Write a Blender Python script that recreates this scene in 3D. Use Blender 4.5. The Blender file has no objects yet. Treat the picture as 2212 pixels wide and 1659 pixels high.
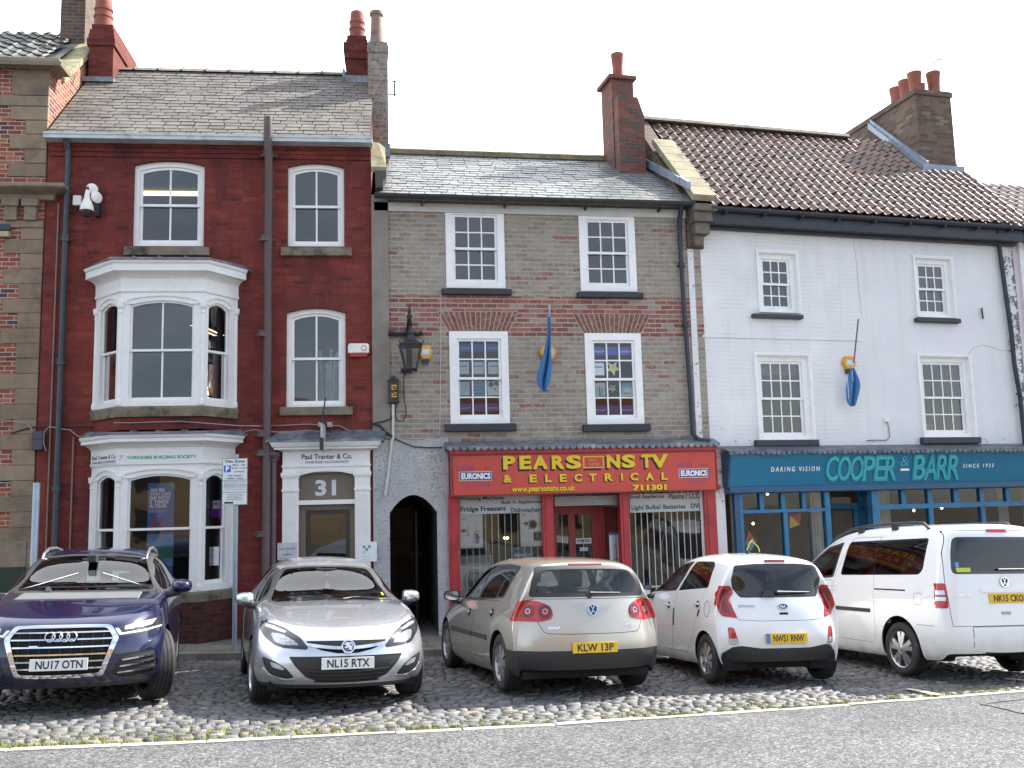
import bpy, bmesh, math, random
import numpy as np
from mathutils import Matrix, Vector, noise
from mathutils.bvhtree import BVHTree
R=math.radians
rng=random.Random(7)
C=bpy.context.scene.collection
sc=bpy.context.scene
# ---------------------------------------------------------------- camera
YAW,PIT,ROL,FPX,PW,PH=R(9.374),R(7.423),R(-1.4735),2080.,2212.,1659.
CAMZ=2.0
def _cam():
    cy,sy=math.cos(YAW),math.sin(YAW)
    f=Vector((sy*math.cos(PIT),cy*math.cos(PIT),math.sin(PIT)))
    r0=Vector((cy,-sy,0)); u0=r0.cross(f)
    r=math.cos(ROL)*r0+math.sin(ROL)*u0; u=-math.sin(ROL)*r0+math.cos(ROL)*u0
    return r,u,f
CR,CU,CF=_cam()
CP=Vector((0,0,CAMZ))
cd=bpy.data.cameras.new('camera'); cam=bpy.data.objects.new('camera',cd); C.objects.link(cam)
cd.sensor_width=36; cd.lens=FPX/PW*36; cd.clip_start=.1; cd.clip_end=2000
m=Matrix.Identity(4)
for i in range(3): m[i][0],m[i][1],m[i][2]=CR[i],CU[i],-CF[i]
m.translation=CP; cam.matrix_world=m; sc.camera=cam
# ---------------------------------------------------------------- sun and sky
SUN=Vector((.94,.34,1.0)).normalized()
sl=bpy.data.lights.new('sun','SUN'); sl.energy=4.4; sl.angle=R(.53); sl.color=(1,.955,.88)
so=bpy.data.objects.new('sun',sl); C.objects.link(so); so.rotation_euler=(-SUN).to_track_quat('-Z','Y').to_euler(); so.location=(30,12,40)
w=bpy.data.worlds.new('World'); sc.world=w; w.use_nodes=True
nt=w.node_tree; nt.nodes.clear()
def N(nt,t,**k):
    n=nt.nodes.new(t)
    for a,b in k.items():
        if a[0]=='_': n.inputs[int(a[1:])].default_value=b
        else: setattr(n,a,b)
    return n
def L(nt,a,b,i=0,o=0): nt.links.new((a.outputs[o] if hasattr(a,'outputs') else a),(b.inputs[i]))
sky=N(nt,'ShaderNodeTexSky'); sky.sky_type='NISHITA'; sky.sun_disc=False
sky.sun_elevation=math.asin(SUN.z); sky.sun_rotation=math.atan2(SUN.x,SUN.y)
sky.altitude=20; sky.air_density=1; sky.dust_density=1.2; sky.ozone_density=1
tc=N(nt,'ShaderNodeTexCoord'); mp=N(nt,'ShaderNodeMapping'); mp.inputs['Scale'].default_value=(1,1,2.2)
ns=N(nt,'ShaderNodeTexNoise'); ns.inputs['Scale'].default_value=2.1; ns.inputs['Detail'].default_value=7; ns.inputs['Roughness'].default_value=.55
L(nt,tc,mp); L(nt,mp,ns)
rp=N(nt,'ShaderNodeValToRGB'); rp.color_ramp.elements[0].position=.33; rp.color_ramp.elements[1].position=.52
L(nt,ns,rp,0,0)
# the clouds stand thick over the roofs (toward +Y) and thin out behind the camera
sx=N(nt,'ShaderNodeSeparateXYZ'); L(nt,tc,sx)
mr=N(nt,'ShaderNodeMapRange'); mr.inputs[1].default_value=-.15; mr.inputs[2].default_value=.35; mr.inputs[3].default_value=0; mr.inputs[4].default_value=1
L(nt,sx,mr,0,1)
mx=N(nt,'ShaderNodeMath',operation='MULTIPLY_ADD'); L(nt,rp,mx,0); mx.inputs[1].default_value=.30; L(nt,mr,mx,2); mx.use_clamp=True
mix=N(nt,'ShaderNodeMix',data_type='RGBA'); L(nt,mx,mix,0)
nt.links.new(sky.outputs[0],mix.inputs[6]); mix.inputs[7].default_value=(11,11.3,11.8,1)
bg=N(nt,'ShaderNodeBackground'); bg.inputs[1].default_value=.10; nt.links.new(mix.outputs[2],bg.inputs[0])
wo=N(nt,'ShaderNodeOutputWorld'); L(nt,bg,wo)
sc.view_settings.view_transform='Standard'; sc.view_settings.look='None'; sc.view_settings.exposure=1.42; sc.view_settings.gamma=1
try:
    sc.cycles.max_bounces=8; sc.cycles.transparent_max_bounces=16; sc.cycles.caustics_reflective=False; sc.cycles.caustics_refractive=False; sc.cycles.sample_clamp_indirect=6
except Exception: pass
# ---------------------------------------------------------------- picks -> facade coordinates
ZK={'v':(0,0,1/1.38879),'p':(0,0,1.),'a':(0,0,2.765),'b':(0,500,2.765),'c':(0,1000,2.765),'e':(700,0,2.765),'g':(700,500,2.765),'h':(700,1100,2.765),
'i':(1500,100,2.765),'j':(1300,600,2.765),'k':(1300,1250,2.4578),'l':(2170,1250,2.4578),'m':(2170,100,2.37),'n':(2600,550,3.318),'o':(2600,1000,3.318),
'q':(2050,600,2.2117),'r1':(230,1280,3.3183),'r2':(830,1320,4.148),'r3':(1100,880,3.687),'r4':(1330,1330,4.4844),'r5':(1780,1330,4.4844),'r6':(1320,980,5.029),'r7':(1720,980,5.029),'r8':(0,400,3.3167),
'A':(0,1600,2.37),'B':(650,1600,2.765),'G':(1300,1600,2.765),'K':(1900,1600,2.7657),'D':(2370,1500,2.7657)}
def ray(k,x,y):
    ox,oy,s=ZK[k]; px,py=(ox+x/s)/1.38879,(oy+y/s)/1.38879
    return ((px-PW/2)/FPX)*CR-((py-PH/2)/FPX)*CU+CF
class Fac:
    def __init__(s,x,y,ang):
        s.o=Vector((x,y,0)); s.a=ang; s.ex=Vector((math.cos(ang),math.sin(ang),0)); s.n=Vector((-math.sin(ang),math.cos(ang),0))
        s.M=Matrix.Translation(s.o)@Matrix.Rotation(ang,4,'Z')
    def uv(s,k,x,y,w=0):          # w: distance in front of the facade
        d=ray(k,x,y); t=((s.o-s.n*w-CP)@s.n)/(d@s.n); P=CP+d*t
        return (P-s.o)@s.ex,P.z
    def rect(s,k,x0,y0,x1,y1,w=0,k2=None):
        a=s.uv(k,x0,y0,w); b=s.uv(k2 or k,x1,y1,w); return a[0],b[0],b[1],a[1]   # u0,u1,v0,v1
FL=Fac(.31,16.8,R(-3.034)); FM=Fac(.31,16.8,0); FW=Fac(6.28,16.8,R(5.97))
def ground(x,y):
    ks=[(-60,.1),(-4,.12),(5,.15),(9,.11),(10,.09),(12.5,.02),(14,-.05),(15.2,-.11),(40,-.11)]
    y=max(-60,min(40,y))
    for (a,b),(c,d) in zip(ks,ks[1:]):
        if y<=c: return b+(d-b)*(y-a)/(c-a)-.028*(x+2.4)
    return -.11-.028*(x+2.4)
# ---------------------------------------------------------------- materials
def nodes(name):
    m=bpy.data.materials.new(name); m.use_nodes=True; nt=m.node_tree; nt.nodes.clear()
    o=N(nt,'ShaderNodeOutputMaterial'); b=N(nt,'ShaderNodeBsdfPrincipled'); L(nt,b,o)
    return m,nt,b
def mth(nt,op,a,b=None,c=None,clamp=False):
    n=N(nt,'ShaderNodeMath',operation=op); n.use_clamp=clamp
    for i,x in enumerate((a,b,c)):
        if x is None: continue
        if isinstance(x,(int,float)): n.inputs[i].default_value=x
        else: nt.links.new(x,n.inputs[i])
    return n.outputs[0]
def mixc(nt,f,a,b,blend='MIX'):
    n=N(nt,'ShaderNodeMix',data_type='RGBA',blend_type=blend)
    for i,x in ((0,f),(6,a),(7,b)):
        if isinstance(x,(int,float)): n.inputs[i].default_value=x
        elif isinstance(x,tuple): n.inputs[i].default_value=(*x[:3],1)
        else: nt.links.new(x,n.inputs[i])
    return n.outputs[2]
def nz(nt,co,scale,detail=4,rough=.6,dist=0):
    n=N(nt,'ShaderNodeTexNoise'); n.inputs['Scale'].default_value=scale; n.inputs['Detail'].default_value=detail; n.inputs['Roughness'].default_value=rough; n.inputs['Distortion'].default_value=dist
    if co is not None: nt.links.new(co,n.inputs['Vector'])
    return n.outputs[0]
def ramp(nt,f,stops,const=False):
    n=N(nt,'ShaderNodeValToRGB'); cr=n.color_ramp
    if const: cr.interpolation='CONSTANT'
    while len(cr.elements)<len(stops): cr.elements.new(.5)
    for e,(p,c) in zip(cr.elements,stops): e.position=p; e.color=(*(c if isinstance(c,tuple) else (c,c,c)),1)
    nt.links.new(f,n.inputs[0]); return n.outputs[0]
def bumpn(nt,b,h,st,dist=.01):
    n=N(nt,'ShaderNodeBump'); n.inputs['Strength'].default_value=st; n.inputs['Distance'].default_value=dist
    nt.links.new(h,n.inputs['Height']); nt.links.new(n.outputs[0],b.inputs['Normal']); return n
def setp(b,rough=.5,metal=0,spec=.5,coat=0,emit=None,es=0):
    b.inputs['Roughness'].default_value=rough; b.inputs['Metallic'].default_value=metal
    b.inputs['Specular IOR Level'].default_value=spec; b.inputs['Coat Weight'].default_value=coat; b.inputs['Coat Roughness'].default_value=.02
    if emit: b.inputs['Emission Color'].default_value=(*emit,1); b.inputs['Emission Strength'].default_value=es
_mc={}
def M(name,col,rough=.6,metal=0,var=.12,vs=5,bump=0,bs=80,spec=.5,coat=0,dirt=None,ds=1.3,dt=(.52,.7),emit=None,es=0,rnd=0,streak=False):
    if name in _mc: return _mc[name]
    m,nt,b=nodes(name); setp(b,rough,metal,spec,coat,emit,es)
    if emit and es: b.inputs['Base Color'].default_value=(*col,1); _mc[name]=m; return m
    co=N(nt,'ShaderNodeTexCoord').outputs['Object']
    f=nz(nt,co,vs,5)
    lo=tuple(c*(1-var) for c in col); hi=tuple(min(1,c*(1+var)) for c in col)
    c=ramp(nt,f,[(.3,lo),(.7,hi)])
    if rnd:
        at=N(nt,'ShaderNodeAttribute',attribute_name='rnd').outputs['Fac']
        c=mixc(nt,1.0,c,ramp(nt,at,[(0,(1-rnd,)*3),(1,(1+rnd,)*3)]),'MULTIPLY')
    if dirt:
        cc=co
        if streak:
            mp=N(nt,'ShaderNodeMapping'); mp.inputs['Scale'].default_value=(1,1,.18); nt.links.new(co,mp.inputs[0]); cc=mp.outputs[0]
        d=nz(nt,cc,ds,7,.65); d=ramp(nt,d,[(dt[0],0.),(dt[1],1.)])
        c=mixc(nt,d,c,dirt)
    nt.links.new(c,b.inputs['Base Color'])
    if bump: bumpn(nt,b,nz(nt,co,bs,4),bump)
    _mc[name]=m; return m
def brick(name,stops,mortar,bw=.225,bh=.075,mx=.06,mz=.16,bump=.5,soot=None,var=.25,band=None,smear=0,rough=.85,wob=.006):
    """brick wall: cells in local x+y / z, colour by cell; smear = mortar spread over the faces; band=(z0,z1,stops,smear)"""
    m,nt,b=nodes(name); setp(b,rough,0,.3)
    co=N(nt,'ShaderNodeTexCoord').outputs['Object']
    wn=N(nt,'ShaderNodeTexNoise'); wn.inputs['Scale'].default_value=9; wn.inputs['Detail'].default_value=3; nt.links.new(co,wn.inputs['Vector'])
    s=N(nt,'ShaderNodeSeparateXYZ'); nt.links.new(co,s.inputs[0])
    ws=N(nt,'ShaderNodeSeparateColor'); nt.links.new(wn.outputs['Color'],ws.inputs[0])
    x=mth(nt,'ADD',mth(nt,'ADD',s.outputs[0],s.outputs[1]),mth(nt,'MULTIPLY',ws.outputs[0],wob*2))
    z=mth(nt,'ADD',s.outputs[2],mth(nt,'MULTIPLY',ws.outputs[1],wob*2))
    zr=mth(nt,'DIVIDE',z,bh); row=mth(nt,'FLOOR',zr); fz=mth(nt,'SUBTRACT',zr,row)
    off=mth(nt,'MULTIPLY',mth(nt,'MODULO',row,2.),.5)
    xr=mth(nt,'ADD',mth(nt,'DIVIDE',x,bw),off); colm=mth(nt,'FLOOR',xr); fx=mth(nt,'SUBTRACT',xr,colm)
    cv=N(nt,'ShaderNodeCombineXYZ'); nt.links.new(colm,cv.inputs[0]); nt.links.new(row,cv.inputs[1])
    wh=N(nt,'ShaderNodeTexWhiteNoise',noise_dimensions='2D'); nt.links.new(cv.outputs[0],wh.inputs['Vector']); rn=wh.outputs['Value']
    c=ramp(nt,rn,stops,True)
    fine=nz(nt,co,34,5,.7)
    if band:
        inb=mth(nt,'MULTIPLY',mth(nt,'GREATER_THAN',s.outputs[2],band[0]),mth(nt,'LESS_THAN',s.outputs[2],band[1]))
        c=mixc(nt,inb,c,ramp(nt,rn,band[2],True))
    c=mixc(nt,1.,c,ramp(nt,fine,[(.3,1-var),(.7,1+var)]),'MULTIPLY')
    big=nz(nt,co,.9,5,.6)
    c=mixc(nt,1.,c,ramp(nt,big,[(.35,.84),(.65,1.12)]),'MULTIPLY')
    mm=mth(nt,'MAXIMUM',mth(nt,'LESS_THAN',fx,mx),mth(nt,'LESS_THAN',fz,mz))
    if smear:
        sm=ramp(nt,nz(nt,co,16,6,.75),[(.5-smear*.3,1.),(.62-smear*.1,0.)])
        if band: sm=mth(nt,'MULTIPLY',sm,mth(nt,'SUBTRACT',1.,mth(nt,'MULTIPLY',inb,.75)))
        mm=mth(nt,'MAXIMUM',mm,sm)
    mc=mixc(nt,1.,mortar,ramp(nt,nz(nt,co,6,4),[(.3,.8),(.7,1.15)]),'MULTIPLY')
    c=mixc(nt,mm,c,mc)
    if soot:
        mp=N(nt,'ShaderNodeMapping'); mp.inputs['Scale'].default_value=(1,1,.35); nt.links.new(co,mp.inputs[0])
        d=ramp(nt,nz(nt,mp.outputs[0],.8,7,.7),[(soot[1],0.),(soot[2],1.)])
        c=mixc(nt,d,c,soot[0])
    nt.links.new(c,b.inputs['Base Color'])
    h=mth(nt,'ADD',mth(nt,'SUBTRACT',1.,mm),mth(nt,'MULTIPLY',fine,.5))
    bumpn(nt,b,h,bump,.012)
    _mc[name]=m; return m
def glass(name,tint=(.82,.86,.86),refl=1.0,rough=0.,dark=0):
    m=bpy.data.materials.new(name); m.use_nodes=True; nt=m.node_tree; nt.nodes.clear()
    o=N(nt,'ShaderNodeOutputMaterial'); t=N(nt,'ShaderNodeBsdfTransparent'); t.inputs[0].default_value=(*tint,1)
    g=N(nt,'ShaderNodeBsdfGlossy'); g.inputs['Roughness'].default_value=rough
    fr=N(nt,'ShaderNodeFresnel'); fr.inputs[0].default_value=1.55
    if not rough:   # old panes are never quite flat
        co=N(nt,'ShaderNodeTexCoord').outputs['Object']
        n=N(nt,'ShaderNodeBump'); n.inputs['Strength'].default_value=.05; n.inputs['Distance'].default_value=.03
        nt.links.new(nz(nt,co,2.5,1),n.inputs['Height']); nt.links.new(n.outputs[0],g.inputs['Normal'])
    f=mth(nt,'MULTIPLY',fr.outputs[0],refl,clamp=True)
    mx=N(nt,'ShaderNodeMixShader'); nt.links.new(f,mx.inputs[0]); L(nt,t,mx,1); L(nt,g,mx,2); L(nt,mx,o); return m
# ---------------------------------------------------------------- mesh builder
class MB:
    def __init__(s): s.v=[];s.f=[];s.mi=[];s.rn=[];s.T=None;s.cm=0;s.cr=0.
    def add(s,vs,fs):
        o=len(s.v)
        if s.T is not None: vs=[s.T@Vector(p) for p in vs]
        s.v+= [tuple(p) for p in vs]
        for f in fs: s.f.append([i+o for i in f]); s.mi.append(s.cm); s.rn.append(s.cr)
        return s
    def box(s,x0,x1,y0,y1,z0,z1):
        if x0>x1:x0,x1=x1,x0
        if y0>y1:y0,y1=y1,y0
        if z0>z1:z0,z1=z1,z0
        return s.add([(x0,y0,z0),(x1,y0,z0),(x1,y1,z0),(x0,y1,z0),(x0,y0,z1),(x1,y0,z1),(x1,y1,z1),(x0,y1,z1)],
          [(0,1,5,4),(1,2,6,5),(2,3,7,6),(3,0,4,7),(4,5,6,7),(3,2,1,0)])
    def quad(s,a,b,c,d): return s.add([a,b,c,d],[(0,1,2,3)])
    def prism(s,pts,y0,y1):       # polygon in x,z extruded along y
        n=len(pts); vs=[(x,y0,z) for x,z in pts]+[(x,y1,z) for x,z in pts]
        return s.add(vs,[list(range(n))[::1],list(range(2*n-1,n-1,-1))]+[(i,i+n,(i+1)%n+n,(i+1)%n) for i in range(n)])
    def prismx(s,pts,x0,x1):      # polygon in y,z extruded along x
        n=len(pts); vs=[(x0,y,z) for y,z in pts]+[(x1,y,z) for y,z in pts]
        return s.add(vs,[list(range(n)),list(range(2*n-1,n-1,-1))]+[(i,i+n,(i+1)%n+n,(i+1)%n) for i in range(n)])
    def prismz(s,pts,z0,z1):
        n=len(pts); vs=[(x,y,z0) for x,y in pts]+[(x,y,z1) for x,y in pts]
        return s.add(vs,[list(range(n)),list(range(2*n-1,n-1,-1))]+[(i,i+n,(i+1)%n+n,(i+1)%n) for i in range(n)])
    def ring(s,out,inn,y0,y1):    # flat ring between two outlines (x,z), same count
        n=len(out); vs=[(x,y0,z) for x,z in out]+[(x,y0,z) for x,z in inn]+[(x,y1,z) for x,z in out]+[(x,y1,z) for x,z in inn]
        fs=[]
        for i in range(n):
            j=(i+1)%n
            fs+=[(i,j,n+j,n+i),(n+i,n+j,3*n+j,3*n+i),(j,i,2*n+i,2*n+j),(2*n+i,3*n+i,3*n+j,2*n+j)]
        return s.add(vs,fs)
    def tube(s,path,r,n=8,cap=True,taper=None):
        P=[Vector(p) for p in path]; vs=[];fs=[]
        for i,p in enumerate(P):
            d=(P[min(i+1,len(P)-1)]-P[max(i-1,0)]).normalized()
            a=d.orthogonal().normalized() if i==0 else (a-d*(a@d)).normalized()
            b=d.cross(a); rr=r if taper is None else taper[i]
            vs+=[p+a*math.cos(2*math.pi*k/n)*rr+b*math.sin(2*math.pi*k/n)*rr for k in range(n)]
        for i in range(len(P)-1):
            for k in range(n): fs.append((i*n+k,i*n+(k+1)%n,(i+1)*n+(k+1)%n,(i+1)*n+k))
        if cap: fs+=[list(range(n))[::-1],[(len(P)-1)*n+k for k in range(n)]]
        return s.add(vs,fs)
    def lathe(s,prof,c=(0,0,0),n=16,axis='z',cap=True):   # prof (r,h)
        vs=[];fs=[]
        for r,h in prof:
            for k in range(n):
                a=2*math.pi*k/n; x,y=r*math.cos(a),r*math.sin(a)
                vs.append((c[0]+x,c[1]+y,c[2]+h) if axis=='z' else ((c[0]+x,c[1]-h,c[2]+y) if axis=='y' else (c[0]+h,c[1]+x,c[2]+y)))
        for i in range(len(prof)-1):
            for k in range(n): fs.append((i*n+k,i*n+(k+1)%n,(i+1)*n+(k+1)%n,(i+1)*n+k))
        if cap: fs+=[list(range(n))[::-1],[(len(prof)-1)*n+k for k in range(n)]]
        return s.add(vs,fs)
    def sweep(s,prof,path,closed=False):   # prof (out,z) along plan path (x,y), mitred; ends capped
        P=[Vector(p) for p in path]; nrm=[]
        for a,b in zip(P,P[1:]):
            d=(b-a).normalized(); nrm.append(Vector((d.y,-d.x)))
        mit=[]
        for i in range(len(P)):
            if i==0: mit.append(nrm[0])
            elif i==len(P)-1: mit.append(nrm[-1])
            else:
                q=(nrm[i-1]+nrm[i]).normalized(); mit.append(q/max(.3,q@nrm[i]))
        n=len(prof); vs=[(p.x+m_.x*o,p.y+m_.y*o,z) for p,m_ in zip(P,mit) for o,z in prof]; fs=[]
        for i in range(len(P)-1):
            for k in range(n): fs.append((i*n+k,(i+1)*n+k,(i+1)*n+(k+1)%n,i*n+(k+1)%n))
        fs+=[list(range(n)),[(len(P)-1)*n+k for k in range(n)][::-1]]
        return s.add(vs,fs)
def obj(name,mb,mats,parent=None,smooth=False,bevel=0,M_=None):
    me=bpy.data.meshes.new(name)
    me.from_pydata(mb.v,[],mb.f)
    if not isinstance(mats,(list,tuple)): mats=[mats]
    for x in mats: me.materials.append(x)
    me.polygons.foreach_set('material_index',mb.mi)
    if any(mb.rn):
        a=me.attributes.new('rnd','FLOAT','FACE'); a.data.foreach_set('value',mb.rn)
    bm=bmesh.new(); bm.from_mesh(me); bmesh.ops.recalc_face_normals(bm,faces=bm.faces); bm.to_mesh(me); bm.free()
    if smooth:
        me.polygons.foreach_set('use_smooth',[True]*len(me.polygons))
        try: me.set_sharp_from_angle(angle=R(38))
        except Exception: pass
    o=bpy.data.objects.new(name,me); C.objects.link(o)
    if parent is not None: o.parent=parent
    elif M_ is not None: o.matrix_world=M_
    if bevel:
        bv=o.modifiers.new('bevel','BEVEL'); bv.width=bevel; bv.segments=2; bv.limit_method='ANGLE'
    return o
def tag(o,label,cat,group=None):
    o['label']=label; o['category']=cat
    if group: o['group']=group
    return o
def thing(name,label,cat,M_=None,group=None):
    o=bpy.data.objects.new(name,None); C.objects.link(o); o.empty_display_size=.2
    if M_ is not None: o.matrix_world=M_
    return tag(o,label,cat,group)
def struct(name,mb,mats,**k):
    o=obj(name,mb,mats,**k); o['kind']='structure'; return o
def on(F,u,v,w=0): return F.M@Matrix.Translation((u,-w,v))
_tc={}
def text(s,x0,x1,z0,z1,y,ext=.002,bold=0,shear=0,fit=True):
    """lettering as mesh data (verts,faces) fitted to the box x0..x1, z0..z1 in the plane y"""
    key=(s,bold,shear)
    if key not in _tc:
        cu=bpy.data.curves.new('t','FONT'); cu.body=s; cu.size=1; cu.extrude=.5; cu.offset=bold; cu.shear=shear; cu.resolution_u=3
        o=bpy.data.objects.new('t',cu); C.objects.link(o); bpy.context.view_layer.update()
        me=bpy.data.meshes.new_from_object(o.evaluated_get(bpy.context.evaluated_depsgraph_get()))
        vs=[tuple(v.co) for v in me.vertices]; fs=[list(p.vertices) for p in me.polygons]
        bpy.data.objects.remove(o); bpy.data.curves.remove(cu); bpy.data.meshes.remove(me); _tc[key]=(vs,fs)
    vs,fs=_tc[key]
    ax,bx=min(v[0] for v in vs),max(v[0] for v in vs); az,bz=min(v[1] for v in vs),max(v[1] for v in vs)
    sx_=(x1-x0)/(bx-ax) if x1 is not None else (z1-z0)/(bz-az); sz_=(z1-z0)/(bz-az)
    return [(x0+(v[0]-ax)*sx_, y-(v[2]+.5)*ext, z0+(v[1]-az)*sz_) for v in vs],fs
# common materials
W_=M('white_gloss_paint',(.80,.80,.78),.35,var=.05,dirt=(.55,.55,.5),ds=2.5,dt=(.62,.85),bump=.05,bs=30)
WP=M('white_window_paint',(.83,.83,.82),.4,var=.05,dirt=(.6,.59,.55),ds=3,dt=(.62,.85))
LEAD=M('lead_sheet',(.17,.19,.22),.45,.4,var=.35,vs=6,bump=.3,bs=12,dirt=(.32,.34,.35),ds=3)
BLK=M('black_cast_iron',(.018,.02,.024),.42,var=.3,bump=.1,bs=40)
STONE=M('brown_sandstone',(.24,.19,.14),.9,var=.2,vs=5,bump=.35,bs=45,dirt=(.09,.08,.07),ds=1.2,dt=(.55,.75))
SILL=M('mossy_stone_sill',(.20,.17,.12),.9,var=.25,bump=.3,dirt=(.05,.05,.035),ds=3,dt=(.5,.65))
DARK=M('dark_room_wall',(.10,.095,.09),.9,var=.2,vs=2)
GL=glass('old_window_glass',tint=(.60,.66,.70),refl=2.3)
GLS=glass('shop_window_glass',tint=(.9,.92,.92),refl=1.5)
BLACK=M('matt_black',(.012,.012,.013),.6,var=.1)
# ================================================================ GROUND
EDGE=[(-60,8.0),(-9,8.75),(-3,8.9),(-1.3,8.95),(1.9,9.2),(3.6,9.47),(4.4,9.6),(7.2,10.15),(12,11.3),(20,13.2),(60,22)]
def edge_y(x):
    for (a,b),(c,d) in zip(EDGE,EDGE[1:]):
        if x<=c: return b+(d-b)*(x-a)/(c-a)
    return EDGE[-1][1]
KERB_Y=lambda x: 15.25+max(0,x-6)*.085+max(0,-x)*.03
def sheet(mb,xs,yfs,dz=0):     # yfs: list of y functions
    o=[[(x,yf(x),ground(x,yf(x))+dz) for yf in yfs] for x in xs]
    n=len(yfs); vs=[p for r in o for p in r]; fs=[]
    for i in range(len(xs)-1):
        for k in range(n-1): fs.append((i*n+k,(i+1)*n+k,(i+1)*n+k+1,i*n+k+1))
    mb.add(vs,fs)
XS=[-60,-30,-15]+[-10+.5*i for i in range(60)]+[22,30,60]
m,nt,b=nodes('asphalt'); setp(b,.85,0,.35)
co=N(nt,'ShaderNodeTexCoord').outputs['Object']
vo=N(nt,'ShaderNodeTexVoronoi'); vo.inputs['Scale'].default_value=58; nt.links.new(co,vo.inputs['Vector'])
sc3=N(nt,'ShaderNodeSeparateColor'); nt.links.new(vo.outputs['Color'],sc3.inputs[0])
c=ramp(nt,sc3.outputs[0],[(0,(.042,.044,.05)),(.45,(.105,.107,.113)),(.8,(.165,.165,.165)),(1,(.28,.275,.265))])
c=mixc(nt,1.,c,ramp(nt,nz(nt,co,.6,6,.65),[(.3,.78),(.7,1.2)]),'MULTIPLY')
c=mixc(nt,1.,c,ramp(nt,nz(nt,co,3.2,6,.7),[(.32,.86),(.7,1.1)]),'MULTIPLY')
c=mixc(nt,ramp(nt,nz(nt,co,1.7,3,.5),[(.66,0.),(.74,.45)]),c,(.06,.058,.058))
nt.links.new(c,b.inputs['Base Color'])
bumpn(nt,b,mth(nt,'ADD',mth(nt,'SUBTRACT',1.,vo.outputs['Distance']),sc3.outputs[1]),.9,.012)
ASPH=m
mb=MB(); sheet(mb,XS,[lambda x:-60,lambda x:-4,lambda x:2,lambda x:5,lambda x:edge_y(x)-1.5,lambda x:edge_y(x)-.06])
struct('asphalt_road',mb,ASPH)
mb=MB(); mb.quad((-400,-400,-1.6),(400,-400,-1.6),(400,400,-1.6),(-400,400,-1.6)); struct('ground',mb,M('earth',(.10,.09,.07),.95,var=.3,vs=.5))
mb=MB(); sheet(mb,XS,[lambda x:edge_y(x)-.07,lambda x:10.5 if edge_y(x)<10.4 else edge_y(x)+.1,lambda x:max(12.5,edge_y(x)+.2),lambda x:max(14,edge_y(x)+.3),lambda x:KERB_Y(x)+.02],-.022)
struct('cobble_bedding',mb,M('bedding_grit',(.05,.046,.036),.95,var=.4,vs=20))
# setts, each a rounded stone, laid in uneven courses
m,nt,b=nodes('setts'); setp(b,.62,0,.5)
at=N(nt,'ShaderNodeAttribute',attribute_name='rnd').outputs['Fac']; co=N(nt,'ShaderNodeTexCoord').outputs['Object']
c=ramp(nt,at,[(0,(.085,.087,.095)),(.35,(.125,.128,.135)),(.65,(.165,.165,.165)),(.85,(.20,.185,.165)),(.95,(.20,.16,.135)),(1,(.27,.26,.245))])
c=mixc(nt,1.,c,ramp(nt,nz(nt,co,26,6,.7),[(.3,.65),(.7,1.3)]),'MULTIPLY')
c=mixc(nt,ramp(nt,nz(nt,co,1.1,5,.6),[(.55,0.),(.75,.5)]),c,(.07,.062,.045))
nt.links.new(c,b.inputs['Base Color']); bumpn(nt,b,nz(nt,co,55,5,.65),.5,.012); SETT=m
mb=MB()
y=8.6; row=0
while y<16.2:
    d=rng.uniform(.075,.115); x=-1.3-.43*y+rng.uniform(0,.2)
    while x<1.6+.8*y:
        w_=rng.uniform(.085,.19)
        wy=y+.05*math.sin(x*.9+row*.25)+.03*math.sin(x*2.3+1)
        yc=wy+d/2
        if yc-d/2>edge_y(x)+.07 and yc+d/2<KERB_Y(x):
            g=.008; hx,hy=w_/2-g,d/2-g; cx,cy=x+w_/2,yc; a=rng.gauss(0,.035); h=rng.uniform(.004,.018)
            tx,ty=rng.gauss(0,.02),rng.gauss(0,.03)
            gz=ground(cx,cy); vs=[]
            for j,(fy,by) in enumerate(((-1,0),(-.78,1),(.78,1),(1,0))):
                for i,(fx,bx) in enumerate(((-1,0),(-.84,1),(.84,1),(1,0))):
                    jx,jy=rng.gauss(0,.005),rng.gauss(0,.004)
                    lx,ly=fx*hx*(.9 if (by==0 and bx==0) else 1)+jx,fy*hy*(.9 if (by==0 and bx==0) else 1)+jy
                    zz_=gz+(h+rng.gauss(0,.002) if bx and by else -.02)+lx*tx+ly*ty
                    vs.append((cx+lx*math.cos(a)-ly*math.sin(a),cy+lx*math.sin(a)+ly*math.cos(a),zz_))
            mb.cr=max(.001,min(1,rng.random()))
            mb.add(vs,[(j*4+i,j*4+i+1,j*4+i+5,j*4+i+4) for j in range(3) for i in range(3)])
        x+=w_
    y+=d; row+=1
o=struct('cobbled_parking',mb,SETT); o.data.polygons.foreach_set('use_smooth',[True]*len(o.data.polygons))
# pale flush edging stones between road and cobbles
mb=MB(); x=-10.
while x<18:
    l=rng.uniform(.55,.95); y0,y1=edge_y(x),edge_y(x+l); w_=rng.uniform(.085,.12); dz=rng.uniform(.004,.012)
    mb.cr=rng.uniform(.05,1); g=.008
    ps=[(x+g,y0-.06),(x+l-g,y1-.06),(x+l-g,y1-.06+w_),(x+g,y0-.06+w_)]
    mb.add([(px_,py_,ground(px_,py_)-.1) for px_,py_ in ps]+[(px_,py_,ground(px_,py_)+dz) for px_,py_ in ps],[(0,1,5,4),(1,2,6,5),(2,3,7,6),(3,0,4,7),(4,5,6,7)])
    x+=l
struct('edging_stones',mb,M('pale_edging',(.42,.40,.33),.8,var=.2,vs=9,bump=.3,bs=60,rnd=.2,dirt=(.2,.19,.15),ds=4))
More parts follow.
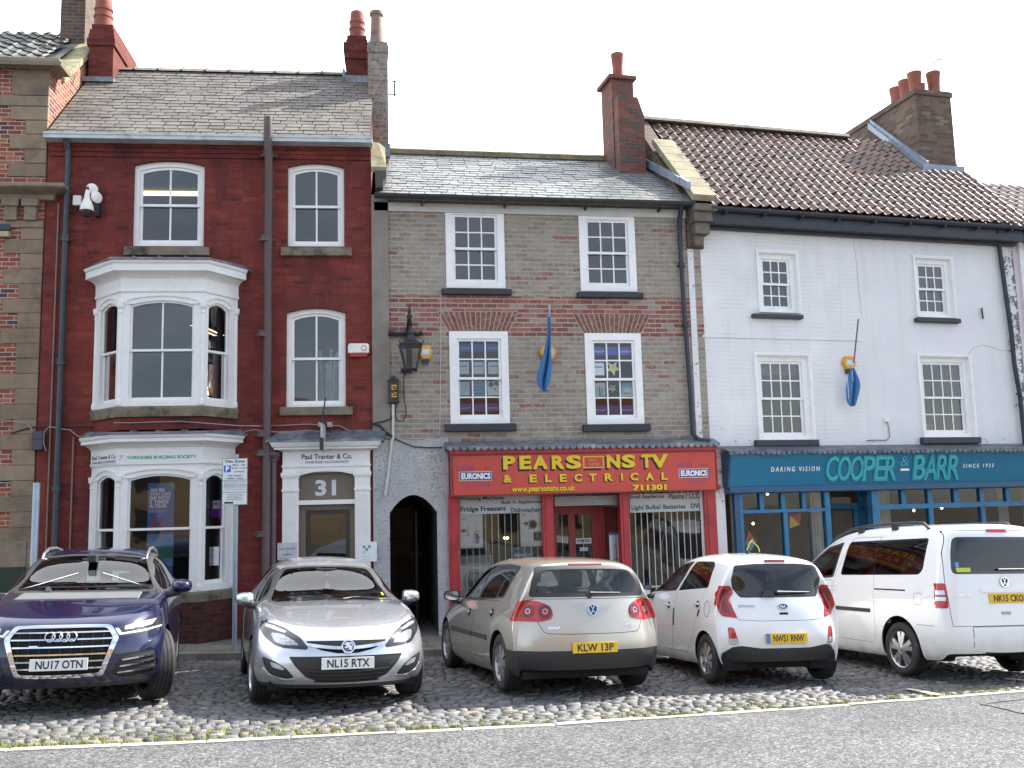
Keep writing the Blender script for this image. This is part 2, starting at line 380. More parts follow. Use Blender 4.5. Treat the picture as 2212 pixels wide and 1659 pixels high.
# moss and grass in the joints
mb=MB()
def tuft(cx,cy,n,r,h):
    gz=ground(cx,cy)
    for _ in range(n):
        a=rng.uniform(0,6.28); q=abs(rng.gauss(0,r)); bx,by=cx+q*1.6*math.cos(a),cy+q*.6*math.sin(a); hh=h*rng.uniform(.4,1.1); t=rng.uniform(0,6.28); wv=rng.uniform(.004,.009)
        lx,ly=rng.gauss(0,.014),rng.gauss(0,.014)
        mb.cr=rng.uniform(.01,1)
        mb.add([(bx-wv*math.cos(t),by-wv*math.sin(t),gz-.01),(bx+wv*math.cos(t),by+wv*math.sin(t),gz-.01),(bx+lx,by+ly,gz+hh)],[(0,1,2)])
for _ in range(1500):
    x=rng.uniform(-4.5,12.5); q=abs(rng.gauss(0,.24 if x>0 else .34)); cl=noise.noise((x*.7,3,0))
    if cl<-.35: continue
    dens=.95 if x<0 else .62
    if rng.random()>dens: continue
    tuft(x,edge_y(x)+.05+q,int(rng.uniform(8,26)),.05,rng.uniform(.016,.04))
for _ in range(70):
    x=rng.uniform(-5,13); tuft(x,edge_y(x)+rng.uniform(.4,4.5),10,.04,.025)
o=obj('moss',mb,M('moss_green',(.26,.27,.075),.8,var=.25,vs=8,rnd=.35)); o['kind']='stuff'; o['label']='yellow green moss and grass tufts in the joints of the cobbles'
# pavement with kerb
m,nt,b=nodes('paving'); setp(b,.85,0,.3)
co=N(nt,'ShaderNodeTexCoord').outputs['Object']
bt=N(nt,'ShaderNodeTexBrick'); bt.inputs['Scale'].default_value=1; bt.inputs['Brick Width'].default_value=.75; bt.inputs['Row Height'].default_value=.6; bt.inputs['Mortar Size'].default_value=.008
bt.inputs['Color1'].default_value=(.22,.2,.16,1); bt.inputs['Color2'].default_value=(.16,.15,.13,1); bt.inputs['Mortar'].default_value=(.05,.045,.035,1); nt.links.new(co,bt.inputs['Vector'])
nt.links.new(mixc(nt,1.,bt.outputs['Color'],ramp(nt,nz(nt,co,5,6),[(.3,.75),(.7,1.2)]),'MULTIPLY'),b.inputs['Base Color']); bumpn(nt,b,bt.outputs['Fac'],-.3,.01)
mb=MB()
xs=[x for x in XS if -16<x<31]
rows=[[(x,KERB_Y(x)+.005,ground(x,KERB_Y(x))-.05),(x,KERB_Y(x)+.01,ground(x,15.25)+.10),(x,KERB_Y(x)+.14,ground(x,15.25)+.105),(x,20.5,ground(x,15.25)+.165)] for x in xs]
vs=[p for r in rows for p in r]
mb.add(vs,[(i*4+k,(i+1)*4+k,(i+1)*4+k+1,i*4+k+1) for i in range(len(xs)-1) for k in range(3)])
struct('pavement',mb,m)
mb=MB(); x=-12.
while x<24:
    l=.88; ps=[(x+.004,KERB_Y(x)-.008),(x+l-.004,KERB_Y(x+l)-.008),(x+l-.004,KERB_Y(x+l)+.15),(x+.004,KERB_Y(x)+.15)]; mb.cr=rng.uniform(.05,1)
    mb.add([(a,b_,ground(a,15.25)-.06) for a,b_ in ps]+[(a,b_,ground(a,15.25)+.111) for a,b_ in ps],[(0,1,5,4),(1,2,6,5),(2,3,7,6),(3,0,4,7),(4,5,6,7)]); x+=l
struct('kerb',mb,M('kerb_stone',(.2,.185,.15),.85,var=.2,vs=7,bump=.3,rnd=.2),bevel=.012)
# worn paint lines of a parking bay on the cobbles
mb=MB()
for (a,b_) in (((1960,1487),(2028,1500)),((2170,1465),(2225,1470))):
    P=[]
    for px,py in (a,b_):
        d=((px-PW/2)/FPX)*CR-((py-PH/2)/FPX)*CU+CF; t=1
        P_=CP+d*((-2.0-.1)/d.z if False else 1)
        t=5.
        for _ in range(40):
            q=CP+d*t; t-= (q.z-ground(q.x,q.y)-.034)/d.z*.8
        P.append(CP+d*t)
    u=(P[1]-P[0]).normalized(); n_=Vector((-u.y,u.x,0))*.04
    mb.quad(P[0]-n_,P[1]-n_,P[1]+n_,P[0]+n_)
struct('bay_marking',mb,M('worn_cream_paint',(.5,.46,.33),.8,var=.3,vs=18))

def gpick(k,x,y):
    d=ray(k,x,y); t=6.
    for _ in range(50): q=CP+d*t; t-=(q.z-ground(q.x,q.y))/d.z*.8
    return CP+d*t
ZK['w4']=(2400,1850,3.292)
mb=MB()
for pts in (((1780,858),(1850,878),(1930,895),(2020,918),(2110,940),(2230,962)),((1850,858),(1960,845),(2080,832),(2230,812))):
    P_=[gpick('w4',x,y)+Vector((0,0,.001)) for x,y in pts]; P_=[P_[0]]+[p for a_,b_ in zip(P_,P_[1:]) for p in (a_*.66+b_*.34+Vector((rng.gauss(0,.012),rng.gauss(0,.012),0)),a_*.33+b_*.67+Vector((rng.gauss(0,.012),rng.gauss(0,.012),0)),b_)]
    mb.tube(P_,.006,4)
struct('road_crack',mb,M('crack_shadow',(.03,.03,.03),.9))
# ================================================================ BUILDING HELPERS
def arc_pts(u0,u1,zs,rise,n=10):
    if rise<=0: return [(u0,zs),(u1,zs)]
    return [(u0+(u1-u0)*i/n, zs+rise*(1-(2*i/n-1)**2)) for i in range(n+1)]
def outline(u0,u1,v0,v1,rise=0,n=10):   # v1 = top of the arch; counter clockwise from bottom left
    return [(u0,v0),(u1,v0)]+arc_pts(u0,u1,v1-rise,rise,n)[::-1]
def wall(mb,u0,u1,v0,v1,ops,rev=.13,y=0,back=None):
    """front wall with openings (a,b,c,d,rise): cells, arch fillers, reveals"""
    us=sorted({u0,u1,*[o[0] for o in ops],*[o[1] for o in ops]}); vs_=sorted({v0,v1,*[o[2] for o in ops],*[o[3] for o in ops]})
    for a,b in zip(us,us[1:]):
        for c,d in zip(vs_,vs_[1:]):
            mu,mv=(a+b)/2,(c+d)/2
            if any(o[0]<mu<o[1] and o[2]<mv<o[3] for o in ops): continue
            mb.add([(a,y,c),(b,y,c),(b,y,d),(a,y,d)],[(0,1,2,3)])
    for o in ops:
        a,b,c,d=o[:4]; rise=o[4] if len(o)>4 else 0
        pts=outline(a,b,c,d,rise)
        if rise:
            arc=arc_pts(a,b,d-rise,rise)
            for p,q in zip(arc,arc[1:]): mb.add([(p[0],y,p[1]),(q[0],y,q[1]),(q[0],y,d),(p[0],y,d)],[(0,1,2,3)])
        n=len(pts); k=len(mb.v)
        mb.add([(p[0],y,p[1]) for p in pts]+[(p[0],y+rev,p[1]) for p in pts],[(i,(i+1)%n,n+(i+1)%n,n+i) for i in range(n)])
def sash(parent,u0,u1,v0,v1,nx,ny,rise=0,y=.05,fw=.075,sw=.045,bar=.022,mat=None,gl=None,meet=.5,arch=0,name='sash_window',nyb=None):
    """double hung sash: frame + two sashes + bars (one mesh) and a glass pane as sub-part"""
    mat=mat or WP; gl=gl or GL
    mb=MB(); n=10
    o1=outline(u0,u1,v0,v1,rise,n); i1=outline(u0+fw,u1-fw,v0+fw*.8,v1-fw,rise*.95,n)
    mb.ring(o1,i1,y,y+.09)
    a,b,c,d=u0+fw,u1-fw,v0+fw*.8,v1-fw
    vm=c+(d-c)*meet
    # upper sash (front), lower sash (behind)
    y1,y2=y+.03,y+.055
    mb.ring(outline(a+.002,b-.002,vm-.022,d-.002,rise*.95,n),outline(a+sw,b-sw,vm+.022,d-sw,rise*.9,n),y1,y1+.035)
    mb.ring(outline(a+.002,b-.002,c+.002,vm+.02),outline(a+sw,b-sw,c+sw*1.5,vm-.02),y2+.012,y2+.045)
    for i in range(1,nx):
        x=a+sw+(b-a-2*sw)*i/nx
        mb.box(x-bar/2,x+bar/2,y1+.004,y1+.03,vm+.02,d-sw+rise*.9*(1-(2*i/nx-1)**2)*.9)
        mb.box(x-bar/2,x+bar/2,y2+.016,y2+.04,c+sw*1.4,vm-.02)
    for j in range(1,ny):
        z=vm+.022+(d-sw-vm-.022)*j/ny; mb.box(a+sw,b-sw,y1+.006,y1+.028,z-bar/2,z+bar/2)
        z=c+sw*1.5+(vm-.02-c-sw*1.5)*j/(nyb or ny); mb.box(a+sw,b-sw,y2+.018,y2+.038,z-bar/2,z+bar/2)
    if arch:   # moulded surround standing proud of the wall
        mb.ring(outline(u0-arch,u1+arch,v0-.01,v1+arch,rise,n),outline(u0+.004,u1-.004,v0+.001,v1-.004,rise,n),-.03,y+.01)
        mb.ring(outline(u0-arch,u1+arch,v0-.012,v1+arch,rise,n),outline(u0-arch+.03,u1+arch-.03,v0-.002,v1+arch-.03,rise,n),-.045,-.03)
    w_=obj(name,mb,mat,parent)
    mb=MB()
    pl=outline(a+sw*.6,b-sw*.6,vm,d-sw*.6,rise*.9,n); mb.add([(p[0],y1+.018,p[1]) for p in pl],[list(range(len(pl)))])
    mb.add([(p[0],y2+.03,p[1]) for p in outline(a+sw*.6,b-sw*.6,c+sw*.9,vm)],[(0,1,2,3)])
    obj('pane',mb,gl,w_)
    return w_,(a+sw,b-sw,c+sw,d-sw,vm,y2)
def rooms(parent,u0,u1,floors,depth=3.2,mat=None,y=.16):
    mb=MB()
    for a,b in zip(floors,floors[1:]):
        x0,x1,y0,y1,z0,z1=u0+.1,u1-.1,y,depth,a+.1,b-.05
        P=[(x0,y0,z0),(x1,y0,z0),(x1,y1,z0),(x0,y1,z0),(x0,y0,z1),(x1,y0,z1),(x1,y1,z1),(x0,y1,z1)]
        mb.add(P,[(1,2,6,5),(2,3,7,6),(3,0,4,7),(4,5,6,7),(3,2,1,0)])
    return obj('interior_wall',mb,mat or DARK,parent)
def slates(mb,u0,u1,s_len,cw=.30,ch=.185,jit=.012,tilt=.022):
    """courses of slates in roof space (x along, y up the slope, z out)"""
    n=int(s_len/ch)+1
    for r in range(n):
        x=u0-(cw/2 if r%2 else 0)-rng.uniform(0,.03); yb=r*ch
        while x<u1:
            w_=cw*rng.uniform(.9,1.1); a,b=max(u0,x+.007),min(u1,x+w_-.007)
            if b-a>.03:
                q=rng.gauss(0,jit*.5); t=tilt*rng.uniform(.75,1.3); top=min(s_len,yb+ch*1.6); mb.cr=rng.uniform(.02,1)
                mb.add([(a,yb+q,t),(b,yb+q+rng.gauss(0,.004),t*rng.uniform(.85,1.2)),(b,top,.003),(a,top,.003),(a,yb+q,t-.014),(b,yb+q,t-.014)],[(0,1,2,3),(4,5,1,0)])
            x+=w_
def pantiles(mb,u0,u1,s_len,tw=.235,ch=.33,amp=.042):
    nx=int((u1-u0)/tw)+1; nr=int(s_len/ch)+1; K=7
    prof=[(0,.35),(.12,.0),(.3,-.28),(.5,-.2),(.66,.35),(.8,1.0),(.92,.95),(1.0,.35)]
    for r in range(nr):
        yb=r*ch; top=min(s_len+.02,yb+ch+.06)
        if top-yb<.08: continue
        for i in range(nx):
            x=u0+i*tw
            if x+tw>u1+.05: continue
            mb.cr=rng.uniform(.02,1); q=rng.gauss(0,.008); t=.03*rng.uniform(.8,1.25); dx=rng.gauss(0,.004); dz=rng.gauss(0,.003)
            vs=[(x+dx+fx*tw,yb+q,fz*amp+t+dz) for fx,fz in prof]+[(x+dx*.5+fx*tw,top,fz*amp+.002) for fx,fz in prof]+[(x+dx+fx*tw,yb+q+.003,fz*amp+t-.02+dz) for fx,fz in prof]
            n=len(prof)
            mb.add(vs,[(k,k+1,n+k+1,n+k) for k in range(n-1)]+[(2*n+k,2*n+k+1,k+1,k) for k in range(n-1)])
def roofM(zg,pitch,y0=-.22):
    return Matrix.Translation((0,y0,zg))@Matrix.Rotation(pitch,4,'X')
def chimney_pot(parent,x,y,z,h,r,mat,kind='roll'):
    mb=MB()
    if kind=='bulb': prof=[(r*1.12,0),(r*1.1,h*.1),(r*.95,h*.3),(r*.8,h*.75),(r*.78,h*.88),(r*.98,h*.9),(r*.98,h*.98),(r*.85,h),(r*.7,h),(r*.66,h*.7)]
    elif kind=='flare': prof=[(r*.85,0),(r*.88,h*.5),(r,h*.85),(r*1.1,h*.93),(r*1.1,h),(r*.92,h),(r*.8,h*.6)]
    else: prof=[(r*1.05,0),(r*1.05,h*.38),(r*1.14,h*.4),(r*1.14,h*.46),(r,h*.48),(r,h*.6),(r*1.1,h*.62),(r*1.1,h*.68),(r*.97,h*.7),(r*.95,h*.93),(r*.88,h),(r*.7,h),(r*.7,h*.6)]
    mb.lathe(prof,(x,y,z),18,cap=False)
    return obj('chimney_pot',mb,mat,parent,smooth=True)
def pipe(parent,path,r,mat,collars=(),name='drainpipe'):
    mb=MB(); mb.tube(path,r,10)
    for (x,y,z) in collars: mb.lathe([(r*1.02,-.05),(r*1.35,-.045),(r*1.35,.03),(r*1.5,.032),(r*1.5,.05),(r*1.02,.055)],(x,y,z),12); mb.box(x-r*1.9,x+r*1.9,y+r*.4,y+r*1.2,z-.02,z+.02)
    return obj(name,mb,mat,parent,smooth=True)
def gutter(mb,u0,u1,y,z,r=.06):
    pr=[(-r,0),(-r*.92,-r*.5),(-r*.5,-r*.92),(0,-r),(r*.5,-r*.92),(r*.92,-r*.5),(r,0),(r*.85,0),(r*.4,-r*.75),(-r*.4,-r*.75),(-r*.85,0)]
    mb.prismx([(y+a,z+b) for a,b in pr],u0,u1)
# ================================================================ RED BRICK HOUSE
U=FL.uv
def R4(F,k,x0,y0,x1,y1,w=0,k2=None): return F.rect(k,x0,y0,x1,y1,w,k2)
RED=brick('red_pressed_brick',[(0,(.180,.033,.026)),(.35,(.200,.038,.028)),(.62,(.165,.030,.025)),(.85,(.225,.046,.031)),(.96,(.11,.025,.023))],(.16,.06,.05),mx=.03,mz=.075,bump=.35,soot=((.035,.014,.016),.47,.72),var=.18)
SLATE_L=M('lichened_slate',(.125,.108,.098),.75,var=.18,vs=2,rnd=.18,bump=.3,bs=60,dirt=(.2,.185,.15),ds=1.6,dt=(.45,.7))
SLATE_M=M('blue_grey_slate',(.18,.195,.195),.40,var=.14,vs=2,rnd=.22,bump=.25,bs=60,dirt=(.21,.21,.19),ds=1.1)
POT=M('terracotta',(.27,.085,.06),.8,var=.15,bump=.2,dirt=(.12,.06,.05),ds=4)
POTB=M('buff_clay',(.25,.17,.14),.8,var=.15,bump=.2,dirt=(.12,.08,.07),ds=4)
ZR=U('v',450,298,.27)[1]; PIT_L=math.atan((U('v',450,161,-2.3)[1]-ZR)/2.5)
rh=thing('red_brick_house','three storey dark red brick house with white bay windows and grey slate roof','house',FL.M)
UL=-5.545
w1=R4(FL,'a',1113,1328,1687,660+1382.5); w2=R4(FL,'e',452,1350,920,662+1382.5); w3=R4(FL,'g',440,1173,932,335+1659)
w1=(w1[0],w1[1],w1[2],w1[3]); 
# bay plan and heights
BD=.60
bu=[U('b',1003,1150,BD)[0],U('b',1688,1150,BD)[0]]; bwl,bwr=U('b',790,1250,.03)[0],U('b',1968,1250,.03)[0]
bl=[U('r1',405,900,BD)[0],U('r1',1232,900,BD)[0]]; lwl,lwr=U('r1',128,900,.03)[0],U('r1',1560,900,.03)[0]
upl=[(bwl,0),(bu[0],-BD),(bu[1],-BD),(bwr,0)]; lpl=[(lwl,0),(bl[0],-BD),(bl[1],-BD),(lwr,0)]
zu=lambda k,x,y: U(k,x,y,BD)[1]
uz=dict(sb=zu('c',1300,690),st=zu('c',1300,606),gb=zu('c',1300,545),meet=zu('c',1300,137),spr=zu('b',1345,1133),pk=zu('b',1345,1108),fb=zu('b',1345,1030),ft=zu('b',1345,925),ct=zu('b',1345,800))
lz=dict(sb=zu('A',1500,485),st=zu('A',1500,412),gb=zu('A',1500,352),meet=zu('r1',820,1018),spr=zu('r1',820,492),pk=zu('r1',820,468),fb=zu('r1',820,362),ft=zu('r1',820,205),ct=zu('r1',820,85))
# door surround plan
dL,dR=U('r2',68,900,.12)[0],U('r2',1165,900,.12)[0]
dz=dict(ct=U('r2',600,20,.3)[1],cb=U('r2',600,135,.2)[1],fb=U('r2',600,320,.12)[1],cap=U('r2',150,430,.12)[1],ar=U('r2',620,385,.1)[1],as_=U('r2',620,440,.1)[1],tb=U('r2',620,745,.05)[1],db=U('r2',620,870,.0)[1])
dol,dor=U('r2',272,700,.1)[0],U('r2',972,700,.1)[0]
# wall
ops=[(*w1,.085),(*w2,.075),(*w3,.085),(bwl+.12,bwr-.12,uz['st'],uz['ct']-.15),(lwl+.12,lwr-.12,lz['st'],lz['ct']-.2),(dol,dor,-.25,dz['ar']+.02)]
mb=MB(); wall(mb,UL,0,-.4,ZR-.02,ops)
mb.add([(UL,0,ZR),(0,0,ZR),(0,5,ZR),(UL,5,ZR)],[(0,1,2,3)]); mb.add([(0,0,-.4),(0,5,-.4),(0,5,ZR),(0,0,ZR)],[(0,1,2,3)]); mb.add([(UL,5,-.4),(0,5,-.4),(0,5,ZR),(UL,5,ZR)],[(0,1,2,3)])
# gable triangles under the roof and oversailing courses below the gutter
zr=ZR+2.27*math.tan(PIT_L)
for u in (-.01,UL+.01): mb.add([(u,0,ZR),(u,5,ZR),(u,2.27,zr-.1)],[(0,1,2)])
for i,(a,b_) in enumerate(((.27,.03),(.19,.055),(.11,.08))): mb.box(UL+.05,-.02,-b_+.002*i,.05,ZR-a,ZR-a+.085)
# brick arches over the windows stand a touch proud
obj('wall',mb,RED,rh)
mb=MB()
for (a,b_,c,d),rise in ((w1,.085),(w2,.075),(w3,.085)):
    n=22; ar=arc_pts(a-.02,b_+.02,d-rise+.004,rise,n); 
    for i in range(n):
        (xa,za),(xb,zb)=ar[i],ar[i+1]; mid=(a+b_)/2; g=.006; k=.16
        mb.cr=rng.uniform(.02,1)
        mb.add([(xa+g,-.004,za),(xb-g,-.004,zb),(xb-g+(xb-mid)*k,-.004,zb+.225),(xa+g+(xa-mid)*k,-.004,za+.225),(xa+g,.02,za),(xb-g,.02,zb)],[(0,1,2,3),(0,1,5,4)])
obj('window_arch',mb,M('rubbed_red_brick',(.125,.025,.018),.8,var=.15,rnd=.18),rh)
# windows
s1,i1=sash(rh,*w1,2,1,rise=.085,y=.075,fw=.085,sw=.05,bar=.03)
s2,i2=sash(rh,*w2,2,1,rise=.075,y=.075,fw=.075,sw=.045,bar=.03)
s3,i3=sash(rh,*w3,2,1,rise=.085,y=.075,fw=.08,sw=.045,bar=.03)
for (k,a) in (('b',(1025,662,1735,735)),('g',(393,667,983,738)),('h',(383,336,990,398))):
    q=R4(FL,k,*a,w=.06); mb=MB(); mb.box(q[0],q[1],-.07,.14,q[2],q[3]); obj('sill',mb,SILL,rh,bevel=.008)
# rooms with ceiling lights seen through the panes
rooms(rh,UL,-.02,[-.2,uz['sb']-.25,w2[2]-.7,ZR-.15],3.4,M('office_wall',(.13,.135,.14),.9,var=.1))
mb=MB(); z=U('b',1400,222,-2.0)[1]; mb.box(w1[0]-.5,w1[1]+1,2.0,2.05,z-.03,z+.06); obj('ceiling_light',mb,M('tube_light_warm',(1,.9,.6),emit=(1,.78,.30),es=2.2),rh)
for dx in (0,.42):
    mb=MB(); u0=U('b',1440+dx*180,1300,.0)[0]; z=uz['spr']-.02
    mb.add([(u0,1.2,z),(u0+.07,1.2,z),(u0+.3,2.3,z),(u0+.22,2.3,z)],[(0,1,2,3)]); obj('ceiling_light',mb,M('tube_light_soft',(1,.85,.6),emit=(1,.76,.5),es=.9),rh)
# rolls and boards standing in the middle window, papers on the sill
mb=MB(); a,b_=i3[0],i3[1]; zb=w3[2]+.12
for (t,h,tl) in ((.62,.92,-.05),(.70,.7,.02),(.78,.95,.02),(.84,.8,.05),(.91,.86,.01),(.96,.9,.0),(.55,.5,.04)):
    x=a+(b_-a)*t; mb.cr=rng.uniform(.1,1); mb.tube([(x,.30,zb),(x+tl,.33,zb+h)],.03,8)
obj('paper_roll',mb,M('paper_rolls',(.42,.45,.48),.7,var=.3,vs=6,rnd=.4),rh)
# bay windows
def bay(pl,z,name,fascia_gap,nv,cend):
    """canted bay: three arched sash faces, posts with caps, fascia, cornice"""
    P=[Vector(p) for p in pl]
    mb=MB(); gp=MB(); pn=MB()
    for i,(A,B) in enumerate(zip(P,P[1:])):
        d=(B-A); Wd=d.length; ang=math.atan2(d.y,d.x)
        T=Matrix.Translation((A.x,A.y,0))@Matrix.Rotation(ang,4,'Z')
        mb.T=gp.T=pn.T=T
        if i==1: ml=.155*Wd/1.36; mr=ml*.98; rise=.075; nb=nv
        else: ml=.17; mr=.17; rise=.085; nb=1
        if i==0: mr=.11; ml=.19
        if i==2: ml=.11; mr=.19
        a,b=ml,Wd-mr; zs,zt=z['gb']-.07,z['pk']+.012
        # face panel with an arched hole
        arc=arc_pts(a-.035,b+.035,zt-rise+.03,rise,10); y0=0
        top=z['fb']+.02
        mb.add([(0,0,z['st']),(a-.035,0,z['st']),(a-.035,0,top),(0,0,top)],[(0,1,2,3)])
        mb.add([(b+.035,0,z['st']),(Wd,0,z['st']),(Wd,0,top),(b+.035,0,top)],[(0,1,2,3)])
        mb.add([(a-.035,0,z['st']),(b+.035,0,z['st']),(b+.035,0,zs-.01),(a-.035,0,zs-.01)],[(0,1,2,3)])
        for p,q in zip(arc,arc[1:]): mb.add([(p[0],0,p[1]),(q[0],0,q[1]),(q[0],0,top),(p[0],0,top)],[(0,1,2,3)])
        # hood mould following the arch
        mb.ring([(p[0],p[1]) for p in outline(a-.075,b+.075,zt-rise-.0,zt+.085,rise)],[(p[0],p[1]) for p in outline(a-.05,b+.05,zt-rise+.0001,zt+.06,rise)],-.022,.0)
        # frame
        mb.ring(outline(a-.036,b+.036,zs-.012,zt+.03,rise),outline(a,b,zs+.05,zt-.012,rise),.0,.10)
        n=10
        vm=z['meet']
        mb.ring(outline(a,b,vm-.02,zt-.012,rise),outline(a+.035,b-.035,vm+.02,zt-.045,rise),.035,.07)
        mb.ring(outline(a,b,zs+.05,vm+.018),outline(a+.035,b-.035,zs+.105,vm-.018),.065,.10)
        for j in range(1,nb):
            x=a+(b-a)*j/nb; mb.box(x-.014,x+.014,.04,.066,vm,zt-.03); mb.box(x-.014,x+.014,.07,.096,zs+.1,vm)
        gp.add([(p[0],.055,p[1]) for p in outline(a+.02,b-.02,vm,zt-.03,rise)],[list(range(n+3))])
        gp.add([(p[0],.085,p[1]) for p in outline(a+.02,b-.02,zs+.08,vm)],[(0,1,2,3)])
    mb.T=gp.T=None
    # corner colonnettes with caps and bases
    for i,p in enumerate(P):
        off=Vector((0,-1)) if i in (1,2) else Vector(((-1,0),(1,0))[i==3])
        q=p+off*(.004 if i in (1,2) else -.02)+Vector((0,-.02 if i in (0,3) else 0)); zt=z['spr']+.02
        mb.lathe([(.028,z['st']),(.045,z['st']+.03),(.045,z['st']+.1),(.03,z['st']+.13),(.028,zt-.2),(.04,zt-.18),(.03,zt-.16),(.032,zt-.12),(.055,zt-.09),(.06,zt-.05),(.06,zt)],(q.x,q.y,0),12)
    # fascia, bed mould, cornice
    f,t,c=z['fb'],z['ft'],z['ct']
    mb.sweep([(0,f-.03),(.03,f-.015),(.03,f+.02),(.018,f+.04),(.018,t),(-.1,t),(-.1,f-.03)],pl)
    mb.sweep([(.018,t-.01),(.05,t+.03),(.12,t+.07),(.2,t+.085),(.2,c-.06),(.22,c-.045),(.235,c-.01),(.235,c),(-.1,c),(-.1,t-.01)],[(pl[0][0]-.0,.0),pl[1],pl[2],(pl[3][0],.0)])
    o=obj(name,mb,W_,rh)
    obj('pane',gp,GLS if pl is lpl else GL,o)
    # sill
    mb=MB(); mb.sweep([(-.1,z['sb']),(.03,z['sb']),(.055,z['st']-.03),(.05,z['st']+.003),(-.1,z['st']+.003)],pl); obj('sill',mb,SILL,o)
    # lead flat roof
    mb=MB(); h=.0
    top=[(pl[0][0]-.26,.05),(pl[1][0]-.12,pl[1][1]-.26),(pl[2][0]+.12,pl[2][1]-.26),(pl[3][0]+.26,.05)]
    ins=[(pl[0][0]-.1,.02),(pl[1][0]+.0,-.02),(pl[2][0]+.0,-.02),(pl[3][0]+.1,.02)]
    k=len(mb.v); mb.add([(x,y,c+.003) for x,y in top]+[(x,y,c+.035) for x,y in top]+[(x,y,c+.13) for x,y in ins],[(0,1,5,4),(1,2,6,5),(2,3,7,6),(4,5,9,8),(5,6,10,9),(6,7,11,10)])
    for x in (pl[1][0]+.25,(pl[1][0]+pl[2][0])/2,pl[2][0]-.25): mb.tube([(x,pl[1][1]-.27,c+.04),(x,-.02,c+.135)],.02,8)
    obj('lead_roof',mb,LEAD,o)
    return o
ub=bay(upl,uz,'bay_window',0,2,0)
lb=bay(lpl,lz,'bay_window',0,1,0)
# plinth of the lower bay
mb=MB(); mb.sweep([(-.1,-.3),(.02,-.3),(.02,lz['sb']),(-.1,lz['sb'])],lpl); obj('bay_plinth',mb,brick('dark_plinth_brick',[(0,(.05,.016,.014)),(.4,(.08,.02,.016)),(.8,(.035,.014,.014))],(.07,.035,.03),bump=.5,var=.25),rh)
mb=MB(); mb.sweep([(-.1,-.3),(.0,-.3),(.0,uz['sb']),(-.1,uz['sb'])],[(upl[0][0],0),(upl[1][0],-BD+.04),(upl[2][0],-BD+.04),(upl[3][0],0)])
for v in range(len(mb.v)): 
    x,y,z=mb.v[v]; mb.v[v]=(x,y,max(z,lz['ct']+.1))
obj('bay_apron',mb,RED,rh)
# curtains in the canted lights
mb=MB()
for (x0,x1,y,z0,z1) in ((upl[0][0]+.16,upl[0][0]+.33,.0,uz['gb'],uz['pk']),(upl[3][0]-.34,upl[3][0]-.24,.0,uz['gb'],uz['pk']),(lpl[0][0]+.14,lpl[0][0]+.27,.0,lz['gb'],lz['pk'])):
    k=14; vs=[]
    for i in range(k+1):
        t=i/k; vs+=[(x0+(x1-x0)*t,y+.02*math.sin(t*22),z0),(x0+(x1-x0)*t,y+.02*math.sin(t*22),z1)]
    mb.add(vs,[(2*i,2*i+2,2*i+3,2*i+1) for i in range(k)])
obj('curtain',mb,M('pale_curtain',(.4,.41,.38),.9),rh)
# roof
sl_=2.55/math.cos(PIT_L)
mb=MB(); mb.T=roofM(ZR+.045,PIT_L,-.24); slates(mb,UL+.05,-.01,sl_,.26,.155,.012,.016)
mb.T=None; mb.cr=.5
e=ZR+.03; rz=e+2.52*math.tan(PIT_L)
mb.add([(UL,-.2,e),(0,-.2,e),(0,2.3,rz-.02),(UL,2.3,rz-.02),(UL,4.9,e),(0,4.9,e)],[(0,1,2,3),(3,2,5,4)])
obj('roof',mb,SLATE_L,rh)
mb=MB(); x=UL+.35
while x<-.5:
    mb.add([(x,2.29-.16,rz-.06),(x+.455,2.29-.16,rz-.06),(x+.455,2.29,rz+.065),(x,2.29,rz+.065),(x,2.29+.16,rz-.06),(x+.455,2.29+.16,rz-.06)],[(0,1,2,3),(3,2,5,4)])
    mb.tube([(x+.455,2.13,rz-.05),(x+.455,2.29,rz+.08),(x+.455,2.45,rz-.05)],.022,6); x+=.46
obj('ridge_tile',mb,M('ridge_clay',(.13,.12,.115),.85,var=.2,dirt=(.2,.2,.14),ds=3),rh)
mb=MB(); mb.box(UL+.02,.04,-.3,-.17,ZR-.045,ZR+.045); mb.box(UL+.02,.04,-.315,-.29,ZR+.02,ZR+.055); mb.box(UL+.02,.03,-.17,.0,ZR-.045,ZR-.02)
obj('gutter',mb,M('pale_painted_gutter',(.52,.58,.60),.5,var=.1,dirt=(.2,.2,.15),ds=2,dt=(.5,.75)),rh)
# chimneys
def stack(parent,x0,x1,y0,y1,z0,z1,mat,caps=(),name='chimney'):
    mb=MB(); mb.box(x0,x1,y0,y1,z0,z1)
    for (za,zb,o) in caps: mb.box(x0-o,x1+o,y0-o,y1+o,za,zb)
    return obj(name,mb,mat,parent)
REDC=brick('red_chimney_brick',[(0,(.13,.028,.022)),(.4,(.16,.036,.026)),(.8,(.10,.024,.02))],(.12,.045,.04),mx=.03,mz=.08,bump=.4,var=.2)
def depth_at(F,k,x,y,yl): return F.uv(k,x,y,-yl)
a=depth_at(FL,'a',735,500,1.75); b_=depth_at(FL,'a',938,500,1.75); top=depth_at(FL,'a',840,195,1.75)[1]
c1=stack(rh,a[0],b_[0],1.75,3.5,9.3,top-.12,REDC,[(top-.14,top,-.03),(top-.46,top-.32,.035),(top-.32,top-.22,.015)])
c1t=depth_at(FL,'a',860,5,2.05)[1]; chimney_pot(c1,depth_at(FL,'a',862,100,2.05)[0],2.05,top-.02,c1t-top+.05,.165,POT,'roll')
a=depth_at(FL,'e',935,500,2.0); b_=depth_at(FL,'e',1113,500,2.0); top=depth_at(FL,'e',1020,290,2.0)[1]
c2=stack(rh,a[0],b_[0],2.0,3.2,9.5,top-.1,REDC,[(top-.12,top,-.02),(top-.52,top-.36,.035),(top-.36,top-.18,.05)])
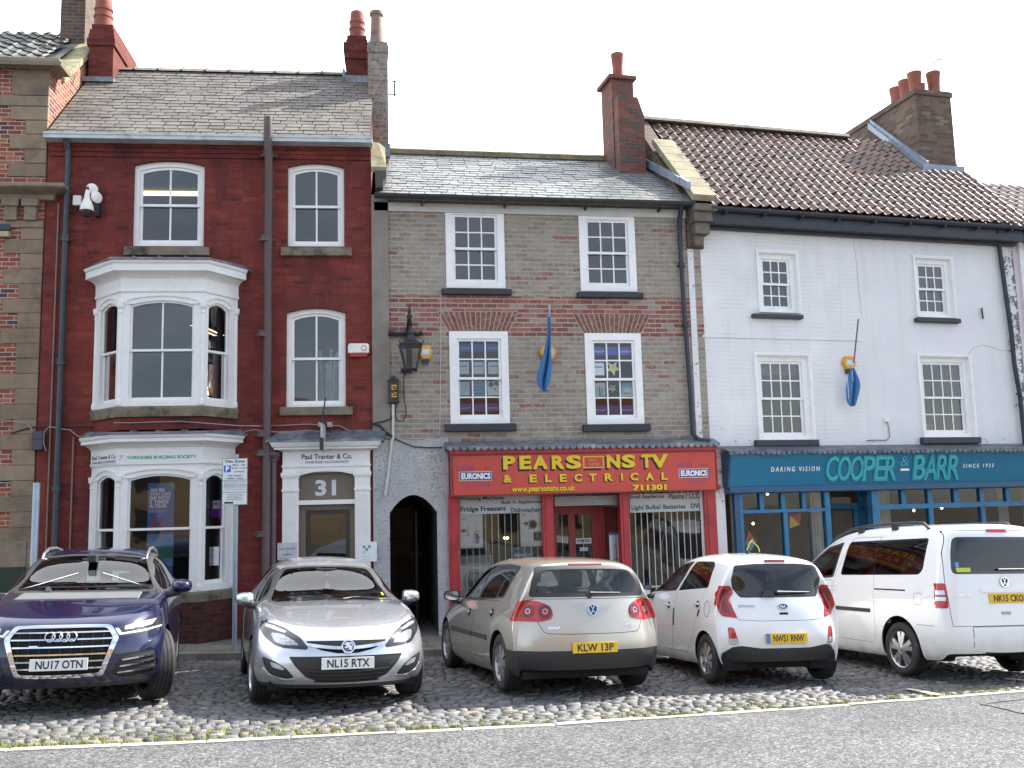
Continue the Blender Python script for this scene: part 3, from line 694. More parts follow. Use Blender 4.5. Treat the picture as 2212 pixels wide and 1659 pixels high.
t=depth_at(FL,'e',1025,112,2.3)[1]; chimney_pot(c2,depth_at(FL,'e',1027,200,2.3)[0],2.3,top-.02,t-top+.03,.15,POT,'roll')
q=depth_at(FL,'e',1000,640,1.95)
mb=MB(); mb.box(a[0]-.06,b_[0]+.03,1.90,2.02,q[1]-.17,q[1]+.02); mb.box(a[0]-.07,a[0]-.02,1.9,2.4,q[1]-.15,q[1]+.15)
q2=depth_at(FL,'a',830,660,1.7); mb.box(c1.data.vertices[0].co.x-.15,c1.data.vertices[1].co.x+.06,1.6,1.75,q2[1]-.08,q2[1]+.02); obj('flashing',mb,LEAD,rh)
# pipes: brown soil stack with vent, dark blue downpipe, thin conduit
BRN=M('brown_painted_iron',(.105,.072,.075),.5,var=.15,vs=8,bump=.1)
x0,zt=U('e',297,1000,.17); xb,zb=U('h',235,1500,.17)
sh=lambda k,x,y: (U(k,x,y,.17)[0],-.17,U(k,x,y,.17)[1])
pipe(rh,[(x0,-.30,zt),(x0,-.30,ZR-.1),(x0,-.17,ZR-.35),(x0,-.17,2),(x0,-.17,-.1)],.072,BRN,[sh('e',290,1160),sh('e',290,1285),sh('g',270,600),sh('g',250,1390),sh('h',240,560),sh('h',240,720),sh('h',235,1390)],'soil_pipe')
q=U('h',335,740,.12); pipe(rh,[(q[0]-.1,-.12,q[1]+.35),(q[0],-.12,q[1]),(q[0],-.12,-.1)],.05,BRN,[(q[0],-.12,q[1]-.05)],'waste_pipe'); 
mb=MB(); mb.lathe([(.05,-.12),(.11,-.02),(.11,.03)],(q[0],-.12,q[1]+.03),12); obj('hopper',mb,BRN,rh)
DBL=M('slate_blue_painted_pipe',(.045,.06,.075),.45,var=.15)
q=U('a',570,1200,.1); pipe(rh,[(q[0],-.24,ZR-.05),(q[0],-.1,ZR-.22),(q[0],-.1,-.1)],.05,DBL,[(q[0],-.1,U('b',540,600,.1)[1]),(q[0],-.1,U('c',490,240,.1)[1]),(q[0],-.1,U('c',450,1290,.1)[1])],'downpipe')
q=U('b',480,500,.03); pipe(rh,[(q[0],-.03,U('b',490,300,.03)[1]),(q[0],-.03,-.1)],.016,M('tan_conduit',(.22,.16,.13),.6),name='conduit')
q=U('c',598,1200,.03); pipe(rh,[(q[0],-.03,U('c',600,860,.03)[1]),(q[0],-.03,-.1)],.016,M('tan_conduit',(.22,.16,.13),.6),name='conduit')
# door surround
mb=MB()
pw=.22
for x0,x1 in ((dL,dol-.0),(dor+.0,dR)):
    mb.box(x0,x1,-.11,.02,-.25,dz['cap']); mb.box(x0-.025,x1+.02,-.14,.0,dz['cap']-.03,dz['cap']+.03); mb.box(x0-.015,x1+.01,-.125,.0,dz['cap']-.06,dz['cap']-.03)
    z=U('r2',150,630,.12)[1]; mb.box(x0-.012,x1+.012,-.13,0,z-.02,z+.02)
    z1_=z-.08
    for i in range(6):
        xx=x0+.035+(x1-x0-.07)*i/5; mb.box(xx-.011,xx+.011,-.119,-.105,.05,z1_)
mb.box(dL,dR,-.10,.02,dz['cap']+.031,dz['cb']+.01); mb.box(dL-.012,dR+.012,-.12,0,dz['fb']-.015,dz['fb']+.02)
mb.sweep([(.0,dz['cb']),(.06,dz['cb']+.02),(.13,dz['cb']+.035),(.13,dz['ct']-.09),(.16,dz['ct']-.07),(.19,dz['ct']-.01),(.19,dz['ct']),(-.09,dz['ct']),(-.09,dz['cb'])],[(dL+.0,.0),(dL+.0,-.1),(dR,-.1),(dR,.0)])
arc=arc_pts(dol,dor,dz['as_'],dz['ar']-dz['as_'],12)
for p,q in zip(arc,arc[1:]): mb.add([(p[0],-.1,p[1]),(q[0],-.1,q[1]),(q[0],-.1,dz['cap']+.04),(p[0],-.1,dz['cap']+.04)],[(0,1,2,3)]); mb.add([(p[0],-.12,p[1]),(q[0],-.12,q[1]),(q[0],.06,q[1]),(p[0],.06,p[1])],[(0,1,2,3)]); mb.add([(p[0],-.12,p[1]),(q[0],-.12,q[1]),(q[0],-.12,q[1]+.035),(p[0],-.12,p[1]+.035)],[(0,1,2,3)])
mb.box(dol-.002,dor+.002,-.08,.06,U('r2',620,800,.06)[1],dz['tb'])
ds_=obj('door_surround',mb,W_,rh)
mb=MB(); d0,d1=U('r2',285,40,.3)[0],0; zt=U('h',760,525,.05)[1]
mb.add([(dL-.26,-.3,dz['ct']+.003),(dR+.24,-.3,dz['ct']+.003),(dR+.24,-.3,dz['ct']+.035),(dL-.26,-.3,dz['ct']+.035),(dR+.28,-.01,zt),(dL-.05,-.01,zt),(dL-.05,.01,zt),(dR+.28,.01,zt),(dL-.26,.0,dz['ct']+.003),(dR+.24,0,dz['ct']+.003)],[(0,1,2,3),(3,2,4,5),(5,4,7,6),(1,9,4,2),(0,3,5,8)])
obj('lead_roof',mb,LEAD,ds_)
BRZ=M('bronze_brown_paint',(.15,.125,.095),.4,var=.05)
mb=MB(); z0=U('r2',620,800,.05)[1]
mb.add([(p[0],.03,p[1]) for p in outline(dol,dor,dz['tb'],dz['ar'],dz['ar']-dz['as_'],12)],[list(range(15))])
mb.box(dol,dol+.11,.03,.1,-.2,z0); mb.box(dor-.09,dor,.03,.1,-.2,z0); mb.box(dol+.11,dor-.09,.03,.1,dz['db'],z0)
dr=obj('door',mb,BRZ,rh)
mb=MB(); a,b_=dol+.11,dor-.09; mb.ring(outline(a,b_,-.1,dz['db']),outline(a+.075,b_-.075,.05,dz['db']-.075),.06,.1); obj('door_leaf',mb,M('dark_bronze',(.03,.026,.025),.35),dr)
mb=MB(); mb.quad((a+.05,.08,0),(b_-.05,.08,0),(b_-.05,.08,dz['db']-.05),(a+.05,.08,dz['db']-.05)); obj('pane',mb,glass('door_glass',tint=(.5,.52,.5),refl=2.0),dr)
vs,fs=text('31',U('r2',478,600,.0)[0],U('r2',738,600,0)[0],U('r2',600,695,0)[1],U('r2',600,495,0)[1],.028,.006,.035); mb=MB(); mb.add(vs,fs); obj('house_number',mb,M('silver_number',(.55,.6,.62),.4,.3),dr)

# ================================================================ GEORGIAN HOUSE (left edge)
gh=thing('quoined_house','orange brick house with brown sandstone quoins beside the red brick house','house',FL.M)
GBR=brick('orange_brick_pale_mortar',[(0,(.27,.075,.045)),(.3,(.33,.10,.055)),(.55,(.22,.065,.045)),(.72,(.36,.13,.075)),(.86,(.12,.05,.05)),(.93,(.07,.06,.075))],(.42,.37,.31),bw=.235,bh=.078,mx=.065,mz=.2,bump=.6,var=.22)
zc=U('a',250,560)[1]; UG=-9.
mb=MB(); wall(mb,UG,UL-.02,-.4,zc,[]); mb.add([(UL-.02,0,-.4),(UL-.02,5.5,-.4),(UL-.02,5.5,zc),(UL-.02,0,zc)],[(0,1,2,3)]); mb.add([(UG,5.5,-.4),(UL-.02,5.5,-.4),(UL-.02,5.5,zc),(UG,5.5,zc)],[(0,1,2,3)]); mb.add([(UG,0,zc),(UL-.02,0,zc),(UL-.02,5.5,zc),(UG,5.5,zc)],[(0,1,2,3)])
# gable parapet rising above the neighbour's roof
gy=2.9; gz=zc+2.25*math.tan(R(42))
mb.prismx([(.0,zc),(5.5,zc),(5.5,zc+.2),(gy,gz),(.65,zc+.02),(.0,zc+.02)],UL-.38,UL-.02)
obj('wall',mb,GBR,gh)
mb=MB(); rs=[]
# quoins alternate long and short, following the stone joints in the photo
yq=[('a',590),('a',795),('a',885),('a',1000),('a',1118),('a',1240),('a',1358),('a',1470)]
zs=[U(k,300,y)[1] for k,y in yq]
b2=[('b',485),('b',605),('b',722),('b',848),('b',970),('b',1095),('b',1215),('b',1340),('b',1465),('b',1588),('c',208),('c',333),('c',460),('c',587),('c',713),('c',835),('c',965),('c',1092),('c',1220),('c',1348),('c',1480),('c',1610)]
zs2=[U(k,250,y)[1] for k,y in b2]; st=zs2[-2]-zs2[-1]
while zs2[-1]>.2: zs2.append(zs2[-1]-.33)
long_=True
for seq in (zs,zs2):
    for a,b_ in zip(seq,seq[1:]):
        L_=.62 if long_ else .36
        if seq is zs and abs(a-zs[1])<.01: long_=not long_; continue
        mb.cr=rng.uniform(.05,1); mb.box(UL-.02-L_,UL-.018,-.022,.05,b_+.004,a-.004); long_=not long_
obj('quoin',mb,M('quoin_sandstone',(.25,.185,.125),.9,var=.15,vs=4,bump=.35,bs=50,rnd=.16,dirt=(.13,.10,.08),ds=1.5),gh,bevel=.012)
mb=MB(); za,zb=U('a',100,880)[1],U('a',100,795)[1]; mb.box(UG,UL-.018,-.03,.05,za,zb)
t=U('a',250,500,.25)[1]; mb.sweep([(0,zc-.02),(.04,zc),(.06,zc+.05),(.2,zc+.10),(.24,t-.08),(.26,t),(-.05,t),(-.05,zc-.02)],[(UG,0),(UL-.0,0),(UL-.0,.4)])
# entablature with brackets
y0,y1,y2,y3=[U('b',100,y,.2)[1] for y in (150,265,425,480)]
ue=U('b',440,250,.2)[0]
mb.sweep([(0,y1),(.1,y1+.02),(.12,y1+.1),(.3,y1+.16),(.34,y0-.06),(.34,y0),(0,y0+.03)],[(UG,0),(ue-.12,0),(ue-.12,.1)])
mb.box(UG,UL-.016,-.05,.05,y3,y2)
for x in (U('b',85,350,.1)[0],U('b',250,350,.1)[0]): mb.box(x-.1,x+.1,-.1,.05,y2,y1+.04); mb.box(x-.14,x+.14,-.14,.05,y1-.1,y1+.04)
obj('cornice',mb,STONE,gh,bevel=.01)
mb=MB(); x=U('b',0,520)[0]; mb.box(UG,U('b',95,520)[0],-.06,.05,U('b',50,530)[1],U('b',50,482)[1]); obj('sign_board',mb,M('dark_blue_board',(.02,.035,.05),.4),gh)
mb=MB(); q=U('b',50,548)[1]; mb.box(UG,U('b',90,520)[0],-.1,.05,q-.09,q); obj('stone_sill',mb,M('pale_sill',(.4,.36,.22),.8),gh)
mb=MB(); mb.T=roofM(zc+.06,R(38),.25); pantiles(mb,UG,UL-.4,3.2,.27,.3,.045); mb.T=None
mb.cr=.4; mb.add([(UG,.25,zc+.02),(UL-.3,.25,zc+.02),(UL-.3,2.75,zc+.02+2.5*math.tan(R(38))),(UG,2.75,zc+.02+2.5*math.tan(R(38))),(UG,5.6,zc+.2),(UL-.3,5.6,zc+.2)],[(0,1,2,3),(3,2,5,4)])
PANG=M('black_pantile',(.055,.065,.062),.55,var=.2,rnd=.3,dirt=(.14,.12,.08),ds=3)
obj('roof',mb,PANG,gh)
# coping stones on the gable
mb=MB(); n=5; q0=(.6,zc+.0); q1=(gy-.45,gz-.40)
for i in range(n):
    a=i/n; b_=(i+1)/n-.008; mb.cr=rng.uniform(.1,1)
    ya,za=q0[0]+(q1[0]-q0[0])*a,q0[1]+(q1[1]-q0[1])*a; yb,zb=q0[0]+(q1[0]-q0[0])*b_,q0[1]+(q1[1]-q0[1])*b_
    mb.prismx([(ya,za),(yb,zb),(yb-.03,zb+.09),(ya-.03,za+.09)],UL-.42,UL+.03)
obj('coping',mb,M('lichened_coping',(.30,.27,.16),.9,var=.2,vs=7,bump=.3,rnd=.15,dirt=(.13,.12,.08),ds=3),gh)
BRC=brick('brown_chimney_brick',[(0,(.10,.075,.06)),(.4,(.135,.095,.07)),(.75,(.085,.07,.062)),(.92,(.16,.09,.07))],(.19,.17,.14),mx=.05,mz=.16,bump=.6,var=.3)
a=depth_at(FL,'a',500,200,2.3); b_=depth_at(FL,'a',705,200,2.3); stack(gh,a[0],b_[0],2.3,4.0,7,13.2,BRC,[])
mb=MB(); q=U('c',230,500,.05); 
obj('flashing',MB().box(a[0]-.3,a[0],2.2,2.32,gz-.75,gz-.5),LEAD,gh)
mb=MB(); q=R4(FL,'A',0,60,190,236); mb.box(UG,U('A',190,150)[0],-.04,.05,q[2],q[3]); obj('plinth',mb,STONE,gh)
obj('plinth_panel',MB().box(UG,U('A',180,300)[0],-.05,.05,-.3,U('A',80,240)[1]),M('dark_green_paint',(.012,.03,.018),.5),gh)

# ================================================================ GREY BRICK SHOP HOUSE
V=FM.uv
ZM=V('v',1150,434)[1]; UM=5.97; PIT_M=R(41)
sh_=thing('grey_brick_house','weathered buff grey brick house over the red shopfront and the arched passage','house',FM.M)
gb_st=[(0,(.32,.275,.235)),(.28,(.275,.24,.21)),(.5,(.35,.30,.25)),(.68,(.25,.205,.18)),(.82,(.29,.18,.15)),(.89,(.33,.30,.27)),(.965,(.29,.11,.085))]
bd_st=[(0,(.25,.085,.07)),(.3,(.30,.11,.09)),(.5,(.22,.08,.07)),(.7,(.32,.15,.125)),(.86,(.32,.26,.22))]
zb0,zb1=V('v',1200,728)[1],V('v',1200,641)[1]
GRY=brick('weathered_buff_brick',gb_st,(.42,.375,.31),bw=.235,bh=.086,mx=.05,mz=.24,bump=.8,var=.26,band=(zb0,zb1,bd_st),smear=.7,wob=.008,soot=((.2,.17,.15),.64,.9))
v1=R4(FM,'j',97,60,598,735); v2=R4(FM,'j',1200,105,1690,762); v3=R4(FM,'r6',135,72,1055,1465); v4=R4(FM,'r7',163,100,1070,1465)
pa=(V('r2',1408,1100)[0],V('r2',1995,1100)[0],-.3,V('r2',1700,683)[1])
psp=V('r2',1700,900)[1]
FW_=.30
zf0,zf1=V('r4',1000,690,FW_)[1],V('r4',1000,130,FW_)[1]
uf0,uf1=V('r4',118,400,FW_)[0],V('r5',1655,380,FW_)[0]
us0,us1=V('r4',85,1000,.08)[0],V('r5',1660,1000,.08)[0]
mb=MB(); wall(mb,.0,UM,-.4,ZM,[v1,v2,v3,v4,(*pa,pa[3]-psp),(us0+.02,us1-.02,-.3,zf1-.1)],.12)
mb.add([(0,0,ZM),(UM,0,ZM),(UM,5,ZM),(0,5,ZM)],[(0,1,2,3)]); mb.add([(0,5,-.4),(UM,5,-.4),(UM,5,ZM),(0,5,ZM)],[(0,1,2,3)])
PW_=obj('wall',mb,GRY,sh_)
# flat arches of rubbed brick over the middle windows
mb=MB()
for (a,b_,c,d) in (v3,v4):
    n=15; h=zb1-.25-d if False else .36; mid=(a+b_)/2
    for i in range(n):
        x0=a-.02+(b_-a+.04)*i/n+.007; x1=a-.02+(b_-a+.04)*(i+1)/n-.007; k=.34; mb.cr=rng.uniform(.02,1)
        mb.add([(x0,-.006,d+.012),(x1,-.006,d+.012),(x1+(x1-mid)*k,-.006,d+h),(x0+(x0-mid)*k,-.006,d+h),(x0,.02,d+.012),(x1,.02,d+.012)],[(0,1,2,3),(0,1,5,4)])
obj('window_arch',mb,M('rubbed_brick_faded',(.21,.085,.065),.9,var=.3,vs=14,rnd=.2,dirt=(.3,.25,.2),ds=14,dt=(.52,.66)),sh_)
mb=MB()
for (a,b_,c,d) in (v3,v4):
    mid=(a+b_)/2; h=.36; k=.34
    mb.add([(a-.03,-.002,d),(b_+.03,-.002,d),(b_+.03+(b_-mid)*k,-.002,d+h+.01),(a-.03+(a-mid)*k,-.002,d+h+.01)],[(0,1,2,3)])
obj('arch_mortar',mb,M('buff_mortar',(.42,.375,.31),.95,var=.2,vs=15),sh_)
for (a,b_,c,d) in (v1,v2):   # soldier course under the eaves
    mb=MB(); x=a-.06
    while x<b_+.06: mb.cr=rng.uniform(.02,1); mb.box(x,x+.062,-.004,.02,d+.03,min(ZM-.12,d+.2)); x+=.078
    obj('window_head',mb,M('rubbed_brick_faded',(.2,.08,.06)),sh_)
for q in (v1,v2,v3,v4):
    s_,_=sash(sh_,*q,3,2,y=-.02,fw=.13,sw=.045,bar=.024,gl=(GLS if q in (v3,v4) else GL))
BLS=M('navy_black_painted_sill',(.022,.025,.034),.5,var=.2)
for k,a in (('j',(68,733,652,787)),('j',(1195,762,1745,812)),('r6',(75,1468,1155,1570)),('r7',(150,1475,1172,1572))):
    q=R4(FM,k,*a,w=.08); mb=MB(); mb.box(q[0],q[1],-.1,.1,q[2],q[3]); obj('sill',mb,BLS,sh_,bevel=.012)
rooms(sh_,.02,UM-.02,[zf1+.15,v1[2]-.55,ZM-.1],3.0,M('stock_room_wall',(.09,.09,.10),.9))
# roughcast round the passage, rendered pilaster strip, corbel
m,nt,b=nodes('roughcast'); setp(b,.9,0,.2)
co=N(nt,'ShaderNodeTexCoord').outputs['Object']
v_=N(nt,'ShaderNodeTexVoronoi'); v_.inputs['Scale'].default_value=40; nt.links.new(co,v_.inputs['Vector'])
sp=ramp(nt,nz(nt,co,34,5,.75),[(.56,0.),(.68,1.)])
c=mixc(nt,mth(nt,'MULTIPLY',sp,.6),ramp(nt,nz(nt,co,3,5),[(.3,(.50,.51,.51)),(.7,(.64,.64,.63))]),(.22,.20,.18)); nt.links.new(c,b.inputs['Base Color'])
bumpn(nt,b,mth(nt,'SUBTRACT',nz(nt,co,40,5,.7),mth(nt,'MULTIPLY',sp,.5)),1.,.035); RC=m
rt=V('h',1500,605)[1]; rl,rr=V('r2',1180,900)[0],us0+.0
mb=MB(); wall(mb,-.0,rr,-.35,rt,[(*pa,pa[3]-psp)],.2,y=-.035); mb.add([(0,-.035,rt),(rr,-.035,rt),(rr,.0,rt+.02),(0,.0,rt+.02)],[(0,1,2,3)]); obj('roughcast_render',mb,RC,sh_)
mb=MB(); rb=V('g',1285,500)[0]; mb.box(-.0,rb,-.05,.02,rt+.01,ZM+.02); obj('render_strip',mb,M('grey_brown_render',(.235,.205,.175),.9,var=.15,vs=3,bump=.25,bs=40,dirt=(.32,.3,.28),ds=1.6,dt=(.6,.8)),sh_)
mb=MB(); a=V('g',1175,100,.25); b_=V('g',1272,30,.25); zt=b_[1]
mb.prism([(a[0]+.02,V('g',1200,190,.2)[1]),(b_[0]-.06,V('g',1200,190,.2)[1]),(b_[0]-.05,V('g',1200,120,.2)[1]),(b_[0],V('g',1200,90,.2)[1]),(b_[0],zt),(a[0],zt)],-.28,.1); obj('corbel',mb,M('dark_mossy_stone',(.075,.08,.065),.9,var=.3,bump=.4),sh_,bevel=.02)
mb=MB(); q0=V('e',1150,1435,.1); q1=V('e',1200,1220,-.3); mb.add([(.0,-.15,q0[1]),(.27,-.15,q0[1]),(.27,.45,q1[1]+.05),(.0,.45,q1[1]+.05),(.0,-.15,q0[1]+.1),(.27,-.15,q0[1]+.1),(.14,.45,q1[1]+.15),(.0,.45,q1[1]+.15),(.0,2,8.3),(.12,2,8.3)],[(0,1,5,4),(4,5,6,7),(1,2,6,5),(7,6,9,8),(2,9,6)]); obj('coping',mb,M('lichened_coping',(.36,.31,.17)),sh_)
# the passage itself
mb=MB(); x0,x1=pa[0],pa[1]; zt=psp+.05
mb.add([(x0,.1,-.3),(x0,4.6,-.3),(x0,4.6,zt),(x0,.1,zt)],[(0,1,2,3)]); mb.add([(x1,.1,-.3),(x1,4.6,-.3),(x1,4.6,zt),(x1,.1,zt)],[(0,1,2,3)])
mb.add([(x0-.2,.13,-.3),(x0-.2,.13,pa[3]+.3),(x0,.13,pa[3]+.3),(x0,.13,-.3)],[(0,1,2,3)])
ar=arc_pts(x0,x1,psp,pa[3]-psp,12)
for p,q in zip(ar,ar[1:]): mb.add([(p[0],.08,p[1]),(q[0],.08,q[1]),(q[0],4.6,q[1]),(p[0],4.6,p[1])],[(0,1,2,3)])
mb.box(x0-.05,x1+.05,3.8,4.0,V('r2',1550,842,-3.8)[1],3); mb.box(V('r2',1700,1000,-3.8)[0],x1+.05,3.8,4.0,-.3,3)
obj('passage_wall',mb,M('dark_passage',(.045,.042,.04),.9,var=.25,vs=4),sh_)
mb=MB(); mb.box(x0-.1,x1+.1,.1,9,-.4,ground(1.4,15.25)+.16); struct('passage_floor',mb,M('passage_slab',(.12,.11,.09),.9,var=.2),M_=FM.M)
xp=V('r2',1735,1000,-1.2)[0]; pipe(sh_,[(xp,1.2,-.2),(xp,1.2,zt)],.05,BLK,[(xp,1.2,V('r2',1735,1420,-1.2)[1])],'drainpipe')
mb=MB(); mb.box(x0-2,x1+2.5,8.8,9.0,-.4,4.2); yw=thing('yard_wall','sunlit orange brick yard wall seen through the arched passage','wall',FM.M); obj('brickwork',mb,brick('yard_brick',[(0,(.42,.17,.10)),(.5,(.48,.22,.13)),(.8,(.36,.14,.09))],(.45,.36,.28),bump=.3),yw)
mb=MB(); gx0,gx1=V('r2',1415,1000,-5.2)[0]-.1,V('r2',1598,1000,-5.2)[0]; mb.box(gx0,gx1,5.2,5.3,0,3.6); o=obj('yard_outbuilding',mb,brick('yard_red_brick',[(0,(.16,.05,.035)),(.5,(.19,.062,.04)),(.8,(.13,.045,.035))],(.16,.08,.06),bump=.3),M_=FM.M); tag(o,'red brick outbuilding wall in the yard behind the passage','outbuilding')
mb=MB(); z=V('r2',1500,1415,-4.8)[1]; n=9
for i in range(n):
    a=gx0+(V('r2',1680,1500,-4.8)[0]-gx0)*i/n; mb.cr=rng.uniform(.1,1); mb.box(a+.004,a+(V('r2',1680,1500,-4.8)[0]-gx0)/n-.004,4.8,4.83,-.1,z)
o=obj('wooden_gate',mb,M('weathered_gate_boards',(.20,.155,.11),.85,var=.2,rnd=.2,vs=6),M_=FM.M); tag(o,'weathered brown board gate inside the arched passage','gate')
# roof
mb=MB(); ze=V('v',1150,427,.26)[1]; PIT_M=math.atan((V('v',1080,338,-2.09)[1]-ze)/2.35); s_=2.35/math.cos(PIT_M); mb.T=roofM(ze,PIT_M,-.26); slates(mb,.12,UM+.02,s_,.28,.16,.016,.016); mb.T=None; mb.cr=.5
rzm=ze+2.35*math.tan(PIT_M); mb.add([(.1,-.24,ze-.02),(UM,-.24,ze-.02),(UM,2.09,rzm-.02),(.1,2.09,rzm-.02),(.1,5,ze-.3),(UM,5,ze-.3)],[(0,1,2,3),(3,2,5,4)])
for u in (.11,UM): mb.add([(u,-.1,ze-.05),(u,4.9,ze-.3),(u,2.09,rzm-.03)],[(0,1,2)])
obj('roof',mb,SLATE_M,sh_)
mb=MB(); mb.prismx([(1.93,rzm-.07),(2.25,rzm-.07),(2.25,rzm+.03),(2.09,rzm+.11),(1.93,rzm+.03)],.1,UM); obj('ridge_tile',mb,M('mossy_ridge',(.19,.165,.10),.95,var=.3,vs=6,bump=.4,dirt=(.09,.085,.05),ds=4),sh_)
mb=MB(); gutter(mb,.05,UM-.05,-.30,ze-.02,.075); 
for x in (.9,2.4,3.9,5.3): mb.box(x-.015,x+.015,-.32,-.05,ze-.15,ze-.1)
obj('gutter',mb,BLK,sh_)
mb=MB(); mb.box(.05,UM-.06,-.05,.05,ze-.24,ze-.085); obj('eaves_board',mb,M('grey_white_board',(.56,.57,.57),.6,var=.08),sh_)
mb=MB(); x=V('j',2045,300,.1)[0]
def pt(k,a,b_,w=.1): q=V(k,a,b_,w); return (q[0],-w,q[1])
pipe(sh_,[(x,-.28,ze-.08),(x,-.12,ze-.3),pt('j',2045,300),pt('j',2080,900),pt('j',2132,1580),pt('k',1915,130),(V('k',1960,170,.2)[0],-.2,V('k',1960,170,.2)[1]),(V('k',2040,183,.3)[0],-.3,V('k',2040,183,.3)[1])],.042,M('blue_black_pipe',(.02,.026,.04),.45),[pt('j',2060,545),pt('j',2095,1040)],'downpipe')
# chimney over the party wall with the red house
CH2=brick('mixed_chimney_brick',[(0,(.19,.12,.10)),(.3,(.24,.17,.14)),(.5,(.13,.10,.095)),(.68,(.25,.11,.09)),(.85,(.29,.24,.19))],(.34,.30,.25),bw=.24,bh=.08,mx=.05,mz=.14,bump=.6,var=.25,smear=.3)
a=V('e',1120,700,-1.35); b_=V('e',1283,700,-1.35); zt=V('e',1200,345,-1.35)[1]
c3=stack(sh_,a[0],b_[0],1.35,2.6,ZM,zt,CH2,[(zt-.22,zt-.07,.015)])
chimney_pot(c3,V('e',1188,200,-1.7)[0],1.7,zt-.02,V('e',1188,112,-1.7)[1]-zt+.05,.14,POTB,'bulb')
q=V('e',1230,1250,-1.3); obj('flashing',MB().box(a[0]+.02,b_[0]+.03,1.28,1.36,q[1]-.12,q[1]+.14),LEAD,sh_)
mb=MB()
for y in (675,785): q=V('e',1350,y,-2); mb.tube([(b_[0],2,q[1]),(q[0],2,q[1])],.012,6)
mb.tube([(V('e',1338,670,-2)[0],2,V('e',1338,670,-2)[1]),(V('e',1338,800,-2)[0],2,V('e',1338,800,-2)[1])],.018,6); obj('aerial_bracket',mb,BLK,sh_)

# ================================================================ WHITE HOUSE
Q=FW.uv
ZW=Q('v',1830,478)[1]-.12; UWW=7.27; PIT_W=R(45)
wh=thing('white_painted_house','white painted brick house with brown pantile roof over the blue shopfront','house',FW.M)
m,nt,b=nodes('white_painted_brick'); setp(b,.6,0,.3)
co=N(nt,'ShaderNodeTexCoord').outputs['Object']; s=N(nt,'ShaderNodeSeparateXYZ'); nt.links.new(co,s.inputs[0])
row=mth(nt,'DIVIDE',mth(nt,'ADD',s.outputs[2],mth(nt,'MULTIPLY',nz(nt,co,3,3),.03)),.082); fz=mth(nt,'FRACT',row)
jn=mth(nt,'MULTIPLY',mth(nt,'LESS_THAN',fz,.14),ramp(nt,nz(nt,co,2.5,4),[(.42,0.),(.6,1.)]))
left=mth(nt,'LESS_THAN',s.outputs[0],Q('v',1858,730)[0]); jn=mth(nt,'MULTIPLY',jn,left)
c=ramp(nt,nz(nt,co,1.5,6,.6),[(.3,(.70,.70,.71)),(.7,(.79,.79,.785))])
c=mixc(nt,mth(nt,'MULTIPLY',mth(nt,'SUBTRACT',1.,left),.35),c,(.66,.67,.69))
# flaked paint low down and at the far right edge
lowm=N(nt,'ShaderNodeMapRange'); nt.links.new(s.outputs[2],lowm.inputs[0]); z0=Q('v',1700,960)[1]; lowm.inputs[1].default_value=z0+.75; lowm.inputs[2].default_value=z0; lowm.inputs[3].default_value=0; lowm.inputs[4].default_value=.13
fl=mth(nt,'GREATER_THAN',mth(nt,'ADD',nz(nt,co,5.5,6,.7),lowm.outputs[0]),.735)
c=mixc(nt,fl,c,(.26,.13,.09))
er=N(nt,'ShaderNodeMapRange'); nt.links.new(s.outputs[0],er.inputs[0]); er.inputs[1].default_value=UWW-.45; er.inputs[2].default_value=UWW; er.inputs[3].default_value=0; er.inputs[4].default_value=.42
c=mixc(nt,mth(nt,'GREATER_THAN',mth(nt,'ADD',nz(nt,co,8,6,.75),er.outputs[0]),.86),c,(.16,.145,.13))
el=N(nt,'ShaderNodeMapRange'); nt.links.new(s.outputs[0],el.inputs[0]); el.inputs[1].default_value=.32; el.inputs[2].default_value=.1; el.inputs[3].default_value=0; el.inputs[4].default_value=.10
c=mixc(nt,mth(nt,'GREATER_THAN',mth(nt,'ADD',nz(nt,co,11,6,.75),el.outputs[0]),.70),c,(.36,.22,.17))
c=mixc(nt,mth(nt,'MULTIPLY',jn,.42),c,(.5,.5,.5))
mps=N(nt,'ShaderNodeMapping'); mps.inputs['Scale'].default_value=(2.2,1,.14); nt.links.new(co,mps.inputs[0])
c=mixc(nt,ramp(nt,nz(nt,mps.outputs[0],2.4,7,.7),[(.52,0.),(.8,.34)]),c,(.42,.41,.38))
c=mixc(nt,ramp(nt,nz(nt,co,.7,4,.6),[(.5,0.),(.62,.10)]),c,(.6,.6,.62)); nt.links.new(c,b.inputs['Base Color'])
bumpn(nt,b,mth(nt,'ADD',mth(nt,'MULTIPLY',jn,-1.),mth(nt,'MULTIPLY',nz(nt,co,45,5,.6),.45)),.55,.014); WHT=m
x1=R4(FW,'q',492,347,765,750); x2=R4(FW,'q',480,1030,860,1590); x3=R4(FW,'n',470,740,875,1340); x4=R4(FW,'o',515,230,1075,1030)
zbf1,zbf0=Q('l',1200,255,.35)[1],Q('l',1200,500,.18)[1]
bs0,bs1=Q('l',30,800,.08)[0],7.05
mb=MB(); wall(mb,-.12,UWW,-.5,ZW,[x1,x2,x3,x4,(bs0+.02,bs1,-.4,zbf1-.15)],.14)
mb.add([(-.1,0,ZW),(UWW,0,ZW),(UWW,5.5,ZW),(-.1,5.5,ZW)],[(0,1,2,3)]); mb.add([(-.1,5.5,-.4),(UWW,5.5,-.4),(UWW,5.5,ZW),(-.1,5.5,ZW)],[(0,1,2,3)])
q=Q('q',600,914)[1]; mb.box(.1,Q('q',1190,920)[0],-.018,.01,q-.022,q+.02)
obj('wall',mb,WHT,wh)
for i,(q,ny,nx) in enumerate(((x1,2,3),(x2,2,4),(x3,2,3),(x4,2,4))):
    sash(wh,*q,nx,ny,y=.06,fw=.10,sw=.045,bar=.024,arch=.05)
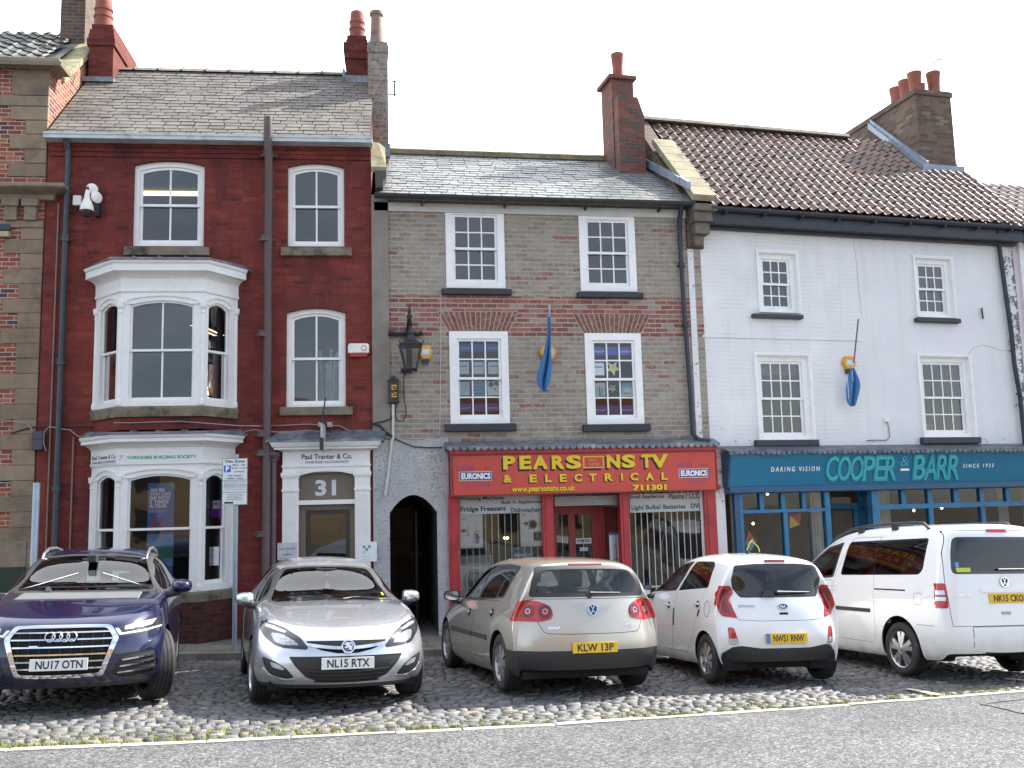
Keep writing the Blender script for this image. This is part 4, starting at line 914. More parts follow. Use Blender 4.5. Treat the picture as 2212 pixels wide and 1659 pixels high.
for k,a in (('q',(463,752,798,790)),('q',(482,1592,902,1632)),('n',(495,1335,940,1392)),('o',(553,1035,1142,1095))):
    q=R4(FW,k,*a,w=.08); obj('sill',MB().box(q[0],q[1],-.1,.1,q[2],q[3]),M('charcoal_sill',(.04,.042,.055),.6,var=.15),wh,bevel=.015)
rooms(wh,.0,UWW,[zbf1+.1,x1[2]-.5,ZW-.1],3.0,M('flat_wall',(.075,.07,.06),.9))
mb=MB(); a,b_=x4[0]+.72*(x4[1]-x4[0]),x4[1]-.13; k=30; vs=[]
for i in range(k+1):
    t=i/k; vs+=[(a+(b_-a)*t,.26+.025*math.sin(t*28),x4[2]),(a+(b_-a)*t,.26+.025*math.sin(t*28),x4[3])]
mb.add(vs,[(2*i,2*i+2,2*i+3,2*i+1) for i in range(k)]); obj('curtain',mb,M('taupe_curtain',(.26,.23,.19),.95),wh)
mb=MB(); mb.box(x2[0]+.1,x2[1]-.1,.24,.26,x2[3]-.34,x2[3]-.1); obj('blind',mb,M('cream_blind',(.42,.40,.31),.9),wh)
mb=MB(); q=R4(FW,'o',640,885,748,948); mb.box(q[0],q[1],.25,.45,q[2],q[3]); obj('cardboard_box',mb,M('cardboard',(.5,.44,.34),.9),wh)
mb=MB(); ox,oz=x1[0]+.3,x1[2]+.12
for _ in range(70): 
    p=Vector((rng.uniform(x1[0]+.12,x1[1]-.12),rng.uniform(.2,.4),x1[2]+.1+abs(rng.gauss(0,.12)))); d=Vector((rng.gauss(0,1),rng.gauss(0,1),rng.gauss(0,1))).normalized()*.05; e_=d.orthogonal()*.4
    mb.add([p-d,p+e_,p+d,p-e_],[(0,1,2,3)])
obj('house_plant',mb,M('window_plant_leaf',(.06,.11,.05),.6,var=.4),wh)
mb=MB()
for k,pts in (('o',((1010,215),(1035,180),(1050,150),(1110,122),(1150,118),(1210,130),(1300,155),(1370,175),(1425,162))),('o',((1150,1052),(1190,1058),(1200,1075),(1212,1100))),('q',((1120,205),(1130,300),(1150,420),(1160,560),(1185,760)))):
    P_=[(Q(k,x,y)[0]+rng.gauss(0,.006),-.003,Q(k,x,y)[1]+rng.gauss(0,.006)) for x,y in pts]; mb.tube(P_,.0035 if k!='q' else .0025,4)
obj('wall_crack',mb,M('crack_dark',(.3,.28,.27),.9),wh)
# eaves, gutter and roof
mb=MB(); zg=Q('v',1830,468,.3)[1]
gutter(mb,.22,UWW+.05,-.36,zg,.075); mb.box(.2,UWW+.02,-.30,-.1,zg-.28,zg-.04); mb.box(.2,UWW,-.12,.03,zg-.33,zg-.2)
for i in range(9): x=.5+i*.8; mb.box(x-.015,x+.015,-.44,-.3,zg-.12,zg-.085)
obj('gutter',mb,M('blue_black_eaves',(.024,.028,.042),.5,var=.2),wh)
ew=zg+.05
PAN=M('brown_pantile',(.155,.085,.065),.5,var=.2,vs=4,rnd=.35,bump=.3,bs=50,dirt=(.085,.07,.062),ds=1.4,dt=(.42,.68))
def dep(s): return s
ridz=ew+2.75*math.tan(PIT_W)
mb=MB(); mb.T=roofM(ew,PIT_W,-.36); pantiles(mb,.25,UWW+.25,3.85/1.0,.205,.27,.045); mb.T=None; mb.cr=.5
mb.add([(.1,-.3,ew-.03),(UWW,-.3,ew-.03),(UWW,2.39,ridz-.04),(.1,2.39,ridz-.04),(.1,5.4,ew-.2),(UWW,5.4,ew-.2)],[(0,1,2,3),(3,2,5,4)])
obj('roof',mb,PAN,wh)
mb=MB(); x=.1
while x<5.0:
    l=.42; mb.prismx([(2.16,ridz-.05),(2.62,ridz-.05),(2.58,ridz+.03),(2.47,ridz+.07),(2.31,ridz+.07),(2.2,ridz+.03)],x,x+l-.006); x+=l
obj('ridge_tile',mb,M('stone_ridge',(.26,.235,.19),.9,var=.25,bump=.3,dirt=(.14,.125,.1),ds=3),wh)
# gable parapet with stone coping on the left, kneeler
mb=MB(); kz=Q('i',1600,1380,.3)[1]
mb.prismx([(-.05,ZW-.6),(5.4,ZW-.6),(5.4,kz),(2.45,ridz+.15),(-.1,kz+.0)],-.13,.2); obj('gable_wall',mb,BRC,wh)
mb=MB(); n=7; A0=Vector((-.36,kz-.03)); A1=Vector((1.35,ridz-.95)); dd=(A1-A0)
for i in range(n):
    a,b_=A0+dd*(i/n),A0+dd*((i+1)/n-.006); mb.cr=rng.uniform(.1,1); mb.prismx([(a.x,a.y),(b_.x,b_.y),(b_.x-.06,b_.y+.1),(a.x-.06,a.y+.1)],-.14,.3)
obj('coping',mb,M('lichened_coping2',(.29,.255,.17),.9,var=.2,vs=6,bump=.35,rnd=.15,dirt=(.14,.125,.09),ds=3),wh)
mb=MB(); z=lambda y:Q('q',60,y,.3)[1]; x0,x1_=-.12,.3
for (ya,yb,xa,xb,o_) in ((30,75,-.12,.34,.42),(75,140,-.1,.27,.34),(140,215,-.06,.24,.27),(215,285,-.04,.15,.18)): mb.box(xa,xb,-o_,.05,z(yb),z(ya))
obj('kneeler',mb,M('weathered_kneeler',(.15,.13,.105),.9,var=.25,bump=.4,bs=30),wh,bevel=.02)
mb=MB(); n=8; B0=Vector((-.3,ZM+.2)); B1=Vector((2.2,rzm+.05))
for i in range(n):
    a,b_=B0+(B1-B0)*(i/n),B0+(B1-B0)*((i+1)/n+.01); mb.prismx([(a.x,a.y),(b_.x,b_.y),(b_.x,b_.y+.17),(a.x,a.y+.15)],-.2-.01*(i%2),-.13)
obj('flashing',mb,M('pale_lead',(.25,.29,.36),.5,.3,var=.2,vs=7),wh)
# left chimney of the white house
CH3=brick('red_brown_chimney',[(0,(.19,.07,.055)),(.3,(.16,.075,.06)),(.55,(.23,.09,.065)),(.75,(.12,.07,.06)),(.9,(.10,.085,.075))],(.16,.12,.10),mx=.05,mz=.15,bump=.8,var=.3,wob=.012)
a=Q('i',985,560,-1.55); b_=Q('i',1110,560,-1.55); zt=Q('i',1010,370,-1.55)[1]
u0=Q('i',925,430,-1.55)[0]; u1=b_[0]
mb=MB(); mb.box(u0,u1,1.55,2.15,ZW,zt); o_=Q('i',1140,530,-1.3)
mb.prism([(u0+.02,ZW),(Q('i',1195,770,-1.3)[0],ZW+1),(Q('i',1195,680,-1.3)[0],Q('i',1195,680,-1.3)[1]),(Q('i',1140,530,-1.3)[0],Q('i',1140,530,-1.3)[1]),(u0+.02,Q('i',950,515,-1.3)[1])],1.3,1.6)
mb.box(u0-.07,u1+.05,1.48,2.22,zt-.04,zt+.04)
c4=obj('chimney',mb,CH3,wh)
chimney_pot(c4,Q('i',975,270,-1.9)[0],1.9,zt+.03,Q('i',975,188,-1.9)[1]-zt,.125,POT,'plain_' if False else 'flare')
# big right chimney
a=Q('m',1400,700,-1.45); b_=Q('m',1625,700,-1.45); zt=Q('m',1400,395,-1.45)[1]
CH4=brick('sooty_brown_brick',[(0,(.12,.08,.06)),(.3,(.15,.105,.075)),(.55,(.10,.075,.065)),(.75,(.18,.12,.085)),(.92,(.2,.165,.13))],(.17,.14,.115),mx=.05,mz=.14,bump=.8,var=.3,wob=.01,soot=((.05,.042,.038),.5,.75))
xl,xr=Q('m',1385,700,-1.45)[0],Q('m',1640,740,-1.45)[0]
c5=stack(wh,xl,xr,1.45,4.3,ZW+.4,zt,CH4,[(zt-.14,zt-.03,.03)])
mb=MB(); mb.box(xl+.1,xr-.1,1.6,4.2,zt,zt+.05); obj('flaunching',mb,M('cement',(.3,.28,.25),.9),c5)
for (k,x,y,yb,yl,r) in (('m',1490,292,390,1.9,.15),('m',1357,292,385,2.0,.15),('m',1292,347,440,2.9,.15),('m',1227,400,490,3.8,.15),('m',1414,365,390,2.9,.06)):
    q=Q(k,x,y,-yl); chimney_pot(c5,q[0],yl,zt+.03,q[1]-zt,r,POT,'flare')
q=Q('m',1560,1010,-1.4); mb=MB(); mb.box(xl-.03,xr+.08,1.30,1.46,q[1]-.12,q[1]+.2); mb.box(xr,xr+.07,1.4,2.2,q[1]-.1,q[1]+.2)
P0=Vector((1.3,q[1]+.02)); P1=Vector((3.0,q[1]+1.72))
for off,hh in ((-.14,.1),(-.07,.2)): mb.prismx([(P0.x-.1,P0.y-.05),(P1.x,P1.y-.05),(P1.x,P1.y+hh),(P0.x-.1,P0.y+hh)],xl+off,xl+off+.08)
obj('flashing',mb,M('pale_lead',(.25,.29,.36)),wh)
mb=MB()
def qp(a,b_,yl=2.3): q=Q('m',a,b_,-yl); return (q[0],yl,q[1])
mb.tube([qp(1505,330),qp(1497,205)],.012,6); mb.tube([qp(1490,207),qp(1530,188),qp(1560,180)],.012,6)
for x,y in ((1530,188),(1545,184),(1512,198)): mb.tube([qp(x-4,y-14),qp(x+8,y+16)],.007,5)
tag(obj('television_aerial',mb,M('aerial_metal',(.12,.1,.11),.5,.5),M_=FW.M),'thin television aerial on the chimney of the white house','aerial')
# ivy-black downpipe at the right corner
def qf(k,a,b_,w=.08): q=Q(k,a,b_,w); return (q[0],-w,q[1])
pipe(wh,[(Q('n',1290,480,.3)[0],-.3,Q('n',1290,480,.3)[1]),qf('n',1310,560),qf('n',1335,740),qf('n',1385,1100),qf('n',1440,1480),qf('o',1470,300),qf('o',1530,640),(Q('o',1566,1100,.1)[0]+.03,-.1,2.4)],.045,M('blue_black_pipe',(.02,.026,.04)),[],'downpipe')
mb=MB()
for i in range(420):
    t=rng.random(); y=730+t*1500; k,yy=('n',y) if y<1480 else ('o',y-1493)
    x=1370+(y-730)*.105
    if noise.noise((t*16,0,5))<-.05: continue
    q=Q(k,x,yy,.1); p=Vector((q[0]+rng.gauss(0,.045),-.1+rng.gauss(0,.03),q[1])); d=Vector((rng.gauss(0,1),rng.gauss(0,1),rng.gauss(0,1))).normalized()*rng.uniform(.012,.03); e_=d.orthogonal()*.8
    mb.cr=rng.uniform(.05,1); mb.add([p-d,p+e_,p+d,p-e_],[(0,1,2,3)])
o=obj('dried_creeper',mb,M('dead_creeper',(.045,.038,.034),.9,rnd=.4),M_=FW.M); o['kind']='stuff'; o['label']='dark withered creeper clinging to the downpipe of the white house'
# ================================================================ PINK HOUSE beyond
ph=thing('pale_pink_house','pale pink rendered house beyond the ivy-dark downpipe of the white house','house',FW.M)
mb=MB(); zt=Q('n',1450,585)[1]; mb.add([(UWW+.005,.03,-.5),(UWW+5,.03,-.5),(UWW+5,.03,zt+.3),(UWW+.005,.03,zt+.3)],[(0,1,2,3)]); obj('wall',mb,M('pale_pink_render',(.66,.58,.62),.8,var=.06,bump=.15),ph)
mb=MB(); gutter(mb,UWW+.05,UWW+5,-.34,zg-.02,.07); mb.box(UWW+.05,UWW+5,-.28,.03,zt,zg-.03); obj('gutter',mb,M('blue_black_eaves',(.024,.028,.042)),ph)
mb=MB(); mb.T=roofM(ew-.02,R(38),-.36); pantiles(mb,UWW+.3,UWW+6,2.7,.25,.3,.045); mb.T=None; mb.cr=.5; t=math.tan(R(38)); mb.add([(UWW,-.3,ew-.06),(UWW+6,-.3,ew-.06),(UWW+6,1.7,ew-.06+2.0*t),(UWW,1.7,ew-.06+2.0*t)],[(0,1,2,3)])
obj('roof',mb,M('glossy_brown_pantile',(.20,.14,.125),.3,var=.15,rnd=.25),ph)
mb=MB(); q=Q('n',1515,600,.02); mb.box(q[0]-.02,q[0]+.09,-.03,.03,-.3,zt); obj('corner_trim',mb,M('white_trim',(.75,.73,.75),.7),ph)
# ================================================================ RED SHOPFRONT (parts of the grey brick house)
REDP=M('signal_red_paint',(.40,.028,.035),.38,var=.08,dirt=(.25,.02,.025),ds=2)
FASC=M('faded_red_fascia',(.50,.060,.040),.45,var=.07,vs=2)
YEL=M('yellow_lettering',(.72,.50,.015),.5,var=.03); LSH=M('letter_shadow',(.03,.012,.015),.6,var=.05)
NAVY=M('navy_badge',(.05,.06,.22),.45,var=.05); WHTL=M('white_lettering',(.85,.85,.83),.5,var=.02); PUR=M('purple_lettering',(.17,.06,.20),.5,var=.05)
INK=M('dark_ink',(.03,.032,.04),.6,var=.05)
GOLD=M('faded_gold_lettering',(.42,.17,.07),.6)
def fr(F,k,a,b_,c,d,w=0): return F.rect(k,a,b_,c,d,w)
SHY=.06
# cornice of the fascia, side returns, scalloped lead top
mb=MB(); mb.box(uf0-.0,uf1+.0,-FW_+.02,.0,zf0,zf1); 
mb.box(uf0-.03,uf1+.03,-FW_-.045,-.02,zf1-.005,V('r4',1000,75,.35)[1])
mb.box(uf0-.02,uf0,-FW_-.02,0,zf0-.01,zf1); mb.box(uf1,uf1+.02,-FW_-.02,0,zf0-.01,zf1)
obj('fascia_box',mb,REDP,sh_)
mb=MB(); ze_=V('r4',1000,72,.38)[1]; zt_=V('r4',1000,8,.05)[1]+.06; u0,u1=uf0-.1,uf1+.06
mb.add([(u0,-.40,ze_+.05),(u1,-.40,ze_+.05),(u1,-.02,zt_),(u0,-.02,zt_),(u0,-.36,ze_+.0),(u1,-.36,ze_),(u0,-.02,ze_),(u1,-.02,ze_)],[(0,1,2,3),(4,5,1,0),(0,3,6,4),(1,5,7,2)])
n=int((u1-u0)/.118)
for i in range(n):
    cx=u0+(i+.5)*(u1-u0)/n; r=(u1-u0)/n/2*.96; q=rng.gauss(0,.004)
    mb.prism([(cx+r*math.cos(t),ze_+.045-max(0,-math.sin(t))*r*1.15) for t in [math.pi+j*math.pi/7 for j in range(8)]]+[(cx+r,ze_+.055),(cx-r,ze_+.055)],-.41+q,-.395+q)
obj('lead_canopy',mb,LEAD,sh_)
# sign board
ps=thing('shop_sign','faded red fascia sign with big yellow shop lettering and white on navy badges','sign',on(FM,(uf0+uf1)/2,(zf0+zf1)/2,FW_))
CX,CZ=(uf0+uf1)/2,(zf0+zf1)/2
def toL(r): return r[0]-CX,r[1]-CX,r[2]-CZ,r[3]-CZ
hw,hh=(uf1-uf0)/2,(zf1-zf0)/2
obj('sign_board',MB().box(-hw+.01,hw-.01,-.012,.03,-hh,hh),FASC,ps)
mb=MB(); mb.ring(outline(-hw,hw,-hh-.01,hh),outline(-hw+.012,hw-.012,-hh+.012,hh-.03),-.03,.0); obj('sign_frame',mb,M('dark_red_frame',(.16,.02,.02),.5),ps)
yl=MB(); bk=MB()
def lett(s,k,a,b_,c,d,bold=.02,sh=True,mb_=None,dx=-.03,dz_=-.035):
    r=toL(fr(FM,k,a,b_,c,d,FW_)); vs,fs=text(s,r[0],r[1],r[2],r[3],-.013,.012,bold); (mb_ or yl).add(vs,fs)
    if sh: vs,fs=text(s,r[0]+dx,r[1]+dx,r[2]+dz_,r[3]+dz_,-.0125,.003,bold); bk.add(vs,fs)
for i,(ch,a,b_) in enumerate((('P',512,605),('E',632,722),('A',728,845),('R',870,970),('S',975,1090))): lett(ch,'k',a,290-i*1.2,b_,388-i*1.2,.045)
for i,(ch,a,b_) in enumerate((('N',1275,1375),('S',1385,1490),('T',1530,1610),('V',1600,1732))): lett(ch,'k',a,282-i*1.5,b_,377-i*1.0,.045)
for i,(ch,a,b_) in enumerate((('&',515,578),('E',707,762),('L',822,870),('E',930,982),('C',1037,1097),('T',1145,1202),('R',1260,1324),('I',1380,1395),('C',1450,1510),('A',1562,1624),('L',1678,1726))): lett(ch,'k',a,430-i*1.8,b_,486-i*2.0,.04,True,None,-.02,-.02)
lett('www.pearsonstv.co.uk','k',577,513,1045,557,.035,True,None,-.008,-.008); lett('711301','k',1468,503,1718,541,.05,True,None,-.015,-.012)
r=toL(fr(FM,'k',1102,293,1257,378,FW_)); yl.ring(outline(*r),outline(r[0]+.018,r[1]-.018,r[2]+.018,r[3]-.018),-.02,-.012); bk.box(r[0],r[1]-.05,-.0135,-.0125,r[2]-.04,r[2])
obj('lettering',yl,YEL,ps); obj('letter_shade',bk,LSH,ps)
mb=MB(); 
for s,a,b_,c,d in (('EST.',1150,312,1213,328),('1978',1150,343,1220,360)): 
    r=toL(fr(FM,'k',a,b_,c,d,FW_)); mb.add(*text(s,*r,-.013,.003,.01))
obj('small_lettering',mb,M('pink_lettering',(.62,.25,.15),.5),ps)
bd=MB(); wl=MB(); pr=MB(); br=MB()
for (a,b_,c,d) in ((190,410,440,468),(1808,388,2032,445)):
    r=toL(fr(FM,'k',a,b_,c,d,FW_)); bd.box(r[0],r[1],-.02,-.012,r[2],r[3]); br.ring(outline(r[0]-.006,r[1]-.02,r[2]-.006,r[3]+.006),outline(r[0]+.004,r[1]-.03,r[2]+.004,r[3]-.004),-.0225,-.012)
    W2=r[1]-r[0]; H2=r[3]-r[2]
    wl.add(*text('EURONICS',r[0]+W2*.06,r[0]+W2*.92,r[2]+H2*.16,r[3]-H2*.14,-.0205,.004,.035))
    pr.add(*text('Your local',r[0]-W2*.1,r[0]+W2*.45,r[3]+H2*.2,r[3]+H2*.95,-.0125,.002,.0,.15)); pr.add(*text('C E N T R E',r[0]+W2*.22,r[0]+W2*.9,r[2]-H2*.8,r[2]-H2*.3,-.0125,.002,.02))
    for (t,z,s) in ((.78,.5,.022),(.92,.4,.015),(1.0,-.3,.016)):
        cx,cz=r[0]+W2*t,r[3]+H2*z; pr.prism([(cx+s*(1 if j%2==0 else .4)*math.sin(j*math.pi/5),cz+s*(1 if j%2==0 else .4)*math.cos(j*math.pi/5)) for j in range(10)],-.0225,-.012)
obj('badge',bd,NAVY,ps); obj('badge_border',br,M('cream_border',(.7,.55,.4),.5),ps); obj('badge_lettering',wl,WHTL,ps); obj('purple_lettering',pr,PUR,ps)
# pilasters
pil=[V('k',a,800,.1)[0] for a in (113,193,808,890,1383,1448,2008,2093)]
mb=MB(); zp=zf0+.02
for a,b_ in ((0,1),(2,3),(4,5),(6,7)):
    mb.box(pil[a],pil[b_],-.1,.12,-.35,zp); mb.box(pil[a]+.05,pil[b_]-.05,-.115,-.1,.2,zp-.1)
obj('pilaster',mb,REDP,sh_)
mb=MB(); mb.box(pil[1],pil[2],-.04,.12,-.35,.32); mb.box(pil[5],pil[6],-.04,.12,-.35,.32); mb.box(pil[1],pil[2],-.07,.1,.32,.36); mb.box(pil[5],pil[6],-.07,.1,.32,.36); obj('stall_riser',mb,REDP,sh_)
mb=MB(); GY=.02
for a,b_ in ((1,2),(5,6)): mb.quad((pil[a],GY,.36),(pil[b_],GY,.36),(pil[b_],GY,zf0+.05),(pil[a],GY,zf0+.05))
obj('pane',mb,GLS,sh_)
# lobby with red double door
dy=.95
mb=MB(); zt=V('k',1000,655,-dy)[1]
mb.quad((pil[3],.1,-.3),(pil[3]+.12,dy,-.3),(pil[3]+.12,dy,zf0+.1),(pil[3],.1,zf0+.1)); mb.quad((pil[4],.1,zf0-.25),(pil[4]-.25,dy,zf0-.25),(pil[4]-.25,dy,zf0+.1),(pil[4],.1,zf0+.1)); mb.quad((pil[3],.1,zf0+.0),(pil[4],.1,zf0+.0),(pil[4],dy,zf0),(pil[3],dy,zf0))
mb.quad((pil[3],dy+.02,zt),(pil[4],dy+.02,zt),(pil[4],dy+.02,zf0),(pil[3],dy+.02,zf0)); obj('lobby_wall',mb,M('lobby_grey',(.25,.25,.25),.8),sh_)
mb=MB(); q=fr(FM,'k',893,590,1380,648,-.1)
for i in range(7): z=q[2]+(q[3]-q[2])*i/7; mb.box(q[0],q[1],.10,.16+.01*(i%2),z+.003,z+(q[3]-q[2])/7-.003)
obj('roller_shutter',mb,M('galvanised_shutter',(.3,.31,.31),.45,.6),sh_)
d0=V('k',893,800,-dy)[0]; d1=V('k',1265,800,-dy)[0]
p1=fr(FM,'k',905,725,1003,1040,-dy); p2=fr(FM,'k',1042,722,1175,1040,-dy)
mb=MB(); wall(mb,d0,d1,-.25,zt,[(p1[0],p1[1],.1,p1[3]),(p2[0],p2[1],.1,p2[3])],.04,dy); mb.box(d0,d1,dy-.03,dy+.03,zt-.03,zt+.03)
dd_=obj('shop_door',mb,M('deep_red_door',(.33,.012,.018),.35,var=.08),sh_)
mb=MB(); mb.quad((p1[0],dy+.02,.1),(p1[1],dy+.02,.1),(p1[1],dy+.02,p1[3]),(p1[0],dy+.02,p1[3])); mb.quad((p2[0],dy+.02,.1),(p2[1],dy+.02,.1),(p2[1],dy+.02,p2[3]),(p2[0],dy+.02,p2[3])); obj('pane',mb,GLS,dd_)
mb=MB(); mb.quad((pil[4]-.02,.12,-.2),(d1,dy,-.2),(d1,dy,zf0-.25),(pil[4]-.02,.12,zf0-.25)); obj('side_pane',mb,GLS,sh_)
bars=MB()
for a,b_,c,d in ((0,0,p1,.5),(0,0,p2,.5)): x=c[0]+(c[1]-c[0])*d; bars.box(x-.006,x+.006,dy+.03,dy+.045,.1,c[3])
x=235
for k in range(13): 
    for (xx,lo) in ((196+k*47.5,0),(1449+k*44.5,1)):
        if (lo==0 and xx>805) or (lo==1 and xx>2003): continue
        u=V('k',xx,850,-.15)[0]; bars.box(u-.007,u+.007,.15,.165,.36,zf0)
for z in (.55,): bars.box(pil[1],pil[2],.165,.18,z,z+.03); bars.box(pil[5],pil[6],.165,.18,z,z+.03)
obj('window_bar',bars,M('white_security_bar',(.75,.76,.74),.4),sh_)
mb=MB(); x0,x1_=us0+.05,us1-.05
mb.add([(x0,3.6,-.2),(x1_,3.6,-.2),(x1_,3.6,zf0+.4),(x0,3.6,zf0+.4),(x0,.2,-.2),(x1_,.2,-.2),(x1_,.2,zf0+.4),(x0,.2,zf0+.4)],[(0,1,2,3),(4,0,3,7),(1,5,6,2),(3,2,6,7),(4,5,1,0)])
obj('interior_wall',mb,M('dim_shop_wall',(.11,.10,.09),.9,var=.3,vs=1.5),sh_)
mb=MB()
for i in range(8): x=x0+.3+i*.65; h=rng.uniform(.5,1.5); mb.cr=rng.uniform(.05,1); mb.box(x,x+.5,rng.uniform(1.6,2.6),3.0,-.1,h)
obj('display_shelf',mb,M('dim_goods',(.16,.14,.13),.7,var=.5,vs=2,rnd=.6),sh_)
mb=MB(); 
for xx in (527,545): q=V('k',xx,895,-1.8); mb.lathe([(.0,-.03),(.03,0),(.0,.03)],(q[0],1.8,q[1]),8)
obj('lit_bulb',mb,M('lit_bulb',(1,.9,.6),emit=(1,.75,.35),es=9),sh_)
wm=thing('washing_machine','white washing machine behind the left pane of the red shop','appliance',on(FM,V('k',300,1080,-.4)[0],.36,-.32))
mb=MB(); mb.box(-.3,.3,0,.55,0,.85); obj('cabinet',mb,M('white_enamel',(.6,.62,.63),.3),wm,bevel=.02); mb=MB(); mb.lathe([(.2,0),(.2,.03),(.15,.045),(.15,.0)],(0,0,.42),24,'y'); obj('door_ring',mb,M('grey_plastic',(.3,.31,.32),.4),wm,smooth=True); mb=MB(); mb.lathe([(.15,.01),(.1,.03),(0.001,.035)],(0,0,.42),24,'y'); obj('door_glass',mb,M('dark_gloss',(.02,.02,.025),.08),wm,smooth=True); obj('control_panel',MB().box(-.28,.28,-.006,0,.72,.83),M('pale_grey_panel',(.35,.37,.4),.4),wm)
def sheet_thing(F,k,a,b_,c,d,w,name,label,cat,bgmat,prints=(),thick=.004,group=None,frame=None):
    """flat printed sheet; prints: (mat, kind, args) in 0..1 sheet coordinates"""
    r=F.rect(k,a,b_,c,d,w); W2,H2=r[1]-r[0],r[3]-r[2]
    t=thing(name,label,cat,on(F,r[0],r[2],w),group)
    obj('backing',MB().box(0,W2,0,thick,0,H2),bgmat,t)
    by={}
    for p in prints:
        mat,kind=p[0],p[1]; m_=by.setdefault(mat.name,(mat,MB()))[1]
        if kind=='t': s,x0,x1_,z0,z1=p[2:7]; bo=p[7]+.012 if len(p)>7 else .022; m_.add(*text(s,x0*W2,x1_*W2,z0*H2,z1*H2,-.0006,.0015,bo))
        elif kind=='b': x0,x1_,z0,z1=p[2:6]; m_.box(x0*W2,x1_*W2,-.0015,.001,z0*H2,z1*H2)
        elif kind=='c': cx,cz,r_=p[2:5]; m_.prism([(cx*W2+r_*math.cos(j*math.pi/10),cz*H2+r_*math.sin(j*math.pi/10)) for j in range(20)],-.002,.001)
        elif kind=='p': m_.prism([(x*W2,z*H2) for x,z in p[2]],-.0018,.001)
    for mat,m_ in by.values(): obj('print',m_,mat,t)
    if frame: m_=MB(); m_.ring(outline(0,W2,0,H2),outline(frame[1],W2-frame[1],frame[1],H2-frame[1]),-.004,.001); obj('border',m_,frame[0],t)
    return t
PAPER=M('white_paper',(.74,.77,.80),.6,var=.03); GREYB=M('frosted_grey_vinyl',(.42,.44,.45),.5,var=.06)
RINK=M('red_print',(.45,.08,.08),.6); BINK=M('blue_print',(.08,.16,.36),.6); LGR=M('pale_grey_print',(.5,.54,.6),.6); DGR=M('dark_grey_print',(.12,.13,.15),.6); TEAL=M('teal_print',(.03,.16,.26),.6)
sheet_thing(FM,'k',195,586,806,706,-.012,'window_vinyl','grey window banner listing washing machines and fridge freezers','window banner',GREYB,[(INK,'t','Washing Machines',.01,.53,.7,.97),(INK,'t','Built In Appliances',.5,.985,.46,.7),(INK,'t','Fridge Freezers',.005,.55,.07,.42,.02),(INK,'t','Dishwashers',.61,1.0,.03,.30)])
sheet_thing(FM,'k',1446,572,2004,694,-.012,'window_vinyl','grey window banner listing small appliances, light bulbs and DVD','window banner',GREYB,[(INK,'t','Small Appliances',.0,.46,.7,.95),(INK,'t','Plasma / LCD',.52,.94,.68,.97),(INK,'t','Light Bulbs/ Batteries',.02,.74,.08,.40),(INK,'t','DVD',.81,.97,.16,.42,.02)])
sheet_thing(FM,'k',195,712,367,967,-.03,'poster','white poster with a red floor tool and dark vacuum in the red shop window','poster',PAPER,[(RINK,'t','BOSCH',.72,.95,.905,.93),(LGR,'b',.05,.65,.90,.915),(LGR,'b',.05,.55,.86,.87),(DGR,'b',.05,.3,.81,.822),(LGR,'b',.05,.48,.76,.77),(RINK,'p',[(.32,.38),(.36,.38),(.35,.64),(.335,.64)]),(RINK,'b',.28,.40,.36,.375),(LGR,'b',.2,.8,.365,.37),(RINK,'c',.12,.5,.03),(PAPER,'c',.12,.5,.02),(DGR,'c',.2,.5,.028),(LGR,'b',.66,.675,.5,.8),(DGR,'p',[(.66,.14),(.82,.12),(.85,.3),(.8,.42),(.68,.4)]),(DGR,'p',[(.57,.14),(.6,.14),(.68,.48),(.64,.46)]),(DGR,'p',[(.7,.5),(.82,.5),(.84,.44),(.81,.44),(.8,.485),(.72,.485),(.71,.44),(.68,.44)])])
sheet_thing(FM,'k',638,704,809,953,-.03,'poster','white poster with a washing machine and a boxed figure five','poster',PAPER,[(RINK,'b',.07,.25,.91,.93),(LGR,'p',[(.36,.5),(.7,.5),(.7,.76),(.5,.8),(.38,.76)]),(PAPER,'p',[(.41,.52),(.69,.52),(.69,.74),(.41,.74)]),(DGR,'c',.58,.63,.075),(LGR,'c',.58,.63,.055),(DGR,'b',.06,.3,.66,.68),(DGR,'p',[(.2,.6),(.36,.62),(.36,.72),(.2,.7)]),(LGR,'b',.85,.9,.55,.83),(TEAL,'b',.58,.93,.15,.42),(PAPER,'b',.605,.905,.175,.395),(TEAL,'t','5',.68,.83,.25,.37,.04),(DGR,'b',.65,.86,.19,.205),(LGR,'b',.08,.5,.36,.375),(LGR,'b',.08,.45,.31,.32),(LGR,'b',.08,.5,.26,.27)])
sheet_thing(FM,'k',590,965,735,1035,-.5,'poster','pale blue leaflet board low in the left pane of the red shop','poster',M('pale_blue_card',(.25,.36,.5),.6),[(PAPER,'b',.05,.95,.1,.35),(BINK,'b',.05,.4,.5,.8)])
sheet_thing(FM,'k',1050,897,1167,935,-dy+.04,'door_sticker','white sticker with a red heart on the red shop door','sticker',PAPER,[(DGR,'t','WE',.06,.28,.3,.75,.02),(DGR,'t','SEBO',.58,.94,.3,.75,.02),(RINK,'p',[(.43,.12),(.54,.55),(.52,.8),(.46,.8),(.43,.65),(.40,.8),(.34,.8),(.32,.55)])])
sheet_thing(FM,'k',1080,965,1140,990,-dy+.04,'door_sticker','small white notice low on the red shop door','sticker',PAPER,[(LGR,'b',.1,.9,.4,.6)])
sheet_thing(FM,'k',1295,855,1385,1090,-.45,'poster','poster of a red upright vacuum beside the red shop door','poster',PAPER,[(BINK,'b',0,1,.92,1),(RINK,'p',[(.42,.2),(.62,.2),(.66,.5),(.56,.7),(.5,.7),(.4,.5)]),(RINK,'b',.515,.545,.7,.9),(RINK,'b',.3,.74,.14,.2)])
